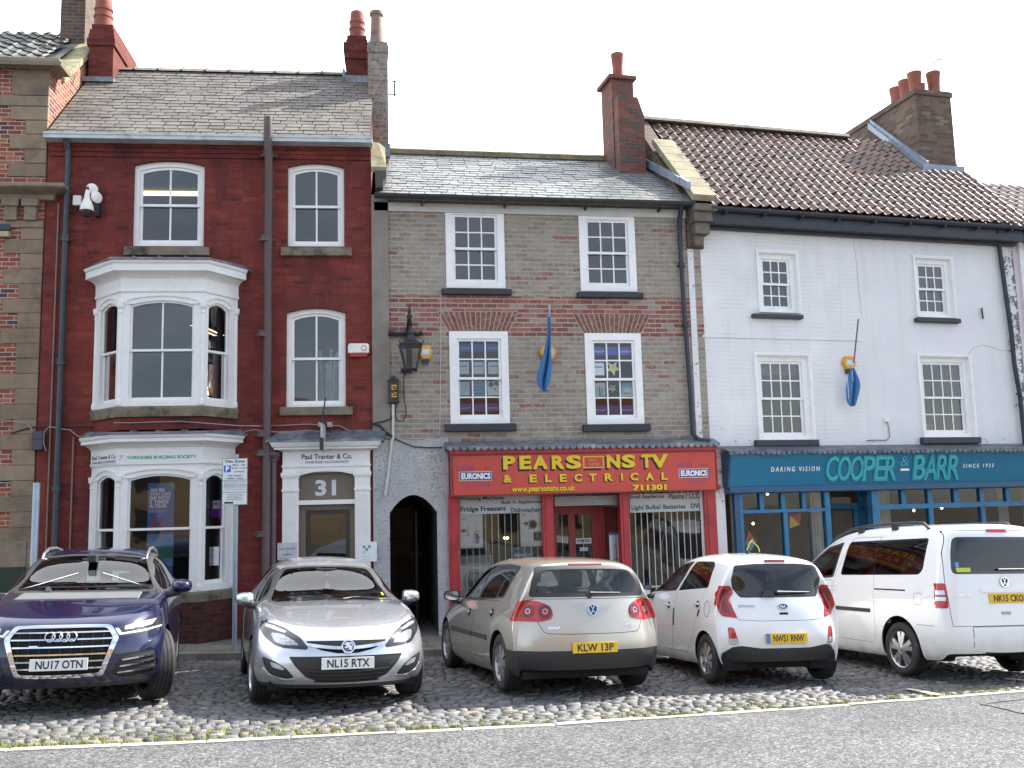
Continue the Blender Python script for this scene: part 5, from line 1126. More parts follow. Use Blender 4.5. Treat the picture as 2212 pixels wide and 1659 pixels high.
# displays in the two middle windows
BLUEV=M('cobalt_vinyl',(.025,.05,.33),.5,var=.08); SKYC=M('icy_blue_card',(.38,.58,.72),.6,var=.2,vs=9,dirt=(.62,.75,.8),ds=7); CYA=M('cyan_print',(.12,.38,.58),.6); STARY=M('yellow_star_card',(.6,.52,.03),.6)
yw_=-.085
def dsp(k,a,b_,c,d,label,bg_,pr=()): return sheet_thing(FM,k,a,b_,c,d,yw_,'window_card',label,'window card',bg_,pr,group='cards in the windows above the red shop')
def badge2(x): return [(LGR,'t','EURONICS',x+.03,x+.26,.33,.55,.01),(LGR,'c',x+.29,.5,.014)]
for (k,a,b_,c,d,wd,y) in (('r6',243,262,912,375,'left','top'),('r6',250,1165,922,1275,'left','bottom'),('r7',278,305,893,430,'right','top'),('r7',300,1190,920,1315,'right','bottom')):
    dsp(k,a,b_,c,d,'cobalt blue strip across the %s panes of the %s middle window'%(y,wd),BLUEV,badge2(0)+badge2(.68))
for i,x in enumerate((256,490,722)): dsp('r6',x,530,x+185,715,'square white card, %s in the row of three white cards'%('first','second','third')[i],PAPER,[(CYA,'b',.12,.86,.58,.71),(LGR,'b',.1,.9,.3,.32)])
dsp('r6',243,833,447,1035,'icy blue picture card in the lower left pane of the left middle window',SKYC)
dsp('r6',482,790,684,1060,'deep blue lettered card in the centre of the left middle window',M('deep_blue_card',(.03,.15,.36),.6,var=.2),[(CYA,'t','MOST',.2,.8,.78,.9),(CYA,'t','BIGGER',.1,.9,.6,.72),(CYA,'t','RANGE',.15,.85,.42,.54),(CYA,'t','EVER',.2,.8,.24,.36)])
dsp('r6',712,826,912,1035,'white card with blue bubbles and a blue heart',PAPER,[(CYA,'c',.3,.78,.055),(PAPER,'c',.3,.78,.04),(CYA,'c',.72,.84,.05),(PAPER,'c',.72,.84,.036),(CYA,'p',[(.35,.5),(.6,.3),(.75,.52),(.6,.58),(.52,.5)])])
dsp('r7',288,545,470,733,'square white card alone in the right middle window',PAPER,[(CYA,'b',.15,.85,.58,.72),(LGR,'b',.1,.9,.3,.32)])
dsp('r7',290,850,485,1055,'white card with light blue bottle shapes',PAPER,[(CYA,'p',[(.1,.03),(.25,.03),(.25,.7),(.15,.8),(.1,.6)]),(SKYC,'p',[(.28,.03),(.45,.03),(.43,.75),(.35,.85),(.28,.7)]),(TEAL,'p',[(.5,.03),(.62,.03),(.6,.6),(.55,.8),(.48,.6)]),(CYA,'p',[(.65,.03),(.8,.03),(.8,.6),(.7,.75),(.65,.6)]),(SKYC,'p',[(.84,.03),(.97,.03),(.97,.6),(.9,.7),(.84,.5)])])
dsp('r7',720,850,912,1052,'blue card with a white boxed drawing',SKYC,[(PAPER,'b',.25,.85,.3,.62),(DGR,'b',.25,.85,.24,.27),(CYA,'b',0,1,.75,1),(PAPER,'b',0,1,0,.14)])
def star(k,cx,cy,r1,r2,label,rot):
    c=V(k,cx,cy,yw_); e=V(k,cx+r1,cy,yw_); ro=e[0]-c[0]
    t=thing('star_cutout',label,'decoration',on(FM,c[0],c[1],yw_),'yellow stars in the window')
    for nm,s,y,mt in (('outline',1.0,.002,PAPER),('face',.72,-.001,STARY)):
        m_=MB(); m_.prism([((ro*s if j%2==0 else ro*s*.42)*math.sin(j*math.pi/5+rot),(ro*s if j%2==0 else ro*s*.42)*math.cos(j*math.pi/5+rot)) for j in range(10)],y-.002,y+.001); obj(nm,m_,mt,t)
star('r7',600,625,115,0,'larger yellow star in the right middle window',math.pi*.97); star('r7',592,930,68,0,'smaller yellow star in the right middle window',math.pi*1.03)
# ================================================================ BLUE SHOPFRONT
BLU=M('petrol_blue_paint',(.02,.15,.30),.4,var=.06,dirt=(.02,.09,.18),ds=2); BLUF=M('petrol_blue_fascia',(.012,.15,.27),.28,var=.05)
TUR=M('turquoise_lettering',(.06,.42,.46),.3,var=.05)
wt,wb=.36,.20; bu0=Q('l',62,280,wt)[0]; bu1=UWW-.02
zt5=Q('l',1200,265,wt)[1]; zb5=Q('l',1200,497,wb)[1]; sl5=math.atan2(wt-wb,zt5-zb5); H5=math.hypot(wt-wb,zt5-zb5)
FS=FW.M@Matrix.Translation((0,-wb,zb5))@Matrix.Rotation(sl5,4,'X')
bs=thing('shop_sign','petrol blue leaning fascia sign with turquoise shop lettering','sign',FS)
obj('sign_board',MB().box(bu0,bu1,0,.03,0,H5),BLUF,bs)
def Lf(k,x0,y0,x1_,y1):   # picks on the leaning board
    o=FS.translation; n_=(FS.to_3x3()@Vector((0,1,0))); inv=FS.inverted(); r=[]
    for x,y in ((x0,y0),(x1_,y1)):
        d=ray(k,x,y); t=((o-CP)@n_)/(d@n_); r.append(inv@(CP+d*t))
    return r[0].x,r[1].x,r[1].z,r[0].z
tl=MB(); cut=MB()
for i,(ch,a,b_) in enumerate((('C',760,833),('O',848,927),('O',940,1020),('P',1032,1106),('E',1120,1182),('R',1196,1268),('B',1405,1478),('A',1490,1565),('R',1578,1650),('R',1660,1732))):
    r=Lf('l',a,288-i*.8-(4 if i>5 else 0),b_,473-i*.9-(4 if i>5 else 0)); tl.add(*text(ch,*r,-.004,.03,.012))
    cut.add(*text(ch,r[0]+.012,r[1]-.012,r[2]+.014,r[3]-.014,-.0345,.002,-.035))
r=Lf('l',1310,290,1362,365); tl.add(*text('&',*r,-.004,.01,-.01))
obj('lettering',tl,TUR,bs); obj('letter_inline',cut,M('turquoise_inline',(.03,.27,.36),.3),bs)
wl=MB(); r=Lf('l',1307,382,1367,398); wl.box(r[0],r[1],-.012,0,r[2],r[3])
for s,(a,b_,c,d) in (('D A R I N G   V I S I O N',(355,371,707,400)),('S I N C E   1 9 2 5',(1770,348,1992,373))): wl.add(*text(s,*Lf('l',a,b_,c,d),-.001,.003,.012))
obj('white_lettering',wl,WHTL,bs)
mb=MB(); mb.prismx([(-wb,zb5),(-wt,zt5),(0,zt5),(0,zb5)],bu0-.03,bu0-.004); mb.prismx([(-wb,zb5-.12),(-wb-.03,zb5-.1),(-wb-.03,zb5-.0),(-wb,zb5),(0,zb5),(0,zb5-.12)],bu0,bu1); mb.box(bu0-.04,bu1,-wt-.03,-.0,zt5+.0,zt5+.03)
mb.prismx([(-.1,-.4),(-.1,zb5-.12),(.02,zb5-.12),(.02,-.4)],Q('l',92,800,.1)[0],Q('l',132,800,.1)[0])
obj('fascia_box',mb,M('deep_blue_shade_side',(.018,.075,.16),.4),wh)
mb=MB(); u0,u1=bu0-.1,bu1; ze_=zt5-.0
mb.add([(u0,-wt-.08,ze_+.05),(u1,-wt-.08,ze_+.05),(u1,-.02,ze_+.17),(u0,-.02,ze_+.17),(u0,-wt-.05,ze_+.0),(u1,-wt-.05,ze_)],[(0,1,2,3),(4,5,1,0)])
n=int((u1-u0)/.105)
for i in range(n):
    cx=u0+(i+.5)*(u1-u0)/n; r_=(u1-u0)/n/2*.96; q=rng.gauss(0,.006); dzz=rng.gauss(0,.006)
    mb.prism([(cx+r_*math.cos(t),ze_+.045+dzz-max(0,-math.sin(t))*r_*1.2) for t in [math.pi+j*math.pi/7 for j in range(8)]]+[(cx+r_,ze_+.055),(cx-r_,ze_+.055)],-wt-.09+q,-wt-.075+q)
obj('lead_canopy',mb,M('weathered_lead',(.12,.135,.16),.5,.35,var=.4,vs=7,dirt=(.22,.23,.24),ds=4),wh)
# frame: mullions and rails
gx=lambda x,y=600,w=.08:Q('l',x,y,w)[0]
gz5=lambda y,x=700,w=.08:Q('l',x,y,w)[1]
mb=MB(); z_t=zb5-.1
def vm(x0,x1_,y0=None,zlo=-.4,zhi=None,yy=-.09): mb.box(gx(x0),gx(x1_),yy,.03,zlo,zhi if zhi is not None else z_t)
tr0,tr1=gz5(705,450),gz5(682,450)
vm(95,138); vm(745,783); vm(1092,1142); 
for a,b_ in ((270,300),(428,456),(583,610)): mb.box(gx(a),gx(b_),-.07,.03,tr1,z_t)
vm(438,468,zhi=tr0,yy=-.07)
mb.box(gx(95),gx(783),-.085,.03,tr0,tr1); mb.box(gx(95),gx(783),-.085,.03,gz5(535,450),z_t+.03); mb.box(gx(95),gx(783),-.1,.03,-.4,.42)
t0,t1=gz5(675,1500),gz5(640,1500)
for a,b_ in ((1318,1348),(1512,1545),(1706,1742),(1898,1925),(2092,2116)): mb.box(gx(a),gx(b_),-.07,.03,t1,z_t)
for a,b_ in ((1525,1556),(1910,1940)): mb.box(gx(a,750),gx(b_,750),-.07,.03,.4,t0)
mb.box(gx(1092),bu1,-.085,.03,t0,t1); mb.box(gx(1092),bu1,-.085,.03,gz5(512,1500),z_t+.03); mb.box(gx(1092),bu1,-.1,.03,-.4,.42); mb.box(bu1-.12,bu1+.1,-.1,.03,-.4,z_t)
# recessed door and angled side light
dy5=.75; xa,xb=gx(785,600,0)+.02,Q('l',985,600,-dy5)[0]
mb.box(xa,xb,dy5-.03,dy5+.03,Q('l',880,535,-dy5)[1],z_t+.2); mb.box(xa,xb,dy5-.04,dy5+.03,Q('l',880,655,-dy5)[1],Q('l',880,640,-dy5)[1])
mb.box(xb-.0,xb+.1,dy5-.06,dy5+.04,-.3,z_t+.2); mb.box(xa-.02,xa+.06,dy5-.06,dy5+.04,-.3,z_t)
zdt=Q('l',880,680,-dy5)[1]
mb.box(xa+.06,xb,dy5-.03,dy5+.02,zdt-.0,zdt+.08); mb.box(xb-.12,xb,dy5-.03,dy5+.02,-.3,zdt); mb.box(xa+.06,xa+.16,dy5-.03,dy5+.02,-.3,zdt); mb.box(xa,xb,dy5-.03,dy5+.02,-.3,.5)
s0=Vector((xb+.1,dy5)); s1=Vector((gx(1092),.02)); 
for a,b_ in ((0,.12),(.9,1.0)):
    p0,p1=s0+(s1-s0)*a,s0+(s1-s0)*b_; mb.prismz([(p0.x-.02,p0.y),(p1.x-.02,p1.y),(p1.x+.03,p1.y),(p0.x+.03,p0.y)],-.3,z_t+.1)
for za,zb_ in ((-.3,.5),(Q('l',1060,690,-.4)[1],Q('l',1060,662,-.4)[1]),(z_t-.12,z_t+.2)): mb.prismz([(s0.x-.015,s0.y),(s1.x-.015,s1.y),(s1.x+.025,s1.y),(s0.x+.025,s0.y)],za,zb_)
mb.quad((xa,.05,z_t+.02),(gx(1092),.05,z_t+.02),(gx(1092),dy5+.1,z_t+.02),(xa,dy5+.1,z_t+.02))
sf=obj('shopfront_frame',mb,BLU,wh)
mb=MB(); mb.quad((gx(95),-.02,.4),(gx(783),-.02,.4),(gx(783),-.02,z_t),(gx(95),-.02,z_t)); mb.quad((gx(1092),-.02,.4),(bu1,-.02,.4),(bu1,-.02,z_t),(gx(1092),-.02,z_t)); mb.quad((xa,dy5,.4),(xb,dy5,.4),(xb,dy5,z_t+.2),(xa,dy5,z_t+.2)); mb.quad((s0.x,s0.y,.4),(s1.x,s1.y,.4),(s1.x,s1.y,z_t),(s0.x,s0.y,z_t))
obj('pane',mb,GLS,wh)
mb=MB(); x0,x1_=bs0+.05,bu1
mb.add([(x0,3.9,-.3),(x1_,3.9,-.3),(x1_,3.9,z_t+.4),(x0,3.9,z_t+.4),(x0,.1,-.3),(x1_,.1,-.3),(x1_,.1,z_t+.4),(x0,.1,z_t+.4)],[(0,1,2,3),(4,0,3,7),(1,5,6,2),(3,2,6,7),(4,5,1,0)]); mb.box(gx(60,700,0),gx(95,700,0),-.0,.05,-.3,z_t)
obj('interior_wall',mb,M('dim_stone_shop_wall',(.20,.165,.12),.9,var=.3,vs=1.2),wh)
mb=MB()
for (xa_,xb_,yy) in ((650,728,.3),(1150,1230,.35),(2030,2100,.5)):
    a,b_=Q('l',xa_,700,-yy)[0],Q('l',xb_,700,-yy)[0]; k=16; vs=[]
    for i in range(k+1): t=i/k; vs+=[(a+(b_-a)*t,yy+.03*math.sin(t*19),.4),(a+(b_-a)*t,yy+.03*math.sin(t*19),z_t+.1)]
    mb.add(vs,[(2*i,2*i+2,2*i+3,2*i+1) for i in range(k)])
obj('display_drape',mb,M('white_drape',(.62,.62,.58),.8),wh)
mb=MB()
for x,y in ((1405,692),(1512,683),(1610,674),(220,788),(325,570)): q=Q('l',x,y,-1.6); mb.lathe([(0.001,-.03),(.028,0),(.001,.03)],(q[0],1.6,q[1]),8)
obj('spot_lamp',mb,M('spot_lamp_lit',(1,.6,.3),emit=(1,.42,.15),es=9),wh)
def kite(pts,label,mats):
    c=Q('l',sum(p[0] for p in pts)/4,sum(p[1] for p in pts)/4,-.12); P=[]
    for x,y in pts: q=Q('l',x,y,-.12); P.append((q[0]-c[0],q[1]-c[1]))
    t=thing('paper_kite',label,'decoration',on(FW,c[0],c[1],-.12),'paper kites in the blue shop window')
    for nm,(i,j,k),mt in (('upper_half',(0,1,3),mats[0]),('lower_half',(1,2,3),mats[1])): obj(nm,MB().prism([P[i],P[j],P[k]],-.004,.004),mt,t)
kite([(187,840),(245,915),(205,990),(160,930)],'orange and light blue paper kite low in the blue shop window',[M('orange_paper',(.65,.13,.05),.6),M('light_blue_paper',(.22,.5,.72),.6)])
kite([(573,710),(565,795),(487,825),(490,725)],'red and yellow paper kite in the second blue shop pane',[M('red_paper',(.55,.05,.05),.6),M('yellow_paper',(.65,.5,.08),.6)])
# ================================================================ SIGNS ON THE RED HOUSE
YG=M('green_print',(.06,.36,.16),.5); SW=M('white_sign_panel',(.78,.79,.80),.4,var=.03)
CHK=[(YG,'b',.0,.2,.6,.8)]
t=sheet_thing(FL,'r1',420,262,1220,340,BD+.035,'shop_sign','long white sign with green building society lettering on the lower bay','sign',SW,[(YG,'t','YORKSHIRE BUILDING SOCIETY',.095,.965,.30,.66,.03),(YG,'b',.01,.024,.62,.78),(YG,'b',.04,.054,.62,.78),(YG,'b',.025,.04,.44,.6),(DGR,'b',.01,.022,.24,.38)],.015)
A_,B_=Vector(lpl[0]),Vector(lpl[1]); dv=(B_-A_); ang=math.atan2(dv.y,dv.x); Wd=dv.length
zc1,zc0=U('r1',270,270,.3)[1],U('r1',270,385,.3)[1]
TT=FL.M@Matrix.Translation((A_.x,A_.y,zc0))@Matrix.Rotation(ang,4,'Z')@Matrix.Translation((.03,-.03,0))
t=thing('shop_sign','small white accountants sign on the left side of the lower bay','sign',TT); W2=Wd-.05; H2=zc1-zc0
obj('backing',MB().box(0,W2,0,.012,0,H2),SW,t); m_=MB(); m_.add(*text('Paul Tranter & Co.',.05*W2,.97*W2,.5*H2,.86*H2,-.001,.002,.01)); m_.add(*text('CHARTERED ACCOUNTANTS',.06*W2,.96*W2,.16*H2,.36*H2,-.001,.002,.0)); obj('print',m_,INK,t)
sheet_thing(FL,'r2',268,165,982,300,.115,'shop_sign','white accountants name board over the door','sign',SW,[(INK,'t','Paul Tranter & Co.',.06,.94,.47,.9,.012),(DGR,'t','CHARTERED ACCOUNTANTS',.125,.88,.12,.33,.01)],.012)
sheet_thing(FL,'r2',10,1282,252,1490,.125,'name_plate','grey metal plate reading Paul Tranter and Company beside the door','sign',M('brushed_plate',(.52,.55,.6),.35,.3),[(DGR,'t','PAUL TRANTER',.1,.92,.6,.7,.01),(DGR,'t','&',.48,.54,.44,.52),(DGR,'t','COMPANY',.26,.78,.27,.37,.01),(DGR,'b',.1,.92,.07,.09)])
sheet_thing(FL,'r2',1005,1270,1248,1510,.125,'name_plate','white square plate with green chequer emblem right of the door','sign',SW,[(YG,'b',.27,.41,.68,.82),(YG,'b',.54,.68,.68,.82),(YG,'b',.41,.54,.54,.68),(LGR,'b',.27,.41,.40,.53),(LGR,'b',.3,.55,.24,.27),(LGR,'b',.3,.68,.1,.13)],.012)
# things behind the bay glass
bn=fr(FL,'r1',718,562,958,1300,-.15); 
DBLU=M('banner_blue',(.05,.13,.42),.5,var=.05); BSKY=M('banner_sky',(.16,.36,.62),.5,var=.1)
t=sheet_thing(FL,'r1',712,562,956,1500,BD-.22,'pull_up_banner','tall blue banner advertising an ISA inside the lower bay window','banner',DBLU,[(BSKY,'b',.0,1,.12,.46),(YG,'b',.0,1,.2,.33),(WHTL,'t','AN ISA',.07,.66,.905,.945,.03),(WHTL,'t','YOU CAN',.07,.86,.862,.90,.03),(WHTL,'t','DIP INTO',.07,.85,.82,.858,.03),(WHTL,'t','3 TIMES',.07,.78,.778,.816,.03),(WHTL,'t','A YEAR',.07,.72,.736,.774,.03),(LGR,'b',.07,.72,.70,.706),(LGR,'b',.07,.6,.685,.69),(RINK,'p',[(.15,.47),(.33,.46),(.4,.60),(.2,.6)]),(RINK,'p',[(.45,.46),(.55,.46),(.68,.58),(.52,.58)]),(YG,'c',.9,.965,.045)])
sheet_thing(FL,'r1',1340,730,1438,905,BD-.42,'poster','purple and white poster in the right side light of the lower bay','poster',M('purple_poster',(.19,.03,.33),.5),[(PAPER,'b',.18,.82,.5,.97),(PUR,'t','FREE',.3,.7,.7,.85,.03)])
sheet_thing(FL,'r1',1322,1197,1415,1380,BD-.36,'notice','white paper notice low in the right side light of the bay','notice',PAPER,[(LGR,'b',.1,.7,.78,.82),(LGR,'b',.1,.85,.6,.62),(LGR,'b',.1,.85,.5,.52)])
# ================================================================ WALL FIXTURES
# wall lantern
LW=.52
P=lambda x,y,w=LW: V('r3',x,y,w)
cx=P(487,600)[0]; base=P(480,840)[1]
lt=thing('wall_lantern','black Victorian wall lantern with clear glass on a bracket','lantern',on(FM,cx,base,LW))
zz=lambda y:P(480,y)[1]-base
ht,hb=(P(605,580)[0]-P(370,580)[0])/2,(P(542,830)[0]-P(425,830)[0])/2; z1=zz(578)
mb=MB()
for sx in (-1,1):
    for sy in (-1,1): mb.tube([(sx*hb,sy*hb,0),(sx*ht,sy*ht,z1)],.013,6)
for (h_,z) in ((hb,0),(ht,z1)):
    for a,b_ in (((-h_,-h_),(h_,-h_)),((h_,-h_),(h_,h_)),((h_,h_),(-h_,h_)),((-h_,h_),(-h_,-h_))): mb.tube([(a[0],a[1],z),(b_[0],b_[1],z)],.014,6)
for sx in (-1,1):
    for sy in (-1,1): mb.lathe([(.001,-.03),(.02,-.015),(.012,.0),(.0,.01)],(sx*hb,sy*hb,-.01),6); mb.tube([(sx*ht,sy*ht,z1),(sx*(ht+.03),sy*(ht+.03),z1+.055)],.01,5)
obj('lantern_frame',mb,BLK,lt)
mb=MB(); q=[zz(y) for y in (575,520,505,445,400,395,330,240,140)]
k4=[(-1,-1),(1,-1),(1,1),(-1,1)]
vs=[(sx*(ht+.015),sy*(ht+.015),q[0]) for sx,sy in k4]+[(sx*ht*.42,sy*ht*.42,q[1]) for sx,sy in k4]
mb.add(vs,[(i,(i+1)%4,4+(i+1)%4,4+i) for i in range(4)]+[(3,2,1,0)])
mb.lathe([(ht*.52,q[1]-.01),(ht*.52,q[1]+.02),(ht*.38,q[2]+.05),(ht*.3,q[3]-.02),(ht*.36,q[3]),(ht*.3,q[3]+.04),(ht*.15,q[4]),(.02,q[4]+.03)],(0,0,0),14)
obj('lantern_roof',mb,BLK,lt,smooth=True)
mb=MB()
for i in range(4):
    a,b_=k4[i],k4[(i+1)%4]; mb.quad((a[0]*hb,a[1]*hb,0),(b_[0]*hb,b_[1]*hb,0),(b_[0]*ht,b_[1]*ht,z1),(a[0]*ht,a[1]*ht,z1))
obj('lantern_glass',mb,glass('lantern_glass',tint=(.93,.93,.90),refl=1.3),lt)
mb=MB(); mb.box(-.05,.05,LW-.06,LW-.0,z1-.4,q[5]); mb.tube([(0,LW-.03,q[5]-.05),(0,.1,q[5]+.05),(0,0,q[4]+.02)],.03,8)
mb.tube([(0,LW-.03,q[5]),(0,LW*.6,q[6]+.1),(0,LW*.5,q[7])],.04,8,taper=[.06,.045,.03]); mb.lathe([(.04,0),(.05,.06),(.02,.1),(.035,.14),(.012,.2),(.022,.24),(.001,q[8]-q[7])],(0,LW*.5,q[7]-.02),10)
mb.tube([(-.36,LW-.06,q[5]+.02),(-.2,LW-.05,q[5]+.0),(.0,LW-.05,q[5]+.02),(.15,LW-.05,q[5]+.0),(.24,LW-.06,q[5]+.02)],.035,8,taper=[.05,.04,.04,.04,.045]); mb.tube([(0,LW-.05,z1-.35),(-.15,LW-.05,z1-.36)],.04,8); mb.tube([(-hb,hb,.0),(-hb*.9,LW-.04,-.02)],.016,6)
obj('bracket',mb,BLK,lt,smooth=True)
mb=MB(); c=[V('r3',x,y,.03) for x,y in ((412,880),(408,1000),(412,1150),(435,1270),(437,1350),(400,1415),(345,1410),(318,1360),(322,1260),(328,1215))]
tag(obj('cable',MB().tube([(u,-.03,z) for u,z in c],.009,6),BLK,M_=FM.M),'looping black cable between the lantern and the 3 5 box','cable')
r=fr(FM,'r3',240,950,355,1212,.12)
bx=thing('junction_box','black wall box with yellow number plates 3 and 5','junction box',on(FM,(r[0]+r[1])/2,(r[2]+r[3])/2,.0)); w2,h2=(r[1]-r[0])/2,(r[3]-r[2])/2
mb=MB(); mb.box(-w2,w2,-.12,0,-h2,h2); mb.box(-w2-.01,w2+.01,-.13,0,h2-.03,h2); mb.box(-w2-.01,w2+.01,-.13,0,-h2,-h2+.05); mb.prism([(-.05,h2),(.05,h2),(.0,h2+.08)],-.1,0); obj('casing',mb,BLK,bx,bevel=.01)
for s,z in (('3',h2-.17),('5',-.0-.05)): 
    m_=MB(); m_.box(-w2*.42,w2*.55,-.136,-.13,z-.06,z+.07); o_=obj('number_plate',m_,M('amber_plate',(.75,.42,.01),.5),bx); m_=MB(); m_.add(*text(s,-.035,.045,z-.04,z+.05,-.137,.002,.02)); obj('numeral',m_,INK,o_)
tag(obj('conduit',MB().tube([(V('r3',292,y,.06)[0],-.06,V('r3',292,y,.06)[1]) for y in (1225,1600)]+[(V('r2',1430,20,.07)[0],-.07,V('r2',1430,20,.07)[1]),(V('r2',1385,450,.07)[0],-.07,V('r2',1385,450,.07)[1]),(V('r2',1350,690,.07)[0],-.07,V('r2',1350,690,.07)[1])],.022,8),M('white_conduit',(.55,.56,.56),.6),M_=FM.M),'crooked white conduit running down the roughcast above the passage','conduit')
# alarm boxes
def alarm(F,k,x0,y0,x1_,y1,label,lab=True,prj=.09):
    r=F.rect(k,x0,y0,x1_,y1,prj); w2,h2=(r[1]-r[0])/2,(r[3]-r[2])/2; t=thing('alarm_box',label,'alarm box',on(F,(r[0]+r[1])/2,(r[2]+r[3])/2,0),'yellow alarm boxes')
    hx=[(-w2*.5,-h2),(w2*.55,-h2),(w2,0),(w2*.5,h2),(-w2*.55,h2),(-w2,0)]
    mb=MB(); mb.prism(hx,-prj+.02,0); mb.prism([(x*.93,z*.93) for x,z in hx],-prj,-prj+.02); obj('casing',mb,M('amber_plastic',(.70,.36,.03),.4,var=.05),t,bevel=.008)
    m_=MB(); m_.box(-w2*.5,w2*.5,-prj-.003,-prj,-h2*.42,h2*.42); o_=obj('label_plate',m_,M('pale_blue_label',(.45,.58,.72),.5),t); m_=MB(); m_.add(*text('ADT',-w2*.42,w2*.42,-h2*.2,h2*.28,-prj-.0035,.002,.03)); obj('lettering',m_,WHTL,o_)
    m_=MB(); m_.prism([(-w2*.45,-h2-.08),(w2*.35,-h2-.08),(w2*.48,-h2),(-w2*.5,-h2)],-prj*.8,-.01); obj('sounder',m_,M('dark_plum_plastic',(.04,.03,.05),.5),t)
alarm(FM,'r3',572,570,735,727,'yellow hexagonal alarm box beside the wall lantern')
alarm(FM,'j',880,1205,1027,1322,'yellow hexagonal alarm box behind the blue flag on the grey brick wall')
alarm(FW,'q',1058,1034,1156,1122,'yellow hexagonal alarm box on the white painted wall')
r=fr(FL,'g',950,1466,1126,1545,.07); t=thing('alarm_box','white rounded alarm box with red base on the red brick wall','alarm box',on(FL,(r[0]+r[1])/2,(r[2]+r[3])/2,0)); w2,h2=(r[1]-r[0])/2,(r[3]-r[2])/2
mb=MB(); mb.prism([(-w2,-h2),(w2,-h2),(w2,h2*.6),(w2*.85,h2),(-w2*.85,h2),(-w2,h2*.6)],-.08,0); obj('casing',mb,M('white_plastic',(.78,.77,.72),.4),t,bevel=.015)
obj('red_base',MB().prism([(-w2*.98,-h2),(w2*.98,-h2),(w2*.7,-h2-.065),(-w2*.7,-h2-.065)],-.075,0),M('red_plastic',(.35,.02,.02),.3),t)
m_=MB(); m_.ring([(w2*.5+.05*math.cos(j*.4488),.0+.05*math.sin(j*.4488)) for j in range(14)],[(w2*.5+.038*math.cos(j*.4488),.038*math.sin(j*.4488)) for j in range(14)],-.0825,-.08); obj('emblem',m_,RINK,t)
# dome camera with two dish antennas and a white box
c=U('r8',865,735,.4); t=thing('security_camera','white dome security camera on a wall arm by the red brick wall','camera',on(FL,c[0],c[1],.4))
rr_=(U('r8',935,735,.4)[0]-U('r8',797,735,.4)[0])/2
mb=MB(); mb.lathe([(rr_*.98,-.06),(rr_,-.03),(rr_*.9,.03),(rr_*.5,.14),(rr_*.42,.19),(rr_*.3,.28),(rr_*.22,.30)],(0,0,0),20); obj('housing',mb,M('white_plastic',(.78,.77,.72)),t,smooth=True)
mb=MB(); mb.lathe([(rr_*.75,-.06),(rr_*.7,-.11),(rr_*.45,-.16),(.001,-.18)],(0,0,0),18); obj('dome',mb,M('smoked_dome',(.015,.016,.02),.08),t,smooth=True)
mb=MB(); mb.tube([(0,0,.28),(0,.02,.38),(.05,.4,.36)],.028,8); mb.box(.03,.11,.3,.4,-.05,.4); obj('wall_arm',mb,BLK,t)
for (x,y,rx,ry,tl_) in ((918,552,40,54,.5),(962,635,28,60,.9)):
    q=U('r8',x,y,.35); r_=(U('r8',x,y-ry,.35)[1]-q[1]); mb=MB(); mb.T=Matrix.Translation((q[0]-c[0],.05,q[1]-c[1]))@Matrix.Rotation(tl_,4,'Z')@Matrix.Rotation(-.15,4,'Y'); mb.lathe([(.001,.03),(r_*.6,.025),(r_*.95,.01),(r_,0),(r_*.9,-.02)],(0,0,0),20,'y'); obj('dish_antenna',mb,M('white_plastic',(.78,.77,.72)),t,smooth=True)
r=fr(FL,'r8',724,615,803,713,.1); tag(obj('equipment_box',MB().box(r[0],r[1],-.1,0,r[2],r[3]),M('white_plastic',(.78,.77,.72)),M_=FL.M,bevel=.01),'small white square equipment box left of the dome camera','equipment box')
tag(obj('cable',MB().tube([(U('r8',x,y,.02)[0],-.02,U('r8',x,y,.02)[1]) for x,y in ((680,780),(700,795),(730,790),(765,760),(780,715))],.012,6),BLK,M_=FL.M),'short black cable loop below the white equipment box','cable')
r=fr(FL,'c',265,812,350,966,.12); tag(obj('meter_box',MB().box(r[0],r[1],-.12,0,r[2],r[3]).box(r[0]-.01,r[1]+.01,-.13,0,r[2]+.18,r[2]+.2),M('dark_grey_box',(.05,.055,.065),.5),M_=FL.M,bevel=.012),'dark grey cable box on the red brick wall by the quoins','cable box')
GCAB=M('grey_cable',(.30,.28,.27),.6,var=.1)
def cab(F,k,pts,label,w=.03,r_=.009,mat=None):
    tag(obj('cable',MB().tube([(F.uv(k,x,y,w)[0],-w,F.uv(k,x,y,w)[1]) for x,y in pts],r_,6),mat or GCAB,M_=F.M),label,'cable')
cab(FL,'h',[(0,490),(140,492),(270,490),(400,488),(600,478),(660,480),(705,482)],'pale cable running from the soil pipe to the floodlights')
cab(FL,'h',[(40,575),(100,535),(180,522),(300,540),(480,545),(600,528),(700,535),(800,560)],'thin cable over the lead roof of the door hood',.2,.007)
cab(FL,'h',[(820,490),(880,490),(940,520),(1000,552),(1100,572)],'pale cable sagging right from the floodlights',.05)
cab(FM,'h',[(1150,578),(1300,588),(1450,600),(1560,600),(1680,575),(1740,545)],'pale cable looping over the roughcast to the grey brick wall',.06)
cab(FM,'h',[(1150,475),(1220,490),(1260,540),(1320,580)],'thick black cable bundle at the foot of the render strip',.07,.02,BLK)
cab(FM,'h',[(1160,470),(1250,455),(1310,430),(1325,390)],'black cable rising to the conduit beside the render strip',.06,.014,BLK)
cab(FM,'h',[(1320,590),(1400,625),(1500,665),(1600,672),(1730,670)],'black cable sagging above the passage to the red fascia',.06,.011,BLK)
cab(FL,'c',[(0,715),(130,735),(220,745),(262,790),(275,850)],'grey cable crossing the quoins to the cable box',.06)
cab(FL,'c',[(90,830),(200,795),(300,775),(480,775),(760,778),(820,770)],'dark cable running behind the downpipe',.04,.011,BLK)
cab(FL,'c',[(380,975),(360,900),(370,810),(410,775),(520,795),(580,800),(640,850),(700,870)],'grey cable looping from the cable box to the lower bay',.1)
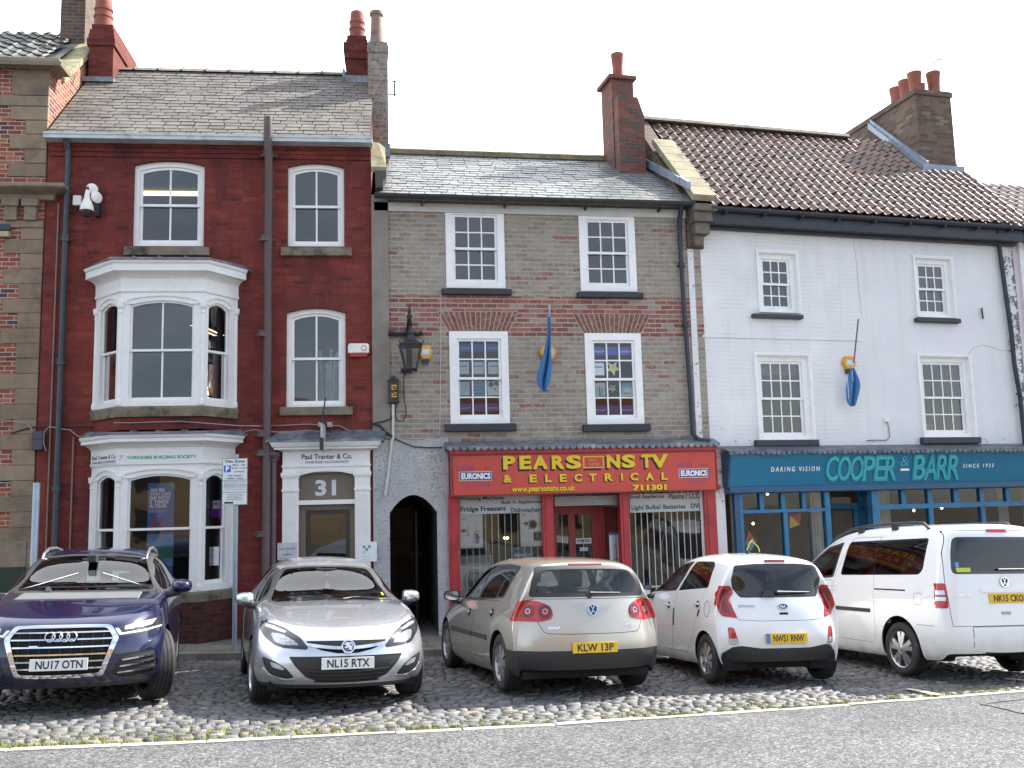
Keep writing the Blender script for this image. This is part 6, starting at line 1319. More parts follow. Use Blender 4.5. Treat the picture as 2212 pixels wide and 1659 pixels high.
cab(FL,'c',[(945,742),(1100,742),(1300,735),(1500,730),(1700,745),(1960,765),(2150,770)],'pale cable round the brick apron of the bay',BD+.0,.008)
cab(FM,'r3',[(822,0),(820,500),(815,1000),(808,1560)],'thin white wire running down the grey brick wall',.012,.006,M('white_conduit',(.55,.56,.56)))
cab(FW,'o',[(208,880),(222,960),(232,1030),(200,1065),(60,1062),(0,1068)],'brown cable from the small white socket box',.02,.009,M('brown_cable',(.25,.19,.15),.6))
r=fr(FW,'o',183,838,237,880,.06); tag(obj('socket_box',MB().box(r[0],r[1],-.06,0,r[2],r[3]),M('white_plastic',(.78,.77,.72)),M_=FW.M,bevel=.008),'small white socket box low on the white painted wall','socket box')
a,b_=Q('n',1148,1240,.05),Q('n',1163,1348,.05); tag(obj('wall_tie',MB().tube([(a[0],-.04,a[1]),(b_[0],-.04,b_[1])],.018,6),BLK,M_=FW.M),'short black iron wall tie on the white painted wall','wall tie')
# floodlights and the hanging sign seen edge on
q=U('h',760,470,.1); t=thing('hanging_sign','thin projecting sign seen edge on above the door','sign',on(FL,q[0],q[1],.0))
zt,zb=U('h',760,480,.45)[1]-q[1],U('h',757,700,.45)[1]-q[1]
obj('sign_panel',MB().box(-.018,.018,-.75,-.15,zb,zt),M('sign_edge_grey',(.45,.46,.46),.5),t); obj('bracket',MB().tube([(0,0,zt+.02),(0,-.8,zt+.02)],.022,6).tube([(0,0,zt+.5),(0,-.7,zt+.03)],.012,6).box(-.03,.03,-.78,-.7,zb-.0,zb+.2),BLK,t)
for a_,b_,l in ((705,745,'left'),(778,822,'right')):
    r=fr(FL,'h',a_,463,b_,503,.15); tag(obj('floodlight',MB().box(r[0],r[1],-.22,-.1,r[2],r[3]).box((r[0]+r[1])/2-.02,(r[0]+r[1])/2+.02,-.1,0,(r[2]+r[3])/2-.02,(r[2]+r[3])/2+.02),M('grey_floodlight',(.28,.32,.34),.4),M_=FL.M,bevel=.01),'small grey floodlight on the %s of the hanging sign bracket'%l,'floodlight','floodlights over the door')
# flags
def flag(F,k,pole,cloth,label,cmat,pm):
    (x0,y0,w0),(x1_,y1,w1_)=pole; a=F.uv(k,x0,y0,w0); b_=F.uv(k,x1_,y1,w1_)
    t=thing('flag',label,'flag',on(F,b_[0],b_[1],0),'flags on the upper walls')
    obj('pole',MB().tube([(a[0]-b_[0],-w0,a[1]-b_[1]),(0,-w1_,0)],.015,8),pm,t)
    mb=MB(); nw=26; rows=[]
    for (l,r_,y,w_,am,ph) in cloth:
        p,q=F.uv(k,l,y,w_),F.uv(k,r_,y,w_); rows.append([(p[0]+(q[0]-p[0])*i/nw-b_[0],-w_+am*1.5*(math.sin(i/nw*11+ph)+.45*math.sin(i/nw*27+ph*2.3))*(.5+.5*i/nw),p[1]-b_[1]) for i in range(nw+1)])
    vs=[p for r in rows for p in r]; n=nw+1
    mb.add(vs,[(j*n+i,j*n+i+1,(j+1)*n+i+1,(j+1)*n+i) for j in range(len(rows)-1) for i in range(nw)])
    o_=obj('cloth',mb,cmat,t,smooth=True); sb=o_.modifiers.new('subsurf','SUBSURF'); sb.levels=sb.render_levels=1; sd=o_.modifiers.new('solid','SOLIDIFY'); sd.thickness=.006
    return t
FB=M('sky_blue_flag',(.055,.19,.40),.75,var=.15,vs=3)
t=flag(FM,'j',((965,880,.75),(945,1290,.0)),[(950,972,930,.62,.01,0),(945,972,1050,.55,.02,.5),(945,970,1150,.5,.02,1),(925,972,1240,.48,.03,1.4),(900,980,1330,.45,.05,1.8),(868,985,1420,.45,.06,2.2),(848,985,1490,.45,.06,2.5),(870,955,1540,.45,.05,2.5),(910,930,1590,.45,.02,2.5)],'sky blue flag hanging limp on the grey brick wall',FB,M('white_conduit',(.55,.56,.56)))
t=flag(FW,'q',((1161,792,.8),(1128,1110,.0)),[(1115,1132,1115,.25,.01,0),(1098,1148,1165,.25,.03,.6),(1090,1160,1210,.25,.05,1),(1086,1166,1250,.25,.05,1.3),(1086,1150,1310,.25,.05,1.6),(1090,1142,1350,.25,.04,1.8),(1110,1135,1368,.25,.03,2)],'small blue and white flag on a brown pole on the white wall',FB,M('brown_pole',(.25,.16,.11),.7))
mb=MB()
p0,p1=Q('q',1128,1110,0),0
for (l,r_,ya,yb) in ((1087,1100,1180,1320),(1120,1128,1130,1200)):
    a,b_=Q('q',l,ya,.31),Q('q',r_,yb,.31); mb.quad((a[0]-p0[0],-.31,b_[1]-p0[1]),(b_[0]-p0[0],-.31,b_[1]-p0[1]),(b_[0]-p0[0],-.31,a[1]-p0[1]),(a[0]-p0[0],-.31,a[1]-p0[1]))
obj('white_stripe',mb,M('white_cloth',(.7,.72,.75),.8),t)
# ================================================================ STREET FURNITURE
GALV=M('galvanised_post',(.30,.36,.40),.45,.5,var=.1)
SWd=1.42
r=fr(FL,'r1',1450,316,1699,777,SWd); xs=(FL.uv('r1',1582,700,SWd)[0]); t=thing('parking_sign','white disc zone parking sign on a grey post at the kerb','sign',on(FL,xs,0,SWd))
mb=MB(); mb.tube([(0,.045,-.15),(0,.045,r[3]+.06)],.036,12); obj('post',mb,GALV,t,smooth=True)
a,b_=r[0]-xs,r[1]-xs; W2,H2=b_-a,r[3]-r[2]
obj('sign_plate',MB().box(a,b_,-.004,.004,r[2],r[3]),M('sign_white',(.72,.76,.76),.35,var=.03),t)
bk=MB(); tx=lambda s,x0,x1_,z0,z1,bo=.02: bk.add(*text(s,a+x0*W2,a+x1_*W2,r[2]+z0*H2,r[2]+z1*H2,-.0045,.001,bo))
tx('Disc Zone',.12,.88,.905,.965,.03); tx('Mon - Sat',.42,.9,.835,.875); tx('8 am - 6 pm',.38,.97,.765,.81); tx('2 hours',.46,.86,.695,.735); tx('No return',.25,.78,.61,.65); tx('within 1 hour',.18,.84,.55,.59)
for i,s in enumerate(('Use entire bays in parking','bay and display in clearly','disclosed in vehicle','Parking discs available in','most local shops','A Penalty Charge','may be imposed if the','Parking Regulations','are contravened')): z=(.49,.455,.42,.355,.315,.215,.18,.145,.11)[i]; tx(s,.1 if i<5 else .2,.92 if i<5 else .8,z,z+.022,.01)
for z in (.53,.405,.27): bk.box(a+.02*W2,b_-.02*W2,-.0055,-.004,r[2]+z*H2-.003,r[2]+z*H2+.003)
bk.box(a+.1*W2,a+.45*W2,-.0055,-.004,r[2]+.03*H2,r[2]+.07*H2)
obj('lettering',bk,INK,t)
mb=MB(); mb.box(a+.07*W2,a+.34*W2,-.0055,-.004,r[2]+.70*H2,r[2]+.845*H2); o_=obj('parking_symbol',mb,M('parking_blue',(.02,.11,.50),.4),t); mb=MB(); mb.add(*text('P',a+.14*W2,a+.28*W2,r[2]+.715*H2,r[2]+.83*H2,-.006,.001,.05)); obj('letter',mb,WHTL,o_)
mb=MB(); mb.ring(outline(a,b_,r[2],r[3]),outline(a+.008,b_-.008,r[2]+.008,r[3]-.008),-.0055,-.003); obj('border',mb,M('green_border',(.05,.2,.13),.5),t)
q=FL.uv('c',305,1240,1.3); mb=MB(); mb.lathe([(.052,-.15),(.052,q[1]-.01),(.045,q[1]),(.001,q[1]+.005)],(0,0,0),14); o_=obj('post',mb,GALV,M_=on(FL,q[0],0,1.3),smooth=True); tag(o_,'plain grey galvanised post behind the navy SUV','post')
# ================================================================ OPPOSITE SIDE, seen only as reflections
mb=MB(); mb.box(-26,20,-24.3,-24,0,6.2); mb.add([(-26,-24,6.2),(20,-24,6.2),(20,-27,9),(-26,-27,9)],[(0,1,2,3)])
ot=thing('opposite_terrace','sunlit stone terrace across the street mirrored in the shop windows','house')
obj('wall',mb,M('honey_stone',(.33,.25,.15),.9,var=.3,vs=.6),ot)
mb=MB()
for i in range(11):
    for z in (.8,3.6): x=-25+i*4.2; mb.box(x,x+1.1,-24.0,-23.96,z,z+1.7)
obj('window',mb,M('dark_gloss',(.02,.02,.025)),ot)
mb=MB(); mb.add([(-26.2,-23.7,6.15),(20.2,-23.7,6.15),(20.2,-27,9.2),(-26.2,-27,9.2)],[(0,1,2,3)]); obj('roof',mb,M('opposite_tile',(.2,.09,.06),.8,var=.3),ot)
# ================================================================ CAR BUILDER
def paint(name,col,metal=0.,rough=.22,flake=.12,coat=1.):
    m,nt,b=nodes(name); setp(b,rough,metal,.5,coat); co=N(nt,'ShaderNodeTexCoord').outputs['Object']
    c=mixc(nt,1.,col,ramp(nt,nz(nt,co,1200,1),[(.3,1-flake),(.7,1+flake)]),'MULTIPLY')
    s=N(nt,'ShaderNodeSeparateXYZ'); nt.links.new(co,s.inputs[0])     # road dust low on the sills
    lo=N(nt,'ShaderNodeMapRange'); nt.links.new(s.outputs[2],lo.inputs[0]); lo.inputs[1].default_value=.62; lo.inputs[2].default_value=.2; lo.inputs[3].default_value=0; lo.inputs[4].default_value=.55
    d=mth(nt,'MULTIPLY',lo.outputs[0],ramp(nt,nz(nt,co,5,6,.65),[(.35,.1),(.7,1.)]))
    nt.links.new(mixc(nt,d,c,(.16,.14,.115)),b.inputs['Base Color']); nt.links.new(mth(nt,'ADD',mth(nt,'MULTIPLY',d,.5),rough),b.inputs['Roughness'])
    nt.links.new(mth(nt,'SUBTRACT',coat,mth(nt,'MULTIPLY',d,coat)),b.inputs['Coat Weight'])
    return m
PLB=M('black_trim_plastic',(.028,.028,.03),.55,var=.12,bump=.08,bs=200)
GAPM=M('panel_gap',(.006,.006,.006),.9,var=.0)
RUB=M('tyre_rubber',(.022,.022,.023),.75,var=.2,vs=12,dirt=(.06,.055,.05),ds=6)
CHR=M('chrome_trim',(.75,.76,.78),.09,1.,var=.02)
ALU=M('alloy_silver',(.55,.56,.58),.28,.9,var=.05); ALUD=M('alloy_dark',(.06,.06,.065),.35,.6,var=.05)
GLC=glass('car_glass',tint=(.62,.68,.66),refl=1.3,rough=.001); GLP=glass('privacy_glass',tint=(.07,.07,.075),refl=1.5,rough=.001); GLW=glass('windscreen_glass',tint=(.70,.76,.74),refl=1.6,rough=.001)
SEAT=M('seat_fabric',(.05,.05,.055),.9,var=.2); DASH=M('dashboard_grey',(.11,.115,.12),.7,var=.1); LIN=M('cabin_dark',(.045,.045,.048),.9,var=.1)
LENSR=M('red_lamp_lens',(.42,.012,.012),.12,var=.15,vs=25,coat=.6); LENSRD=M('dark_red_lens',(.16,.006,.008),.12,var=.1,coat=.6); LENSC=M('clear_lamp_lens',(.55,.57,.6),.1,.6,var=.2,vs=30,coat=.6); LAMPD=M('lamp_dark_bezel',(.035,.038,.045),.15,.3,coat=.6,var=.2,vs=20); LAMPO=M('amber_lens',(.6,.2,.03),.15)
PLW=M('white_plate',(.72,.73,.72),.4,var=.02); PLY=M('yellow_plate',(.74,.46,.015),.4,var=.02); PLK=M('plate_black',(.012,.012,.014),.5,var=.0); PLBL=M('plate_blue',(.05,.18,.5),.4)
MIRG=M('mirror_glass',(.6,.62,.64),.02,1.,var=.0)
GN=Vector((.028,.045,1)).normalized()
FRAC=(0,.32,.62,.83,1.)
def body_mesh(spec):
    """cage -> smooth dense shell (bmesh in car coordinates: x forward, y left, z up)"""
    F_,B_=spec['front'],spec['rear']; G={}
    def sec(x,zc,y2,z2,y3,z3,y4,z4,y5,z5,y6,z6):
        return [(x,0,zc),(x,.55*y2,z2+(zc-z2)*.80),(x,y2,z2),(x,(y2+y3)/2+.012,(z2+z3)/2+.012),(x,y3,z3),(x,y4,z4),(x,y5,z5),(x,y6,z6),(x,y6*.93,z6-.07)]
    rows=[]
    def corner(D,s):
        top=[(D['x'][0]-s*D['d'][j],FRAC[j]*D['y'][0],D['zt'][j]) for j in range(5)]
        side=[(D['x'][k]-s*D['d'][4],D['y'][k],D['z'][k]) for k in range(1,5)]
        return top+side
    rows.append(corner(F_,1)); rows+= [sec(*t) for t in spec['st']]; rows.append(corner(B_,-1))
    bm=bmesh.new(); vid={}
    def V3(p,side):
        q=(round(p[0],5),round(p[1]*side,5),round(p[2],5))
        if abs(q[1])<1e-4: q=(q[0],0.0,q[2])
        if q not in vid: vid[q]=bm.verts.new(q)
        return vid[q]
    def face(ps,side):
        vs=[]
        for p in ps:
            v=V3(p,side)
            if v not in vs: vs.append(v)
        if len(vs)>2:
            try: bm.faces.new(vs if side>0 else vs[::-1])
            except ValueError: pass
    for s in (1,-1):
        for a,b in zip(rows,rows[1:]):
            for k in range(8): face([a[k],a[k+1],b[k+1],b[k]],s)
        for D,sg,fl in ((F_,1,1),(B_,-1,-1)):
            grid=[[(D['x'][k]-sg*D['d'][j],FRAC[j]*D['y'][k],D['zt'][j] if k==0 else D['z'][k]+ (D.get('sag',[0]*5)[k])*(1-FRAC[j]**2)) for j in range(5)] for k in range(5)]
            for k in range(4):
                for j in range(4):
                    q=[grid[k][j],grid[k+1][j],grid[k+1][j+1],grid[k][j+1]]
                    face(q if fl>0 else q[::-1],s)
    cl=bm.edges.layers.float.new('crease_edge')
    for (xa,xb,za,zb,ya,yb,cv) in spec.get('crease',[]):
        for e in bm.edges:
            if all(xa<=v.co.x<=xb and za<=v.co.z<=zb and ya<=abs(v.co.y)<=yb for v in e.verts): e[cl]=cv
    bmesh.ops.recalc_face_normals(bm,faces=bm.faces)
    me=bpy.data.meshes.new('cage'); bm.to_mesh(me); bm.free()
    o=bpy.data.objects.new('cage',me); C.objects.link(o); md=o.modifiers.new('s','SUBSURF'); md.levels=md.render_levels=3
    bpy.context.view_layer.update(); ev=o.evaluated_get(bpy.context.evaluated_depsgraph_get()); m2=bpy.data.meshes.new_from_object(ev)
    bpy.data.objects.remove(o); bpy.data.meshes.remove(me)
    co=np.empty(len(m2.vertices)*3); m2.vertices.foreach_get('co',co); co=co.reshape(-1,3)
    x0,x1,W2,H=spec['dims']
    co[:,0]=x0+(co[:,0]-co[:,0].min())*(x1-x0)/(co[:,0].max()-co[:,0].min()); co[:,1]*=W2/np.abs(co[:,1]).max()
    zt=co[:,2].max(); co[:,2]=co[:,2]*np.where(co[:,2]>.5,(.5+(co[:,2]-.5)*(H-.5)/(zt-.5))/co[:,2],1)
    m2.vertices.foreach_set('co',co.ravel()); m2.update()
    bm=bmesh.new(); bm.from_mesh(m2); bpy.data.meshes.remove(m2)
    bmesh.ops.recalc_face_normals(bm,faces=bm.faces); bm.normal_update()
    return bm
VIEW={'L':(Vector((0,1,0)),0,2),'R':(Vector((0,-1,0)),0,2),'F':(Vector((1,0,0)),1,2),'B':(Vector((-1,0,0)),1,2),'T':(Vector((0,0,1)),0,1)}
def rnd_poly(pts,r,n=3):
    """round the corners of a polygon; r may be a number or a list"""
    out=[]; k=len(pts)
    for i,p in enumerate(pts):
        rr=r[i] if isinstance(r,(list,tuple)) else r
        p=Vector(p); a=Vector(pts[i-1]); b=Vector(pts[(i+1)%k]); u=(a-p); v=(b-p); q=min(rr,u.length*.45,v.length*.45)
        if q<.004: out.append(tuple(p)); continue
        A=p+u.normalized()*q; B=p+v.normalized()*q
        for j in range(n+1): t=j/n; w=A*(1-t)**2+p*2*t*(1-t)+B*t*t; out.append(tuple(w))
    return out
def inset_poly(pts,d):
    k=len(pts); ar=sum(pts[i][0]*pts[(i+1)%k][1]-pts[(i+1)%k][0]*pts[i][1] for i in range(k)); s=1 if ar>0 else -1; out=[]
    for i in range(k):
        a,p,b=Vector(pts[i-1]),Vector(pts[i]),Vector(pts[(i+1)%k]); e1=(p-a); e2=(b-p)
        if e1.length<1e-6 or e2.length<1e-6: out.append(tuple(p)); continue
        e1.normalize(); e2.normalize(); n1=Vector((-e1.y,e1.x))*s; n2=Vector((-e2.y,e2.x))*s; m_=(n1+n2)
        if m_.length<.2: m_=n1
        m_.normalize(); out.append(tuple(p+m_*(d/max(.45,m_@n1))))
    return out
def inside(poly,x,y):
    c=False; j=len(poly)-1
    for i in range(len(poly)):
        xi,yi=poly[i]; xj,yj=poly[j]
        if (yi>y)!=(yj>y) and x<(xj-xi)*(y-yi)/(yj-yi)+xi: c=not c
        j=i
    return c
class Car:
    def __init__(s,name,label,X,Y,yaw,spec,body_mat,group=None):
        s.bm=body_mesh(spec); s.spec=spec; s.pid=s.bm.faces.layers.int.new('pid')
        f=Vector((math.cos(yaw),math.sin(yaw),0)); f=(f-GN*(f@GN)).normalized(); l=GN.cross(f)
        M_=Matrix.Identity(4)
        for i in range(3): M_[i][0],M_[i][1],M_[i][2]=f[i],l[i],GN[i]
        M_.translation=(X,Y,ground(X,Y)+.012)
        s.t=thing(name,label,'car',M_,group)
        # smooth reference surface for normals and projections
        s.ref=BVHTree.FromBMesh(s.bm); s.bm.faces.ensure_lookup_table(); s.rn={}
        s.fn=[[tuple(v.normal) for v in f_.verts] for f_ in s.bm.faces]; s.fv=[[v.co.copy() for v in f_.verts] for f_ in s.bm.faces]
        s.parts={0:('body',body_mat,None,0,None)}; s.body=body_mat
    def normal(s,p):
        loc,n,i,d=s.ref.find_nearest(p)
        ws=[1/(1e-5+(p-c).length**2) for c in s.fv[i]]; r=Vector((0,0,0))
        for w,nn in zip(ws,s.fn[i]): r+=w*Vector(nn)
        return r.normalized()
    def hit(s,view,a,b):
        """point of the smooth surface seen along a view at (a,b)"""
        d,i,j=VIEW[view]; o=[0,0,0]; o[i]=a; o[j]=b; o=Vector(o)+d*5
        loc,n,k,_=s.ref.ray_cast(o,-d)
        return (loc,s.normal(loc)) if loc else (None,None)
    def cut(s,view,poly,pid,only=None,mind=.1,lim=None):
        d,ia,ib=VIEW[view]; bm=s.bm; k=len(poly); L_=s.pid
        ax=[p[0] for p in poly]; bx=[p[1] for p in poly]; A0,A1,B0,B1=min(ax),max(ax),min(bx),max(bx)
        def ok(f):
            if f.normal@d<mind: return False
            c=[v.co for v in f.verts]
            if lim and not lim(f.calc_center_median()): return False
            return not(max(q[ia] for q in c)<A0 or min(q[ia] for q in c)>A1 or max(q[ib] for q in c)<B0 or min(q[ib] for q in c)>B1)
        region=[f for f in bm.faces if ok(f)]
        for i in range(k):
            p,q=poly[i],poly[(i+1)%k]; e=(q[0]-p[0],q[1]-p[1]); ln=math.hypot(*e)
            if ln<1e-5: continue
            no=[0,0,0]; no[ia]=-e[1]/ln; no[ib]=e[0]/ln; co=[0,0,0]; co[ia],co[ib]=p
            sa0,sa1,sb0,sb1=min(p[0],q[0])-1e-4,max(p[0],q[0])+1e-4,min(p[1],q[1])-1e-4,max(p[1],q[1])+1e-4
            near=[];rest=[]
            for f in region:
                c=[v.co for v in f.verts]
                if max(v[ia] for v in c)<sa0 or min(v[ia] for v in c)>sa1 or max(v[ib] for v in c)<sb0 or min(v[ib] for v in c)>sb1: rest.append(f)
                else: near.append(f)
            if not near: continue
            ge=set(near)
            for f in near: ge.update(f.edges); ge.update(f.verts)
            r=bmesh.ops.bisect_plane(bm,geom=list(ge),dist=1e-5,plane_co=co,plane_no=no)
            region=list({*rest,*[g for g in r['geom'] if isinstance(g,bmesh.types.BMFace)],*[f for f in near if f.is_valid]})
        for f in region:
            if not f.is_valid: continue
            c=f.calc_center_median()
            if inside(poly,c[ia],c[ib]) and (only is None or f[L_] in only): f[L_]=pid
    def region(s,pid,name,mat,view,poly,parent=None,off=0,both=True,gap=0,only=None,label=None,mind=.1,lim=None):
        """cut a patch out of the shell as its own part; both: mirror it to the other side"""
        s.parts[pid]=(name,mat,parent,off,label)
        vs=[(view,poly,pid)]
        if both:
            if view in 'L': vs.append(('R',poly,pid+500))
            else: vs.append((view,[(-a,b) if view in 'FB' else (a,-b) for a,b in poly][::-1],pid+500))
            s.parts[pid+500]=(name,mat,(parent+500 if parent is not None and parent+500 in s.parts else parent),off,label)
        for v,p,i in vs:
            if gap:
                s.parts[i+1000]=('panel_gap',GAPM,None,0,None); s.cut(v,p,i+1000,only,mind,lim); p=inset_poly(p,gap); s.cut(v,p,i,{i+1000},mind,lim)
            else: s.cut(v,p,i,only,mind,lim)
    def wheel_arch(s,x,z,r):
        poly=[(x+r*math.cos(t*math.pi/14),z+r*math.sin(t*math.pi/14)) for t in range(28)]
        for v in 'LR': s.cut(v,poly,-1,None,-.2,lambda c:abs(c.y)>.5)
        for v in 'LR': s.cut(v,[(x-r*1.0,-.1),(x+r*1.0,-.1),(x+r,z),(x-r,z)],-1,None,-.9,lambda c:abs(c.y)>.5)
        mb=MB()
        for sg in (1,-1):
            n=16; vs=[]
            for i in range(n+1):
                a=math.pi*(-.12+1.24*i/n)
                for y in (s.spec['dims'][2]-.085,.42): vs.append((x+(r+.012)*math.cos(a),sg*y,z+(r+.012)*math.sin(a)))
            mb.add(vs,[(2*i,2*i+2,2*i+3,2*i+1) for i in range(n)]); mb.prism([(x+(r+.012)*math.cos(math.pi*(-.12+1.24*i/n)),z+(r+.012)*math.sin(math.pi*(-.12+1.24*i/n))) for i in range(n+1)],sg*.42,sg*.40)
        obj('wheel_arch_liner',mb,GAPM,s.t)
    def finish(s,glass_pids=()):
        bm=s.bm; L_=s.pid
        bmesh.ops.delete(bm,geom=[f for f in bm.faces if f[L_]==-1],context='FACES')
        groups={}
        for f in bm.faces: groups.setdefault(f[L_],[]).append(f)
        s.obs={}
        order=sorted(groups,key=lambda k:(s.parts[k][2] is not None,k))
        gaps=[]
        for pid in order:
            name,mat,parent,off,label=s.parts[pid]
            if name=='panel_gap': gaps+=groups[pid]; continue
            s.obs[pid]=s.emit(groups[pid],name,mat,off,s.t if parent is None else s.obs.get(parent,s.t),label)
        if gaps: s.emit(gaps,'panel_gap',GAPM,-.004,s.obs[0],None)
        inner=[f for pid in groups for f in groups[pid] if pid not in glass_pids and (pid-500) not in glass_pids and s.parts[pid][0] not in('headlight','tail_light')]
        s.emit(inner,'cabin_lining',LIN,-.028,s.t,None,flip=True)
        bm.free()
    def emit(s,faces,name,mat,off,parent,label,flip=False):
        vm={};vs=[];nr=[];fs=[]
        for f in faces:
            r=[]
            for v in f.verts:
                if v.index not in vm or True:
                    k=v
                    if k not in vm:
                        n=s.normal(v.co); vm[k]=len(vs); vs.append(v.co+n*off); nr.append(-n if flip else n)
                    r.append(vm[k])
            fs.append(r[::-1] if flip else r)
        me=bpy.data.meshes.new(name); me.from_pydata([tuple(v) for v in vs],[],fs); me.materials.append(mat)
        me.polygons.foreach_set('use_smooth',[True]*len(me.polygons)); me.normals_split_custom_set_from_vertices([tuple(n) for n in nr])
        o=bpy.data.objects.new(name,me); C.objects.link(o); o.parent=parent
        if label: o['label']=label
        return o
    def add(s,name,mb,mat,parent=None,**k): return obj(name,mb,mat,parent or s.t,**k)
    def patch(s,mb,view,poly,off,n=None):
        """thin conforming patch lying on the shell (badge, strip)"""
        P=[]
        for a,b in poly:
            l,nn=s.hit(view,a,b)
            if l is None: return
            P.append(l+nn*off)
        mb.add(P,[list(range(len(P)))])
    def strip(s,mb,view,path,w,off=.003,thick=.006):
        """narrow band following the shell along a path"""
        Q=[]
        for i,(a,b) in enumerate(path):
            l,nn=s.hit(view,a,b)
            if l is None: continue
            Q.append((l,nn))
        vs=[]
        for i,(l,nn) in enumerate(Q):
            d=(Q[min(i+1,len(Q)-1)][0]-Q[max(i-1,0)][0]).normalized(); sd=d.cross(nn).normalized()*w/2
            vs+=[l+sd-nn*.004,l+sd+nn*off,l-sd+nn*off,l-sd-nn*.004]
        mb.add(vs,[(4*i+k,4*i+k+1,4*i+k+5,4*i+k+4) for i in range(len(Q)-1) for k in range(3)]+[(0,1,2,3),(len(vs)-1,len(vs)-2,len(vs)-3,len(vs)-4)])
    def plate(s,x,z,front,text_,tilt=0,blue=False):
        sg=1 if front else -1
        T=Matrix.Translation((x,0,z))@Matrix.Rotation(math.pi/2*sg,4,'Z')@Matrix.Rotation(tilt,4,'X')
        mb=MB(); mb.T=T; mb.box(-.26,.26,-.004,.012,-.056,.056)
        o=obj('number_plate',mb,PLW if front else PLY,s.t,bevel=.003)
        mb=MB(); mb.T=T; x0=-.205 if not blue else -.17
        mb.add(*text(text_,x0,.215,-.039,.039,-.0045,.001,.022)); obj('lettering',mb,PLK,o)
        if blue: mb=MB(); mb.T=T; mb.box(-.258,-.21,-.0052,-.003,-.054,.054); obj('blue_band',mb,PLBL,o)
        return o
def on_(car,view,a,b,off=0):
    """frame on the shell: local x to the viewer's right, z up, y into the car"""
    l,n=car.hit(view,a,b); n=n.normalized(); up=Vector((0,0,1)); r=up.cross(n).normalized(); u=n.cross(r)
    M_=Matrix.Identity(4)
    for i in range(3): M_[i][0],M_[i][1],M_[i][2]=r[i],-n[i],u[i]
    M_.translation=l+n*off; return M_
def spokes(mb,n,r0,r1,w0,w1,y,th,twist=0,pair=0):
    for i in range(n):
        for q in ((-pair,pair) if pair else (0,)):
            a=2*math.pi*i/n+q+twist; c,s_=math.cos(a),math.sin(a)
            P=[(r0,-w0/2),(r1,-w1/2),(r1,w1/2),(r0,w0/2)]
            f=[(x*c-z*s_,x*s_+z*c) for x,z in P]
            vs=[(p[0],y-.012,p[1]) if j in(0,3) else (p[0],y,p[1]) for j,p in enumerate(f)]+[(p[0],y+th,p[1]) for p in f]
            mb.add(vs,[(0,1,2,3),(7,6,5,4),(0,4,5,1),(1,5,6,2),(2,6,7,3),(3,7,4,0)])
def wheel(car,x,y,R_,rim,w,kind,side,steer=0,name='wheel'):
    """tyre + rim; side +1 = left (outer face toward +y)"""
    T=Matrix.Translation((x,y,R_))@Matrix.Rotation(steer,4,'Z')@(Matrix.Identity(4) if side<0 else Matrix.Rotation(math.pi,4,'Z'))
    # local: outer face toward -y
    h=w/2; mb=MB(); mb.T=T
    pr=[(rim-.005,h*.6),(rim+.012,h*.93),(rim+.03,h),(R_-.045,h*1.02),(R_-.018,h*.93),(R_-.004,h*.78),(R_,h*.5),(R_,-h*.5),(R_-.004,-h*.78),(R_-.018,-h*.93),(R_-.045,-h*1.02),(rim+.03,-h),(rim+.012,-h*.93),(rim-.005,-h*.6)]
    mb.lathe([(r,q) for r,q in pr],(0,0,0),40,'y',cap=False)
    t=obj('tyre',mb,RUB,None,smooth=True)
    if True:
        k=MB(); k.T=T
        for q in (-.55,-.18,.18,.55): k.lathe([(R_+.0008,h*q-.006),(R_+.0008,h*q+.006)],(0,0,0),40,'y',cap=False)
        tg=obj('tread_groove',k,GAPM,None)
    rb=MB(); rb.T=T
    yo=-h*.86   # outer rim face
    rb.lathe([(rim*1.0,-yo-.0),(rim*1.0,-yo+.008),(rim*.955,-yo+.004),(rim*.93,-yo-.02),(rim*.90,-h*.4)],(0,0,0),40,'y',cap=False)
    dk=MB(); dk.T=T; dk.lathe([(rim*.92,-h*.5),(rim*.9,-.02+h*.2),(.001,-.02+h*.2)],(0,0,0),30,'y',cap=False); 
    dk.lathe([(rim*.62,h*.30),(rim*.62,h*.33),(.001,h*.33)],(0,0,0),24,'y',cap=False)
    if kind=='golf': spokes(rb,7,.05,rim*.95,.055,.12,yo+.01,.03); 
    elif kind=='kia': spokes(rb,8,.045,rim*.95,.035,.075,yo+.006,.03,.2)
    elif kind=='caddy': spokes(rb,5,.05,rim*.95,.045,.062,yo+.008,.03,.3,.21)
    elif kind=='astra': spokes(rb,10,.05,rim*.95,.035,.055,yo+.008,.03)
    elif kind=='q5': spokes(rb,5,.05,rim*.95,.05,.06,yo+.01,.035,.3,.17)
    rb.lathe([(.068,-yo-.02),(.066,-yo-.004),(.03,-yo+.002),(.001,-yo+.003)],(0,0,0),20,'y',cap=False)
    root=bpy.data.objects.new(name,None); C.objects.link(root); root.parent=car.t
    t.parent=root; tg.parent=root
    obj('rim',rb,ALU,root,smooth=True)
    if kind=='kia':
        k=MB(); k.T=T; spokes(k,8,.07,rim*.9,.02,.04,yo+.018,.03,.2+math.pi/8); obj('rim_insert',k,ALUD,root)
    obj('brake_disc',dk,ALUD,root,smooth=True)
    return root
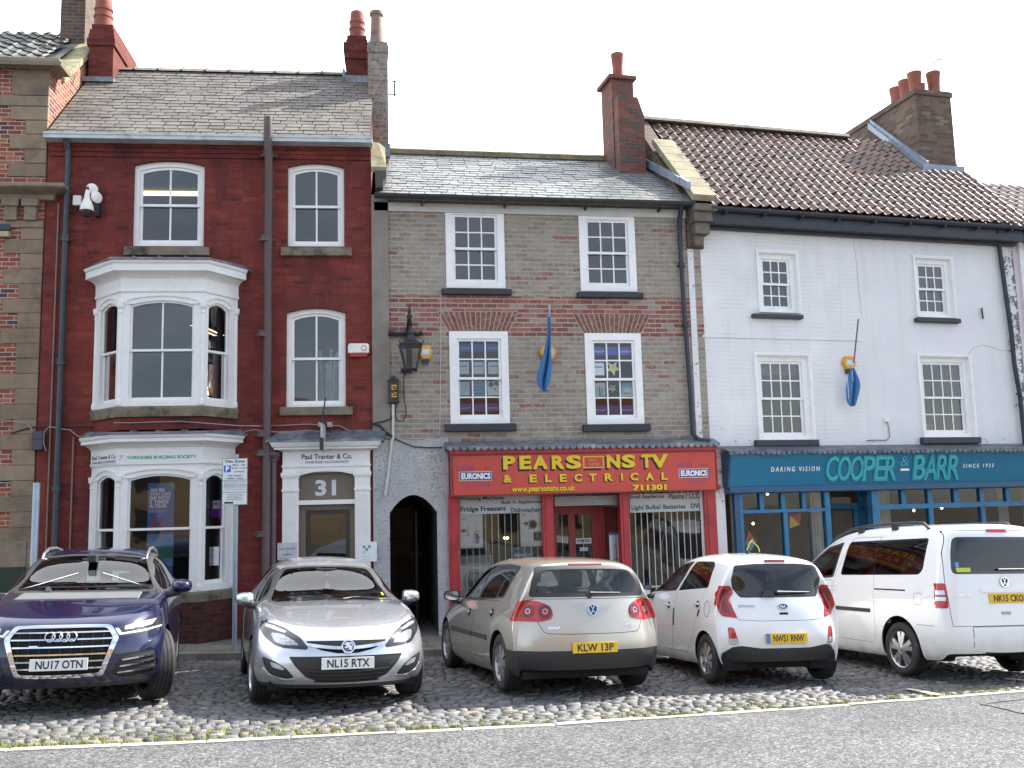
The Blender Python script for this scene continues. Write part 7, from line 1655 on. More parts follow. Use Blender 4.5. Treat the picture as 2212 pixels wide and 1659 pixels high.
def seat(car,x,y,mat=SEAT,w=.50,hr=True,h=.62,z=.42,tilt=.28):
    mb=MB(); mb.box(x-.05,x+.45,y-w/2,y+w/2,z-.1,z+.1)
    mb.T=Matrix.Translation((x,y,z+.05))@Matrix.Rotation(-tilt,4,'Y'); mb.prism([(-.08,0),(.08,0),(.05,h),(-.06,h)],-w/2,w/2)
    if hr: mb.prism([(-.05,h+.05),(.05,h+.05),(.04,h+.24),(-.03,h+.24)],-.14,.14); mb.box(-.015,.015,-.07,-.055,h-.02,h+.08); mb.box(-.015,.015,.055,.07,h-.02,h+.08)
    o=obj('seat',mb,mat,car.t,bevel=.035); return o
def cabin(car,xd,zd,xs,xr,ys=.37,yd=.62,floor=.26,shelf=None,wheel_y=-.37):
    mb=MB(); mb.prism([(xd+.55,zd-.02),(xd+.05,zd+.03),(xd-.1,zd-.06),(xd-.1,zd-.4),(xd+.5,zd-.4)],-yd,yd); obj('dashboard',mb,DASH,car.t,bevel=.02)
    for y in (ys,-ys): seat(car,xs,y)
    mb=MB(); mb.box(xr-.05,xr+.45,-.62,.62,.35,.52); mb.T=Matrix.Translation((xr,0,.5))@Matrix.Rotation(-.3,4,'Y'); mb.prism([(-.08,0),(.08,0),(.04,.5),(-.06,.5)],-.62,.62)
    for y in (-.38,0,.38): mb.prism([(-.04,.53),(.04,.53),(.03,.68),(-.03,.68)],y-.12,y+.12)
    obj('rear_seat',mb,SEAT,car.t,bevel=.03)
    mb=MB(); mb.T=Matrix.Translation((xd-.28,wheel_y,zd-.06))@Matrix.Rotation(-.42,4,'Y')
    P=[(0,.185*math.cos(t*math.pi/12),.185*math.sin(t*math.pi/12)) for t in range(25)]; mb.tube(P,.016,8,cap=False); mb.box(-.03,.03,-.06,.06,-.05,.05); mb.box(-.01,.01,-.17,.17,-.02,.02); mb.tube([(0,0,0),(.35,0,-.02)],.03,8); obj('steering_wheel',mb,DASH,car.t,smooth=True)
    mb=MB(); mb.box(car.spec['dims'][0]+.25,car.spec['dims'][1]-.35,-.74,.74,floor-.08,floor); obj('floor_pan',mb,GAPM,car.t)
    if shelf: mb=MB(); mb.box(shelf[0],shelf[1],-.55,.55,shelf[2]-.02,shelf[2]); obj('parcel_shelf',mb,LIN,car.t)
def mirror(car,x,y,z,w=.21,h=.135,d=.11,mat=None,low=PLB):
    """door mirror: rounded shell with glass facing the rear, black arm"""
    sg=1 if y>0 else -1; root=None
    mb=MB(); k=12; m_=9; vs=[]
    for i in range(m_+1):
        t=i/m_; rr=math.sin(min(1,.25+t*.9)*math.pi/2)**.8; xx=d*(1-t)
        if i==0: rr=.35
        for j in range(k):
            a=2*math.pi*j/k; cy=math.copysign(abs(math.cos(a))**.65,math.cos(a)); cz=math.copysign(abs(math.sin(a))**.65,math.sin(a))
            yy=cy*w/2*rr*(1 if cy*sg>0 else 1.0); vs.append((x+xx-.02,y+sg*w*.35+yy,z+cz*h/2*rr*(1-.12*(cy*sg))))
    mb.add(vs,[(i*k+j,i*k+(j+1)%k,(i+1)*k+(j+1)%k,(i+1)*k+j) for i in range(m_) for j in range(k)]+[list(range(k))])
    o=obj('mirror',mb,mat or car.body,car.t,smooth=True)
    n=len(vs)-k; cx=sum(v[0] for v in vs[n:])/k; cy_=sum(v[1] for v in vs[n:])/k; cz_=sum(v[2] for v in vs[n:])/k
    g=MB(); g.add([(cx-.001,cy_+(v[1]-cy_)*.97,cz_+(v[2]-cz_)*.97) for v in vs[n:]],[list(range(k))]); obj('mirror_casing',g,PLB,o)
    g=MB(); g.add([(cx-.004,cy_+(v[1]-cy_)*.82,cz_+(v[2]-cz_)*.82) for v in vs[n:]],[list(range(k))]); obj('mirror_glass',g,MIRG,o)
    g=MB(); g.tube([(x+.02,y-sg*.12,z-h*.62),(x+.02,y+sg*.05,z-h*.45),(x+.02,y+sg*w*.3,z-h*.3)],.035,8,taper=[.045,.035,.03]); obj('mirror_arm',g,low,o,smooth=True)
    return o
def vw_badge(car,view,a,b,r):
    T=on_(car,view,a,b,.004); mb=MB(); mb.T=T
    n=28; ci=lambda q:[(q*math.cos(2*math.pi*j/n),q*math.sin(2*math.pi*j/n)) for j in range(n)]
    mb.ring(ci(r),ci(r*.86),-.012,.004)
    def bar(x0,z0,x1,z1,w): d=Vector((x1-x0,z1-z0)).normalized(); p=Vector((-d.y,d.x))*w/2; mb.prism([(x0*r-p.x*r,z0*r-p.y*r),(x1*r-p.x*r,z1*r-p.y*r),(x1*r+p.x*r,z1*r+p.y*r),(x0*r+p.x*r,z0*r+p.y*r)],-.011,.002)
    for sg in (-1,1):
        bar(sg*.36,.80,0,.10,.15); bar(sg*.86,.28,sg*.42,-.72,.15); bar(sg*.42,-.72,0,.02,.15)
    o=obj('badge',mb,CHR,car.t)
    k=MB(); k.T=T; k.prism(ci(r*.95),-.002,.006); obj('badge_field',k,M('badge_navy',(.03,.035,.06),.3),o)
# ================================================================ CARS
def sym(p): return p+[(-a,b) for a,b in p[::-1]]
def side_fill(st,y6=None): return st
# ---------------------------------------------------------------- beige hatchback (rear view)
BEIGE=paint('champagne_metallic',(.46,.425,.37),.6,.3,.15)
sp=dict(dims=(-2.045,2.16,.8795,1.482),
 front=dict(x=[2.09,2.13,2.15,2.15,2.08],zt=[.735,.733,.725,.71,.69],y=[.66,.72,.76,.77,.72],z=[.69,.60,.50,.33,.22],d=[0,.015,.06,.14,.30]),
 st=[(1.60,.83,.55,.825,.74,.77,.83,.66,.855,.52,.85,.3),(1.289,.90,.58,.89,.78,.83,.86,.70,.88,.55,.86,.28),(.95,1.0,.63,.96,.79,.88,.865,.74,.88,.55,.865,.26),
  (.55,1.215,.61,1.18,.79,.91,.87,.77,.88,.55,.866,.24),(.15,1.425,.59,1.39,.79,.93,.873,.79,.88,.55,.866,.24),(-.3,1.478,.605,1.44,.79,.945,.875,.80,.88,.55,.866,.24),
  (-.9,1.478,.605,1.445,.79,.96,.877,.81,.88,.56,.866,.25),(-1.4,1.46,.60,1.425,.785,.985,.875,.83,.88,.58,.86,.27),(-1.70,1.43,.585,1.395,.77,1.0,.862,.85,.87,.60,.85,.28),(-1.83,1.395,.575,1.355,.76,1.0,.85,.85,.86,.61,.83,.28)],
 rear=dict(x=[-1.965,-2.005,-2.035,-2.045,-1.98],zt=[1.02,1.02,1.02,1.01,1.0],y=[.715,.79,.835,.84,.78],z=[1.0,.83,.62,.42,.28],d=[0,.012,.05,.12,.26]))
c=Car('parked_car','beige silver hatchback parked nose in before the red shopfront','x',0,0,sp,BEIGE) if False else Car('parked_car','beige silver hatchback parked nose in before the red shopfront',2.25,12.405,R(98.0),sp,BEIGE,'cars parked on the cobbles'); golf=c
AX=1.289; 
for x in (AX,-AX): c.wheel_arch(x,.318,.355)
c.region(1,'door',BEIGE,'L',rnd_poly([(.92,.90),(.90,.5),(.84,.29),(-.12,.30),(-.15,.60),(-.17,.96)],.05),gap=.005)
c.region(2,'door',BEIGE,'L',rnd_poly([(-.19,.96),(-.17,.6),(-.14,.30),(-.74,.31),(-.86,.48),(-1.04,.68),(-1.12,.99)],.05),gap=.005)
c.region(3,'tailgate',BEIGE,'B',rnd_poly(sym([(.69,1.03),(.64,.90),(.60,.76),(.55,.665),(.30,.655)]),.06),both=False,gap=.006)
c.region(4,'bumper',PLB,'B',sym([(.95,.485),(.95,.2)]),both=False)
for v in 'LR': c.cut(v,[(-1.55,.485),(-2.2,.485),(-2.2,.1),(-1.55,.1)],4,None,.1)
c.region(5,'rear_window',PLB,'B',rnd_poly(sym([(.685,1.045),(.65,1.2),(.575,1.375),(.25,1.39)]),.05),both=False)
c.region(6,'pane',GLC,'B',rnd_poly(sym([(.615,1.085),(.585,1.2),(.52,1.335),(.25,1.345)]),.07),parent=5,both=False)
c.region(7,'tail_light',LENSR,'B',rnd_poly([(.90,.795),(.86,.90),(.79,1.0),(.70,1.015),(.60,1.01),(.49,.965),(.44,.885),(.46,.815),(.585,.79)],.03),off=.006)
for v in 'LR': c.cut(v,[(-1.98,.80),(-1.70,.80),(-1.80,.93),(-1.90,1.0),(-1.98,1.0)],7 if v=='L' else 507,None,.3,lambda p:abs(p.y)>.76)
c.region(8,'window_trim',PLB,'L',rnd_poly([(.80,.925),(.42,1.165),(.10,1.315),(-.3,1.385),(-.9,1.40),(-1.33,1.38),(-1.40,1.345),(-1.22,1.02),(-.2,.955)],.03))
c.region(9,'side_window',GLC,'L',rnd_poly([(.66,.965),(.42,1.125),(.10,1.285),(-.24,1.36),(-.15,.985)],.025),parent=8)
c.region(10,'side_window',GLC,'L',rnd_poly([(-.22,.985),(-.31,1.365),(-.90,1.375),(-1.08,1.365),(-.90,1.01)],.025),parent=8)
c.region(11,'side_window',GLC,'L',rnd_poly([(-.95,1.015),(-1.12,1.362),(-1.34,1.345),(-1.17,1.04)],.025),parent=8)
c.region(12,'windscreen',GLW,'F',rnd_poly(sym([(.70,1.0),(.52,1.355)]),.06),both=False)
c.finish((6,9,10,11,12,510,509,511))
for y in (.85,-.85): wheel(c,AX,y*.89,.316,.205,.20,'golf',1 if y>0 else -1,0); wheel(c,-AX,y*.89,.316,.205,.20,'golf',1 if y>0 else -1)
mb=MB(); c.strip(mb,'L',[(x,.555) for x in (.88,.6,.3,0,-.13)],.055,.012); c.strip(mb,'L',[(x,.555) for x in (-.18,-.4,-.6,-.84)],.055,.012); c.strip(mb,'R',[(x,.555) for x in (-.84,-.6,-.18,.3,.88)],.055,.012); c.add('side_moulding',mb,PLB)
mb=MB(); k=MB()
for (a,b) in ((.03,.80),(-.98,.845)):
    for v in 'LR':
        T=on_(c,v,a,b,.0); k.T=T; k.lathe([(.05,.0),(.045,.004),(.001,.004)],(0,0,0),16,'y'); mb.T=T; mb.prism([(-.085,-.014),(.085,-.014),(.085,.016),(-.085,.016)],-.04,-.018)
c.add('handle',mb,BEIGE,bevel=.008); c.add('handle_recess',k,GAPM)
l=MB(); r2=MB()
for s_ in (1,-1):
    for (y,z,r) in ((.685,.895,.055),(.525,.895,.055)):
        T=on_(c,'B',s_*y,z,.008); l.T=T; l.ring([(r*.55*math.cos(j*.3142),r*.55*math.sin(j*.3142)) for j in range(20)],[(r*.4*math.cos(j*.3142),r*.4*math.sin(j*.3142)) for j in range(20)],-.004,.004); r2.T=T; r2.ring([(r*1.35*math.cos(j*.3142),r*1.35*math.sin(j*.3142)) for j in range(20)],[(r*.6*math.cos(j*.3142),r*.6*math.sin(j*.3142)) for j in range(20)],-.001,.004)
c.add('lamp_ring',l,LENSC,c.obs[7]); c.add('lamp_ring',r2,LENSRD,c.obs[7])
vw_badge(c,'B',0,.905,.062)
mb=MB(); T=on_(c,'B',.45,.725,.003); mb.T=T; mb.add(*text('GOLF',-.06,.07,-.014,.014,-.001,.003,.03)); T=on_(c,'B',-.42,.745,.003); mb.T=T; mb.add(*text('1.9 TDI',-.065,.075,-.012,.012,-.001,.003,.02)); c.add('lettering',mb,CHR)
c.plate(-2.052,.515,False,'KLW 13P',-.08)
mb=MB(); c.patch(mb,'B',sym([(.30,.455),(.30,.585)]),.003); 
mb=MB(); T=on_(c,'B',.02,1.062,.012); mb.T=T; mb.lathe([(.035,-.0),(.03,.02),(.001,.022)],(0,0,0),14,'y'); P=[]
for y in (.02,-.1,-.22,-.34): q,n=c.hit('B',y,1.075); P.append(q+n*.035)
mb.T=None; mb.tube(P,.014,6,taper=[.02,.014,.012,.009]); c.add('rear_wiper',mb,PLB)
mb=MB(); c.strip(mb,'B',[(y,1.395) for y in (.2,.1,0,-.1,-.2)],.022,.006); c.add('brake_light',mb,LENSRD)
mirror(c,.66,.86,.985,.22,.14,.12); mirror(c,.66,-.86,.985,.22,.14,.12)
cabin(c,.75,.90,-.15,-1.05,shelf=(-1.75,-1.2,.93))
mb=MB(); mb.box(.30,.31,.10,.36,1.16,1.27); o_=c.add('windscreen_paper',mb,PAPER)
# ---------------------------------------------------------------- white city car (rear view)
WHT_C=paint('white_car_paint',(.80,.80,.80),0,.25,.02)
sp=dict(dims=(-1.7225,1.8725,.80,1.515),
 front=dict(x=[1.80,1.85,1.87,1.85,1.78],zt=[.78,.775,.765,.75,.73],y=[.60,.66,.70,.70,.66],z=[.73,.62,.50,.33,.20],d=[0,.012,.05,.13,.28]),
 st=[(1.40,.87,.50,.865,.68,.82,.745,.70,.775,.54,.76,.28),(1.19,.93,.53,.92,.70,.88,.76,.74,.79,.56,.775,.27),(.95,1.0,.56,.975,.72,.92,.77,.78,.79,.56,.78,.24),
 (.55,1.22,.545,1.18,.725,.96,.775,.80,.795,.56,.78,.24),(.15,1.42,.53,1.37,.725,.98,.775,.82,.797,.57,.78,.24),(-.3,1.485,.545,1.43,.725,1.0,.775,.85,.797,.58,.78,.24),
 (-.8,1.487,.545,1.435,.72,1.03,.775,.88,.797,.62,.78,.25),(-1.2,1.46,.54,1.415,.71,1.07,.77,.93,.797,.68,.78,.28),(-1.44,1.43,.53,1.385,.69,1.09,.76,.96,.79,.69,.77,.29),(-1.53,1.405,.52,1.36,.67,1.09,.745,.97,.775,.70,.75,.30)],
 rear=dict(x=[-1.61,-1.655,-1.70,-1.72,-1.64],zt=[1.01,1.01,1.03,1.06,1.09],y=[.61,.695,.745,.755,.69],z=[1.09,.90,.68,.44,.27],d=[0,.01,.04,.10,.22]))
c=Car('parked_car','small white hatchback with black rear valance parked nose in beside the white van',4.84,12.5,R(92.5),sp,WHT_C,'cars parked on the cobbles')
AX=1.1925
for x in (AX,-AX): c.wheel_arch(x,.285,.318)
c.region(1,'door',WHT_C,'L',rnd_poly([(.83,.96),(.80,.5),(.72,.28),(-.12,.29),(-.20,.7),(-.20,1.05)],.06),gap=.0045)
c.region(2,'door',WHT_C,'L',rnd_poly([(-.225,1.06),(-.225,.7),(-.14,.29),(-.62,.30),(-.78,.45),(-.97,.72),(-1.14,1.12)],.06),gap=.0045)
c.region(3,'tailgate',WHT_C,'B',rnd_poly(sym([(.57,1.1),(.60,.97),(.575,.78),(.545,.745),(.3,.73)]),.03),both=False,gap=.005)
c.region(4,'bumper',PLB,'B',[(-.72,.36),(-.62,.44),(-.53,.455),(-.3,.425),(.3,.425),(.53,.455),(.62,.44),(.72,.36),(.66,.15),(-.66,.15)],both=False)
c.region(5,'rear_window',M('privacy_rim',(.012,.013,.018),.1,coat=.5),'B',rnd_poly(sym([(.49,.995),(.555,1.10),(.575,1.2),(.52,1.365),(.25,1.385)]),.03),both=False)
c.region(6,'pane',GLP,'B',rnd_poly(sym([(.44,1.04),(.51,1.12),(.53,1.2),(.475,1.33),(.25,1.345)]),.03),parent=5,both=False)
c.region(7,'tail_light',LENSR,'B',rnd_poly([(.83,1.03),(.70,1.13),(.575,1.13),(.545,1.05),(.61,.97),(.55,.765),(.70,.785),(.76,.90)],.02),off=.006)
for v in 'LR': c.cut(v,rnd_poly([(-1.47,.99),(-1.42,1.04),(-1.50,1.12),(-1.75,1.12),(-1.75,.78),(-1.60,.80)],.02),7 if v=='L' else 507,None,.3,lambda p:abs(p.y)>.68)
c.region(8,'lamp_inner',LENSRD,'B',rnd_poly([(.72,1.03),(.69,1.09),(.60,1.09),(.585,1.05),(.655,.98),(.60,.81),(.67,.82),(.70,.92)],.02),parent=7,off=.008)
c.region(9,'reflector',LENSR,'B',rnd_poly([(.66,.66),(.60,.66),(.555,.46),(.655,.47)],.02),off=.005)
c.region(10,'reversing_lamp',LENSC,'B',[(.655,.535),(.575,.535),(.557,.465),(.65,.475)],parent=9,off=.006)
c.region(11,'window_trim',PLB,'L',rnd_poly([(.84,.99),(.53,1.195),(.15,1.36),(-.25,1.408),(-.42,1.41),(-.30,1.20),(-.14,1.035)],.02))
c.region(12,'side_window',GLC,'L',rnd_poly([(.72,1.02),(.52,1.17),(.15,1.335),(-.20,1.385),(-.375,1.385),(-.27,1.2),(-.14,1.06)],.02),parent=11)
c.region(13,'side_window',M('rear_door_glass_rim',(.012,.013,.016),.15),'L',rnd_poly([(-.235,1.04),(-.40,1.25),(-.50,1.41),(-1.04,1.41),(-1.14,1.36),(-1.18,1.10)],.03))
c.region(14,'pane',glass('tinted_glass',tint=(.28,.28,.28),refl=1.4,rough=.001),'L',rnd_poly([(-.28,1.065),(-.42,1.25),(-.515,1.392),(-1.03,1.392),(-1.12,1.345),(-1.15,1.12)],.03),parent=13)
c.region(15,'windscreen',GLW,'F',rnd_poly(sym([(.64,1.02),(.50,1.36)]),.06),both=False)
c.finish((6,12,14,15))
for y in (.7,-.7): wheel(c,AX,y,.283,.185,.17,'kia',1 if y>0 else -1); wheel(c,-AX,y,.283,.185,.17,'kia',1 if y>0 else -1)
mb=MB(); k=MB()
for (a,b) in ((.0,.845),(-.98,.90)):
    for v in 'LR': T=on_(c,v,a,b,.0); mb.T=T; mb.prism([(-.085,-.014),(.085,-.014),(.085,.016),(-.085,.016)],-.036,-.014); k.T=T; k.lathe([(.045,0),(.04,.004),(.001,.004)],(0,0,0),16,'y')
c.add('handle',mb,WHT_C,bevel=.008); c.add('handle_recess',k,GAPM)
mb=MB(); c.strip(mb,'L',[(-.205,z) for z in (.82,.75,.68,.6)],.012,.012); c.strip(mb,'L',[(-1.06,.84),(-1.02,.76)],.012,.012); c.add('door_guard',mb,PLB)
mb=MB(); T=on_(c,'L',-1.28,.86,.001); mb.T=T; ci=lambda q:[(q*math.cos(j*.2618),q*1.15*math.sin(j*.2618)) for j in range(24)]; mb.ring(ci(.082),ci(.077),-.0015,.001); c.add('fuel_flap',mb,M('seam_grey',(.25,.25,.25),.6))
mb=MB(); T=on_(c,'B',.0,.89,.006); mb.T=T; mb.prism([(.062*math.cos(j*.2618),.034*math.sin(j*.2618)) for j in range(24)],-.004,.006); b1=c.add('badge',mb,M('badge_black',(.015,.015,.018),.2)); mb=MB(); mb.T=T; mb.ring([(.064*math.cos(j*.2618),.036*math.sin(j*.2618)) for j in range(24)],[(.056*math.cos(j*.2618),.029*math.sin(j*.2618)) for j in range(24)],-.007,.002); mb.add(*text('KIA',-.036,.036,-.015,.015,-.0045,.002,.04)); c.add('badge_rim',mb,CHR,b1)
mb=MB(); T=on_(c,'B',.43,.90,.003); mb.T=T; mb.add(*text('picanto',-.10,.09,-.022,.022,-.001,.003,.01)); c.add('lettering',mb,CHR)
mb=MB(); c.patch(mb,'B',rnd_poly(sym([(.055,.80),(.055,.825)]),.01),.002); c.add('tailgate_handle',mb,GAPM)
c.plate(-1.733,.535,False,'NW51 RNW',-.06,True)
mb=MB(); P=[]
for y in (.06,-.05,-.2,-.36): q,n=c.hit('B',y,1.045); P.append(q+n*.04)
mb.tube(P,.014,6,taper=[.022,.016,.012,.008]); T=on_(c,'B',.1,1.03,.01); mb.T=T; mb.prism([(-.16,-.03),(.02,-.03),(-.02,.04),(-.10,.04)],-.03,.0); c.add('rear_wiper',mb,PLB)
mb=MB(); c.strip(mb,'B',[(y,1.415) for y in (.13,.06,0,-.06,-.13)],.03,.008); c.add('brake_light',mb,LENSRD)
q,n=c.hit('T',-.95,.06); mb=MB(); mb.lathe([(.03,-.005),(.022,.02),(.001,.03)],tuple(q),10); mb.tube([q+Vector((0,0,.015)),q+Vector((-.14,0,.17))],.006,6); c.add('roof_aerial',mb,PLB)
mb=MB(); mb.tube([q+Vector((-.14,0,.17)),q+Vector((-.16,.05,.13)),q+Vector((-.15,.09,.04))],.007,5); mb.tube([q+Vector((-.13,0,.15)),q+Vector((-.16,-.06,.08)),q+Vector((-.13,-.09,.02))],.005,5); c.add('aerial_ribbon',mb,M('lime_ribbon',(.35,.42,.08),.6))
mirror(c,.68,.80,1.02,.19,.15,.11); mirror(c,.68,-.80,1.02,.19,.15,.11)
cabin(c,.72,.95,-.1,-.85,ys=.33,yd=.58)
# ---------------------------------------------------------------- white passenger van (rear view)
sp=dict(dims=(-2.405,2.37,.897,1.875),
 front=dict(x=[2.30,2.35,2.37,2.36,2.28],zt=[.92,.915,.905,.89,.86],y=[.66,.74,.80,.80,.74],z=[.86,.72,.55,.36,.22],d=[0,.015,.06,.14,.30]),
 st=[(1.85,1.04,.58,1.03,.76,.97,.84,.80,.87,.58,.86,.3),(1.50,1.10,.62,1.09,.80,1.02,.87,.82,.895,.6,.87,.28),(1.20,1.16,.66,1.13,.82,1.05,.875,.85,.895,.6,.87,.27),(.80,1.42,.665,1.38,.83,1.10,.88,.88,.897,.6,.87,.27),
 (.40,1.68,.66,1.62,.835,1.13,.885,.9,.897,.6,.87,.27),(0,1.80,.68,1.735,.84,1.15,.888,.92,.897,.6,.87,.27),(-.6,1.835,.70,1.765,.845,1.17,.89,.95,.897,.6,.87,.27),(-1.4,1.838,.71,1.77,.845,1.19,.89,.96,.897,.62,.87,.28),
 (-2.0,1.825,.71,1.76,.842,1.2,.887,.97,.895,.62,.87,.3),(-2.20,1.81,.70,1.74,.83,1.2,.88,.97,.888,.62,.865,.32)],
 rear=dict(x=[-2.315,-2.375,-2.39,-2.405,-2.35],zt=[1.79,1.785,1.765,1.62,1.2],y=[.82,.865,.88,.885,.82],z=[1.2,.97,.7,.45,.33],d=[0,.004,.015,.04,.10]))
c=Car('parked_van','white passenger van with roof rails parked before the blue shopfront',7.47,13.0,R(95.0),sp,WHT_C,'cars parked on the cobbles'); c.t['category']='van'
AX=1.501
for x in (AX,-AX): c.wheel_arch(x,.345,.385)
c.region(1,'door',WHT_C,'L',rnd_poly([(1.0,1.08),(.95,.6),(.85,.36),(.02,.36),(-.02,1.15)],.05),gap=.0045)
c.region(2,'sliding_door',WHT_C,'L',rnd_poly([(-.06,1.2),(-.03,.36),(-.95,.36),(-1.02,.5),(-1.0,1.2),(-1.05,1.72),(-.40,1.72)],.04),gap=.0045)
c.region(3,'tailgate',WHT_C,'B',rnd_poly(sym([(.66,1.77),(.755,1.5),(.785,1.15),(.775,.80),(.765,.645)]),.03),both=False,gap=.006)
c.region(4,'rear_window',M('privacy_rim',(.012,.013,.018)),'B',rnd_poly(sym([(.70,1.25),(.675,1.5),(.62,1.69)]),.07,4),both=False)
c.region(5,'pane',GLP,'B',rnd_poly(sym([(.66,1.285),(.635,1.5),(.585,1.655)]),.06,4),parent=4,both=False)
c.region(6,'tail_light',LENSR,'B',rnd_poly([(.95,.855),(.95,1.14),(.775,1.145),(.785,.855)],[0,0,.03,.03]),off=.005)
for v in 'LR': c.cut(v,rnd_poly([(-2.23,.855),(-2.24,1.14),(-2.5,1.14),(-2.5,.855)],.02),6 if v=='L' else 506,None,.3,lambda p:abs(p.y)>.82)
c.region(7,'reversing_lamp',LENSC,'B',rnd_poly([(.92,1.01),(.92,1.06),(.80,1.06),(.80,1.01)],.01),parent=6,off=.007)
c.region(8,'indicator_lamp',LENSC,'B',rnd_poly([(.92,.94),(.92,.985),(.80,.985),(.80,.94)],.01),parent=6,off=.007)
c.region(9,'window_trim',PLB,'L',rnd_poly([(.98,1.12),(.62,1.42),(.25,1.60),(-.18,1.665),(-.10,1.4),(-.03,1.175)],.04))
c.region(10,'side_window',GLC,'L',rnd_poly([(.82,1.16),(.58,1.385),(.22,1.565),(-.12,1.62),(-.05,1.4),(.01,1.205)],.04),parent=9)
c.region(11,'side_window',M('privacy_rim',(.012,.013,.018)),'L',rnd_poly([(-.20,1.21),(-.33,1.665),(-2.02,1.685),(-1.97,1.30),(-1.9,1.24)],.06))
c.region(12,'pane',GLP,'L',rnd_poly([(-.24,1.235),(-.355,1.645),(-.975,1.65),(-.975,1.235)],.04),parent=11)
c.region(13,'pane',GLP,'L',rnd_poly([(-1.0,1.235),(-1.0,1.65),(-1.985,1.66),(-1.935,1.30),(-1.88,1.26)],.04),parent=11)
c.region(14,'windscreen',GLW,'F',rnd_poly(sym([(.74,1.2),(.62,1.68)]),.06),both=False)
c.finish((5,10,12,13,14))
for y in (.79,-.79): wheel(c,AX,y,.325,.225,.205,'caddy',1 if y>0 else -1); wheel(c,-AX,y,.325,.225,.205,'caddy',1 if y>0 else -1)
mb=MB(); c.strip(mb,'L',[(x,.765) for x in (.9,.6,.3,.05)],.05,.012); c.strip(mb,'L',[(x,.765) for x in (-.05,-.3,-.6,-.93)],.05,.012); c.add('side_moulding',mb,PLB)
mb=MB(); c.strip(mb,'L',[(x,1.045) for x in (-1.02,-1.2,-1.4,-1.66)],.018,.002); c.add('door_rail',mb,GAPM)
mb=MB(); c.strip(mb,'L',[(x,.645) for x in (-1.86,-2.0,-2.15,-2.27)],.008,.002); c.strip(mb,'B',[(y,.64) for y in (.78,.5,.2,-.2,-.5,-.78)],.012,.002); c.strip(mb,'B',[(.52,z) for z in (.63,.55,.45,.40)],.012,.002)
ff=rnd_poly([(-1.83,.88),(-1.83,1.02),(-1.97,1.02),(-1.97,.88)],.03); c.strip(mb,'L',ff+ff[:1],.006,.001); c.strip(mb,'T',[(-1.08,.70),(-1.08,.4),(-1.08,0)],.006,.001); c.strip(mb,'L',[(-1.08,1.78),(-1.06,1.72),(-1.02,1.69)],.007,.002)
for x in (-.03,.12): pl_=rnd_poly([(x,1.0),(x-.12,1.0),(x-.12,1.06),(x,1.06)],.01); c.strip(mb,'L',pl_+pl_[:1],.005,.001)
c.add('panel_seam',mb,M('seam_grey',(.25,.25,.25)))
for s_ in (1,-1):
    P=[]
    for x,h in ((.35,.0),(.15,.05),(-.2,.075),(-.6,.08),(-1.1,.08),(-1.55,.08),(-1.78,.07),(-1.88,.0)): q,n=c.hit('T',x,s_*.62); P.append(q+Vector((0,0,h)))
    mb=MB(); mb.tube(P,.02,8,taper=[.012,.018,.02,.02,.02,.02,.022,.02])
    for x in (-.45,-1.2): q,n=c.hit('T',x,s_*.62); mb.box(q.x-.06,q.x+.06,q.y-.014,q.y+.014,q.z-.01,q.z+.075)
    c.add('roof_rail',mb,PLB,smooth=True)
vw_badge(c,'B',0.02,1.155,.06)
mb=MB(); T=on_(c,'B',.60,1.005,.003); mb.T=T; mb.add(*text('CADDY',-.09,.09,-.016,.016,-.001,.003,.02,.2)); c.add('lettering',mb,CHR)
c.plate(-2.392,.965,False,'NK15 CKO',-.04)
mb=MB(); rp_=rnd_poly(sym([(.36,.88),(.36,1.075)]),.02); 
c.strip(mb,'B',rp_+rp_[:1],.008,.003); c.strip(mb,'B',[(y,1.06) for y in (.36,.2,0,-.2,-.36)],.05,.012); c.add('plate_surround',mb,WHT_C)
mb=MB(); c.strip(mb,'B',[(y,.795) for y in (.11,.05,-.01)],.03,.012); c.add('tailgate_handle',mb,M('grey_handle',(.35,.35,.36),.4))
mb=MB(); c.strip(mb,'B',[(y,1.765) for y in (.14,.07,0,-.07,-.14)],.04,.006); c.add('brake_light',mb,LENSR)
mb=MB(); c.patch(mb,'B',[(.64,1.275),(.46,1.275),(.46,1.325),(.64,1.325)],.006); k=MB(); c.patch(k,'B',[(.645,1.33),(.60,1.33),(.60,1.39),(.645,1.39)],.006)
c.add('yellow_sticker',mb,M('yellow_sticker',(.6,.62,.05),.5)); c.add('blue_sticker',k,M('blue_sticker',(.12,.28,.6),.5))
mb=MB(); P=[]
for y in (.1,-.1,-.3,-.5): q,n=c.hit('B',y,1.30); P.append(q+n*.03)
mb.tube(P,.012,6); c.add('rear_wiper',mb,PLB)
mirror(c,.85,.93,1.16,.2,.2,.12,PLB); mirror(c,.85,-.93,1.16,.2,.2,.12,PLB)
cabin(c,.85,1.08,.0,-1.0,ys=.38,yd=.66,floor=.36)
mb=MB(); q,n=c.hit('B',.1,.42); mb.box(-2.36,-2.2,-.6,.35,.33,.39); c.add('tow_bar',mb,PLB)
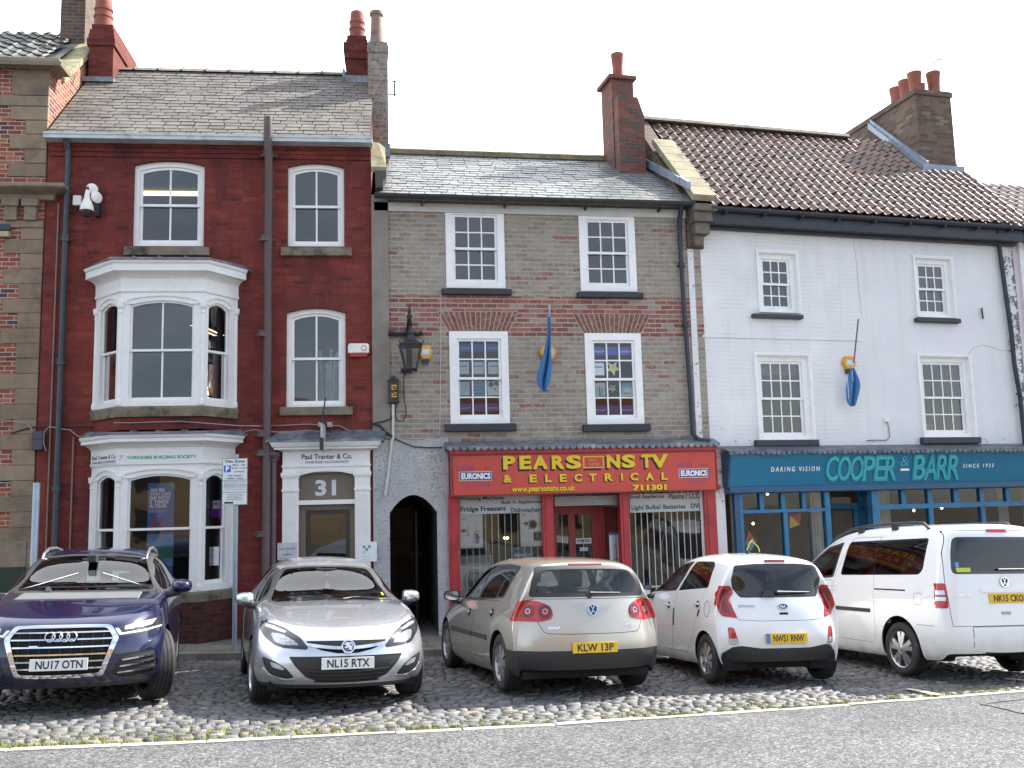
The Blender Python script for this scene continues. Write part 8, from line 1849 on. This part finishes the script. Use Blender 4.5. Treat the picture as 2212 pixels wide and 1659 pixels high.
# ---------------------------------------------------------------- silver hatchback (front view)
SILV=paint('bright_silver_metallic',(.62,.645,.69),.8,.26,.2)
sp=dict(dims=(-2.13,2.285,.907,1.508),
 front=dict(x=[2.185,2.255,2.285,2.265,2.19],zt=[.745,.742,.74,.745,.76],y=[.71,.80,.835,.83,.76],z=[.76,.60,.47,.33,.21],d=[0,.022,.09,.19,.42]),
 st=[(1.68,.895,.60,.885,.79,.845,.872,.70,.897,.5,.88,.28),(1.3425,.965,.64,.95,.83,.90,.885,.74,.907,.54,.885,.27),(1.02,1.0,.69,.98,.85,.93,.89,.77,.907,.55,.885,.25),(.66,1.03,.70,.995,.85,.95,.89,.78,.907,.55,.885,.24),
 (.36,1.25,.635,1.20,.84,.97,.89,.80,.907,.56,.885,.24),(.04,1.445,.575,1.385,.83,.99,.888,.82,.907,.56,.885,.24),(-.4,1.505,.565,1.44,.825,1.005,.888,.83,.907,.56,.885,.24),(-.9,1.495,.55,1.43,.82,1.03,.886,.85,.905,.57,.885,.25),
 (-1.4,1.425,.52,1.37,.80,1.06,.88,.88,.9,.6,.88,.28),(-1.75,1.33,.49,1.28,.78,1.07,.865,.89,.885,.62,.87,.3)],
 rear=dict(x=[-1.98,-2.06,-2.11,-2.13,-2.05],zt=[1.06,1.06,1.07,1.07,1.07],y=[.70,.77,.81,.81,.74],z=[1.07,.88,.62,.42,.28],d=[0,.012,.05,.12,.26]))
c=Car('parked_car','silver hatchback parked facing the road with a white front number plate',-.411,12.242,R(-81.96),sp,SILV,'cars parked on the cobbles')
AX=1.3425
for x in (AX,-AX): c.wheel_arch(x,.325,.362)
c.region(1,'bonnet',SILV,'T',rnd_poly([(2.02,.0),(1.98,.35),(1.86,.58),(1.6,.74),(1.2,.80),(.98,.78),(.97,-.78),(1.2,-.80),(1.6,-.74),(1.86,-.58),(1.98,-.35)],.05),both=False,gap=.004,mind=.35)
c.region(2,'door',SILV,'L',rnd_poly([(.93,.93),(.93,.5),(.85,.28),(-.14,.29),(-.18,.99)],.05),gap=.0045)
c.region(3,'door',SILV,'L',rnd_poly([(-.20,.99),(-.16,.29),(-.75,.30),(-.92,.52),(-1.1,.75),(-1.2,1.03)],.05),gap=.0045)
HL=rnd_poly([(.815,.845),(.72,.825),(.60,.785),(.46,.70),(.385,.605),(.40,.585),(.62,.60),(.70,.62),(.79,.69),(.83,.76)],.02)
c.region(4,'headlight',LAMPD,'F',HL,off=.004)
for v in 'LR': c.cut(v,[(1.62,.80),(1.64,.86),(1.95,.80),(2.0,.70),(1.85,.69),(1.72,.73)],4 if v=='L' else 504,None,.35,lambda p:abs(p.y)>.76)
c.region(5,'lamp_reflector',M('lamp_reflector',(.38,.40,.43),.25,.6,var=.6,vs=60),'F',rnd_poly([(.73,.735),(.62,.725),(.50,.655),(.47,.625),(.62,.625),(.70,.655)],.03),parent=4,off=.006)
c.region(6,'lamp_strip',LENSC,'F',rnd_poly([(.775,.815),(.70,.80),(.58,.75),(.60,.735),(.70,.765),(.78,.79)],.01),parent=4,off=.006)
c.region(7,'grille',GAPM,'F',rnd_poly(sym([(.41,.665),(.36,.615),(.25,.575),(.10,.545)]),.02),both=False,off=-.004)
c.region(8,'lower_grille',M('grille_dark',(.022,.022,.024),.45),'F',rnd_poly(sym([(.57,.52),(.50,.42),(.40,.32),(.25,.265)]),.02),both=False,off=-.006)
c.region(9,'fog_light_bezel',M('grille_dark',(.022,.022,.024)),'F',rnd_poly([(.815,.51),(.70,.475),(.59,.41),(.505,.315),(.60,.305),(.74,.345),(.79,.42)],.03),off=-.004)
c.region(10,'fog_light',LENSC,'F',rnd_poly([(.74,.465),(.66,.445),(.60,.40),(.62,.39),(.72,.415)],.015),parent=9,off=.002)
c.region(11,'lower_spoiler',PLB,'F',sym([(.90,.245),(.90,.05)]),both=False)
c.region(12,'window_trim',PLB,'L',rnd_poly([(.80,.955),(.45,1.18),(.1,1.35),(-.4,1.415),(-1.0,1.385),(-1.45,1.30),(-1.62,1.20),(-1.5,1.09),(-.2,1.0)],.03))
c.region(13,'side_window',GLC,'L',rnd_poly([(.67,.985),(.42,1.145),(.08,1.315),(-.22,1.375),(-.16,1.025)],.02),parent=12)
c.region(14,'side_window',GLC,'L',rnd_poly([(-.23,1.03),(-.29,1.375),(-.95,1.355),(-1.1,1.31),(-1.02,1.07)],.02),parent=12)
c.region(15,'windscreen',PLB,'F',rnd_poly(sym([(.725,.975),(.66,1.12),(.545,1.365),(.25,1.395)]),.05),both=False,lim=lambda p:p.x<1.0)
c.region(16,'pane',GLW,'F',rnd_poly(sym([(.685,1.0),(.625,1.12),(.505,1.35),(.25,1.375)]),.05),parent=15,both=False,lim=lambda p:p.x<1.0)
c.region(17,'rear_window',GLC,'B',rnd_poly(sym([(.58,1.1),(.45,1.30)]),.05),both=False)
c.finish((13,14,16,17))
for y in (.79,-.79): wheel(c,AX,y,.327,.225,.215,'astra',1 if y>0 else -1,.06); wheel(c,-AX,y,.327,.225,.215,'astra',1 if y>0 else -1)
mb=MB(); c.strip(mb,'F',[(y,.628-.036*(1-(y/.40)**2)) for y in [-.39+.78*i/16 for i in range(17)]],.032,.022); c.add('chrome_bar',mb,CHR)
mb=MB()
for z in (.395,.36,.325,.29): w_=.42-(.40-z)*.9; c.strip(mb,'F',[(y,z-.02*(1-(y/.5)**2)) for y in [-w_+2*w_*i/10 for i in range(11)]],.010,.012)
c.add('grille_slat',mb,PLB)
mb=MB(); c.patch(mb,'F',rnd_poly(sym([(.53,.515),(.47,.43)]),.02),-.001); c.add('grille_panel',mb,PLB)
mb=MB()
for sg in (1,-1): c.strip(mb,'F',[(sg*a,b) for a,b in ((.80,.40),(.74,.335),(.62,.295),(.50,.30))],.012,.006)
c.add('fog_trim',mb,CHR)
T=on_(c,'F',0,.60,.03); mb=MB(); mb.T=T; ci=lambda q:[(q*math.cos(j*.2244),q*math.sin(j*.2244)) for j in range(28)]; mb.ring(ci(.068),ci(.056),-.012,.03); mb.prism([(-.045,.02),(-.02,.042),(.03,.036),(.012,.018),(.04,-.005),(.03,-.04),(.0,-.03),(.008,-.006),(-.02,-.02),(-.04,-.012),(-.012,.012)],-.012,.0); mb.prism([(.02,.05),(.045,.02),(.05,-.01),(.03,.02)],-.012,.0)
o_=c.add('badge',mb,CHR); mb=MB(); mb.T=T; mb.prism(ci(.06),-.002,.02); c.add('badge_field',mb,M('badge_grey',(.12,.12,.13),.3,.5),o_)
c.plate(2.297,.452,True,'NL15 RTX',-.10)
mb=MB()
for (y0,y1,z) in ((-.45,.16,1.012),(.10,.62,1.006)):
    P=[]
    for i in range(6):
        y=y0+(y1-y0)*i/5; q,n=c.hit('F',y,z+.012*math.sin(i)); P.append(q+n*.02)
    mb.tube(P,.011,5)
c.add('wiper',mb,PLB)
for sg in (1,-1): mirror(c,.62,sg*.885,1.03,.21,.145,.13)
cabin(c,.82,.955,-.1,-.95)
mb=MB(); mb.prism([(.0,.05),(.03,.0),(.02,-.035),(-.02,-.035),(-.03,0)],-.003,.003); 
mb.v=[(x+.45 if False else .33,x-.02,z+1.17) for x,y,z in mb.v]; k=MB(); k.T=Matrix.Translation((.34,.0,1.16))@Matrix.Rotation(math.pi/2,4,'Z'); k.prism([(.0,.06),(.03,.0),(.022,-.035),(-.022,-.035),(-.03,0)],-.006,.006); k.tube([(0,0,.06),(0,0,.16)],.003,4); c.add('air_freshener',k,PAPER)
mb=MB(); mb.box(.20,.22,-.12,.12,1.30,1.36); c.add('rear_view_mirror',mb,PLB,bevel=.015)
mb=MB(); c.patch(mb,'F',[(.605,1.045),(.63,1.045),(.62,1.075),(.60,1.075)],.004); c.add('yellow_sticker',mb,M('yellow_sticker',(.6,.62,.05)))
# ---------------------------------------------------------------- navy SUV (front view)
NAVYP=paint('navy_metallic',(.006,.009,.055),.35,.22,.3)
sp=dict(dims=(-2.37,2.295,.9465,1.625),
 front=dict(x=[2.17,2.265,2.295,2.275,2.17],zt=[.905,.905,.905,.905,.895],y=[.80,.865,.895,.885,.80],z=[.895,.74,.55,.38,.24],d=[0,.018,.075,.17,.38]),
 st=[(1.74,1.0,.62,1.0,.83,.96,.905,.79,.937,.58,.92,.34),(1.41,1.055,.66,1.055,.85,1.01,.922,.83,.946,.62,.93,.33),(1.05,1.10,.70,1.095,.87,1.045,.926,.86,.946,.64,.93,.32),(.67,1.145,.725,1.12,.876,1.065,.928,.88,.946,.65,.93,.32),
 (.39,1.37,.68,1.33,.876,1.085,.93,.90,.946,.65,.93,.32),(.08,1.57,.635,1.515,.874,1.11,.93,.92,.946,.65,.93,.32),(-.4,1.625,.64,1.57,.873,1.13,.93,.94,.946,.66,.93,.32),(-1.0,1.628,.64,1.57,.868,1.155,.93,.96,.946,.66,.93,.33),
 (-1.6,1.575,.61,1.52,.85,1.18,.925,.98,.945,.68,.93,.36),(-1.95,1.49,.58,1.43,.83,1.18,.91,.98,.93,.7,.9,.38)],
 rear=dict(x=[-2.2,-2.28,-2.35,-2.37,-2.28],zt=[1.1,1.1,1.1,1.12,1.14],y=[.74,.80,.86,.86,.78],z=[1.14,.95,.7,.45,.3],d=[0,.01,.04,.1,.22]))
c=Car('parked_car','navy blue SUV with chrome framed grille parked before the white bay windows',-3.135,12.439,R(-82.95),sp,NAVYP,'cars parked on the cobbles'); c.t['category']='SUV'
AX=1.41
for x in (AX,-AX): c.wheel_arch(x,.372,.415)
c.region(1,'bonnet',NAVYP,'T',rnd_poly([(2.10,.0),(2.08,.35),(1.98,.62),(1.75,.78),(1.3,.85),(.98,.82),(.96,-.82),(1.3,-.85),(1.75,-.78),(1.98,-.62),(2.08,-.35)],.05),both=False,gap=.004,mind=.35)
c.region(2,'door',NAVYP,'L',rnd_poly([(.92,1.03),(.93,.55),(.85,.34),(-.18,.35),(-.22,1.12)],.05),gap=.0045)
c.region(3,'door',NAVYP,'L',rnd_poly([(-.24,1.12),(-.20,.35),(-.85,.36),(-1.0,.6),(-1.2,.85),(-1.3,1.15)],.05),gap=.0045)
c.region(4,'headlight',LAMPD,'F',rnd_poly([(.455,.80),(.62,.845),(.865,.885),(.90,.84),(.90,.765),(.74,.735),(.56,.705),(.52,.715)],.02),off=.004)
for v in 'LR': c.cut(v,[(1.78,.86),(1.80,.90),(2.05,.87),(2.1,.76),(1.95,.77)],4 if v=='L' else 504,None,.35,lambda p:abs(p.y)>.82)
c.region(5,'lamp_strip',M('daylight_strip',(.8,.83,.86),.1,.3,coat=.6),'F',rnd_poly([(.475,.795),(.52,.73),(.74,.755),(.885,.785),(.885,.80),(.74,.773),(.54,.752),(.505,.795)],.006),parent=4,off=.007)
c.region(6,'lamp_reflector',M('lamp_reflector',(.38,.40,.43)),'F',rnd_poly([(.56,.815),(.56,.775),(.64,.785),(.66,.835)],.01),parent=4,off=.006)
c.region(7,'lamp_reflector',M('lamp_reflector',(.38,.40,.43)),'F',rnd_poly([(.70,.845),(.69,.795),(.80,.81),(.84,.87)],.01),parent=4,off=.006)
c.region(8,'grille_frame',CHR,'F',rnd_poly(sym([(.515,.70),(.43,.835),(.2,.84)][::-1]+[(.39,.36)] if False else [(.2,.838),(.435,.832),(.52,.715),(.50,.66),(.395,.355),(.2,.345)]),.03),both=False,off=.008)
c.region(9,'grille',GAPM,'F',rnd_poly(sym([(.2,.81),(.40,.806),(.465,.715),(.45,.66),(.36,.385),(.2,.378)]),.03),both=False,off=-.012)
c.region(10,'side_intake',M('grille_dark',(.022,.022,.024)),'F',rnd_poly([(.56,.555),(.86,.575),(.88,.36),(.60,.325),(.46,.36)],.03),off=-.006)
c.region(11,'lower_valance',PLB,'F',sym([(.95,.275),(.95,.05)]),both=False)
c.region(12,'window_trim',PLB,'L',rnd_poly([(.78,1.09),(.45,1.31),(.1,1.475),(-.3,1.55),(-1.0,1.55),(-1.55,1.47),(-1.85,1.35),(-1.7,1.22),(-.2,1.125)],.03))
c.region(13,'side_window',GLC,'L',rnd_poly([(.64,1.125),(.42,1.28),(.08,1.45),(-.24,1.52),(-.2,1.15)],.02),parent=12)
c.region(14,'side_window',GLP,'L',rnd_poly([(-.28,1.155),(-.31,1.52),(-.95,1.52),(-1.2,1.485),(-1.12,1.2)],.02),parent=12)
c.region(15,'side_window',GLP,'L',rnd_poly([(-1.18,1.205),(-1.27,1.475),(-1.5,1.435),(-1.72,1.35),(-1.6,1.24)],.02),parent=12)
c.region(16,'windscreen',PLB,'F',rnd_poly(sym([(.755,1.115),(.70,1.24),(.60,1.505),(.25,1.54)]),.04),both=False,lim=lambda p:p.x<.95)
c.region(17,'pane',GLW,'F',rnd_poly(sym([(.725,1.135),(.67,1.24),(.57,1.49),(.25,1.52)]),.04),parent=16,both=False,lim=lambda p:p.x<.95)
c.region(18,'rear_window',GLC,'B',rnd_poly(sym([(.6,1.18),(.5,1.42)]),.05),both=False)
c.finish((13,14,15,17,18))
for y in (.815,-.815): wheel(c,AX,y,.37,.25,.235,'q5',1 if y>0 else -1,.38); wheel(c,-AX,y,.37,.25,.235,'q5',1 if y>0 else -1)
mb=MB()
for z,hw_ in ((.77,.44),(.705,.455),(.635,.435),(.565,.41),(.50,.395),(.435,.375)): c.strip(mb,'F',[(-hw_+2*hw_*i/12,z) for i in range(13)],.014,.008)
c.add('grille_slat',mb,CHR)
mb=MB()
for i in range(-4,5): c.strip(mb,'F',[(i*.095,z) for z in (.79,.7,.6,.5,.40)],.006,.002)
c.add('grille_rib',mb,PLB)
mb=MB()
for sg in (1,-1):
    for (a,b,e,f_) in ((.56,.495,.845,.525),(.54,.435,.855,.465),(.52,.375,.865,.40)): c.strip(mb,'F',[(sg*(a+(e-a)*i/6),b+(f_-b)*i/6) for i in range(7)],.016,.012)
c.add('intake_slat',mb,CHR)
T=on_(c,'F',.0,.725,.022); mb=MB(); mb.T=T
for i in range(4): mb.tube([((-.0975+.065*i)+.044*math.cos(j*.2618),-.01-.004*(i%2),.044*math.sin(j*.2618)) for j in range(25)],.0075,6,cap=False)
c.add('badge',mb,CHR,smooth=True)
mb=MB(); c.strip(mb,'F',[(-.28,.645),(-.2,.645)],.014,.014); c.add('small_badge',mb,CHR)
c.plate(2.312,.475,True,'NU17 OTN',-.05)
for sg in (1,-1):
    P=[]
    for x,h in ((.10,.0),(.02,.045),(-.3,.06),(-.8,.06),(-1.3,.055),(-1.6,.04),(-1.72,.0)): q,n=c.hit('T',x,sg*.58); P.append(q+Vector((0,0,h)))
    mb=MB(); mb.tube(P,.018,8,taper=[.012,.018,.018,.018,.018,.016,.012]); c.add('roof_rail',mb,ALU,smooth=True)
for sg in (1,-1): mirror(c,.64,sg*.945,1.165,.23,.16,.14)
cabin(c,.85,1.09,-.15,-1.05,floor=.36)
mb=MB(); mb.box(.20,.23,-.13,.13,1.43,1.49); mb.box(.24,.42,-.05,.05,1.44,1.53); c.add('rear_view_mirror',mb,PLB,bevel=.015)
mb=MB(); c.strip(mb,'L',[(x,1.04+.02*math.sin(x)) for x in (1.6,1.2,.8,.4,0,-.5,-1,-1.5)],.006,.002); 
mb=MB(); c.strip(mb,'L',[(x,z) for x,z in ((.74,1.10),(.45,1.32),(.1,1.485),(-.3,1.552),(-1.0,1.557),(-1.5,1.485),(-1.8,1.38))],.014,.006); c.strip(mb,'R',[(x,z) for x,z in ((.74,1.10),(.45,1.32),(.1,1.485),(-.3,1.552),(-1.0,1.557),(-1.5,1.485),(-1.8,1.38))],.014,.006); c.add('window_brightwork',mb,CHR)
mb=MB(); P=[]
for i in range(6):
    y=-.5+1.1*i/5; q,n=c.hit('F',y,1.15); P.append(q+n*.02)
mb.tube(P,.011,5); c.add('wiper',mb,PLB)

# ---------------------------------------------------------------- separate pieces of one mesh become parts of their own
def split_pieces(o,pad=.03):
    me=o.data; n=len(me.vertices); par=list(range(n))
    def find(i):
        while par[i]!=i: par[i]=par[par[i]]; i=par[i]
        return i
    for p in me.polygons:
        v=list(p.vertices)
        for q in v[1:]: par[find(q)]=find(v[0])
    bb={}
    for i,v in enumerate(me.vertices):
        r=find(i); c=v.co; b=bb.get(r)
        bb[r]=[c.copy(),c.copy()] if b is None else [Vector(map(min,b[0],c)),Vector(map(max,b[1],c))]
    ks=list(bb); 
    if len(ks)>400: return
    grp={k:k for k in ks}
    def gf(k):
        while grp[k]!=k: k=grp[k]
        return k
    for i,a in enumerate(ks):
        for b in ks[i+1:]:
            if all(bb[a][0][t]-pad<=bb[b][1][t] and bb[b][0][t]-pad<=bb[a][1][t] for t in range(3)): grp[gf(b)]=gf(a)
    cl={}
    for i in range(n): cl.setdefault(gf(find(i)),set()).add(i)
    if len(cl)<2: return
    for j,k in enumerate(list(cl)[1:]):
        o2=o.copy(); o2.data=me.copy(); C.objects.link(o2)
        keep=cl[k]; bm=bmesh.new(); bm.from_mesh(o2.data); bmesh.ops.delete(bm,geom=[v for v in bm.verts if v.index not in keep],context='VERTS'); bm.to_mesh(o2.data); bm.free()
    keep=cl[list(cl)[0]]; bm=bmesh.new(); bm.from_mesh(me); bmesh.ops.delete(bm,geom=[v for v in bm.verts if v.index not in keep],context='VERTS'); bm.to_mesh(me); bm.free()
SPLIT={'quoin','pilaster','stall_riser','window_arch','arch_mortar','side_moulding','handle','handle_recess','fog_trim','intake_slat','ceiling_light','display_drape','curtain','flashing','badge','badge_border','lit_bulb','spot_lamp','door_guard','wiper','wheel_arch_liner','window','aerial_bracket','white_stripe','badge_lettering','window_brightwork'}
for o in list(C.objects):
    if o.type=='MESH' and o.name.split('.')[0] in SPLIT and not o.children: split_pieces(o)
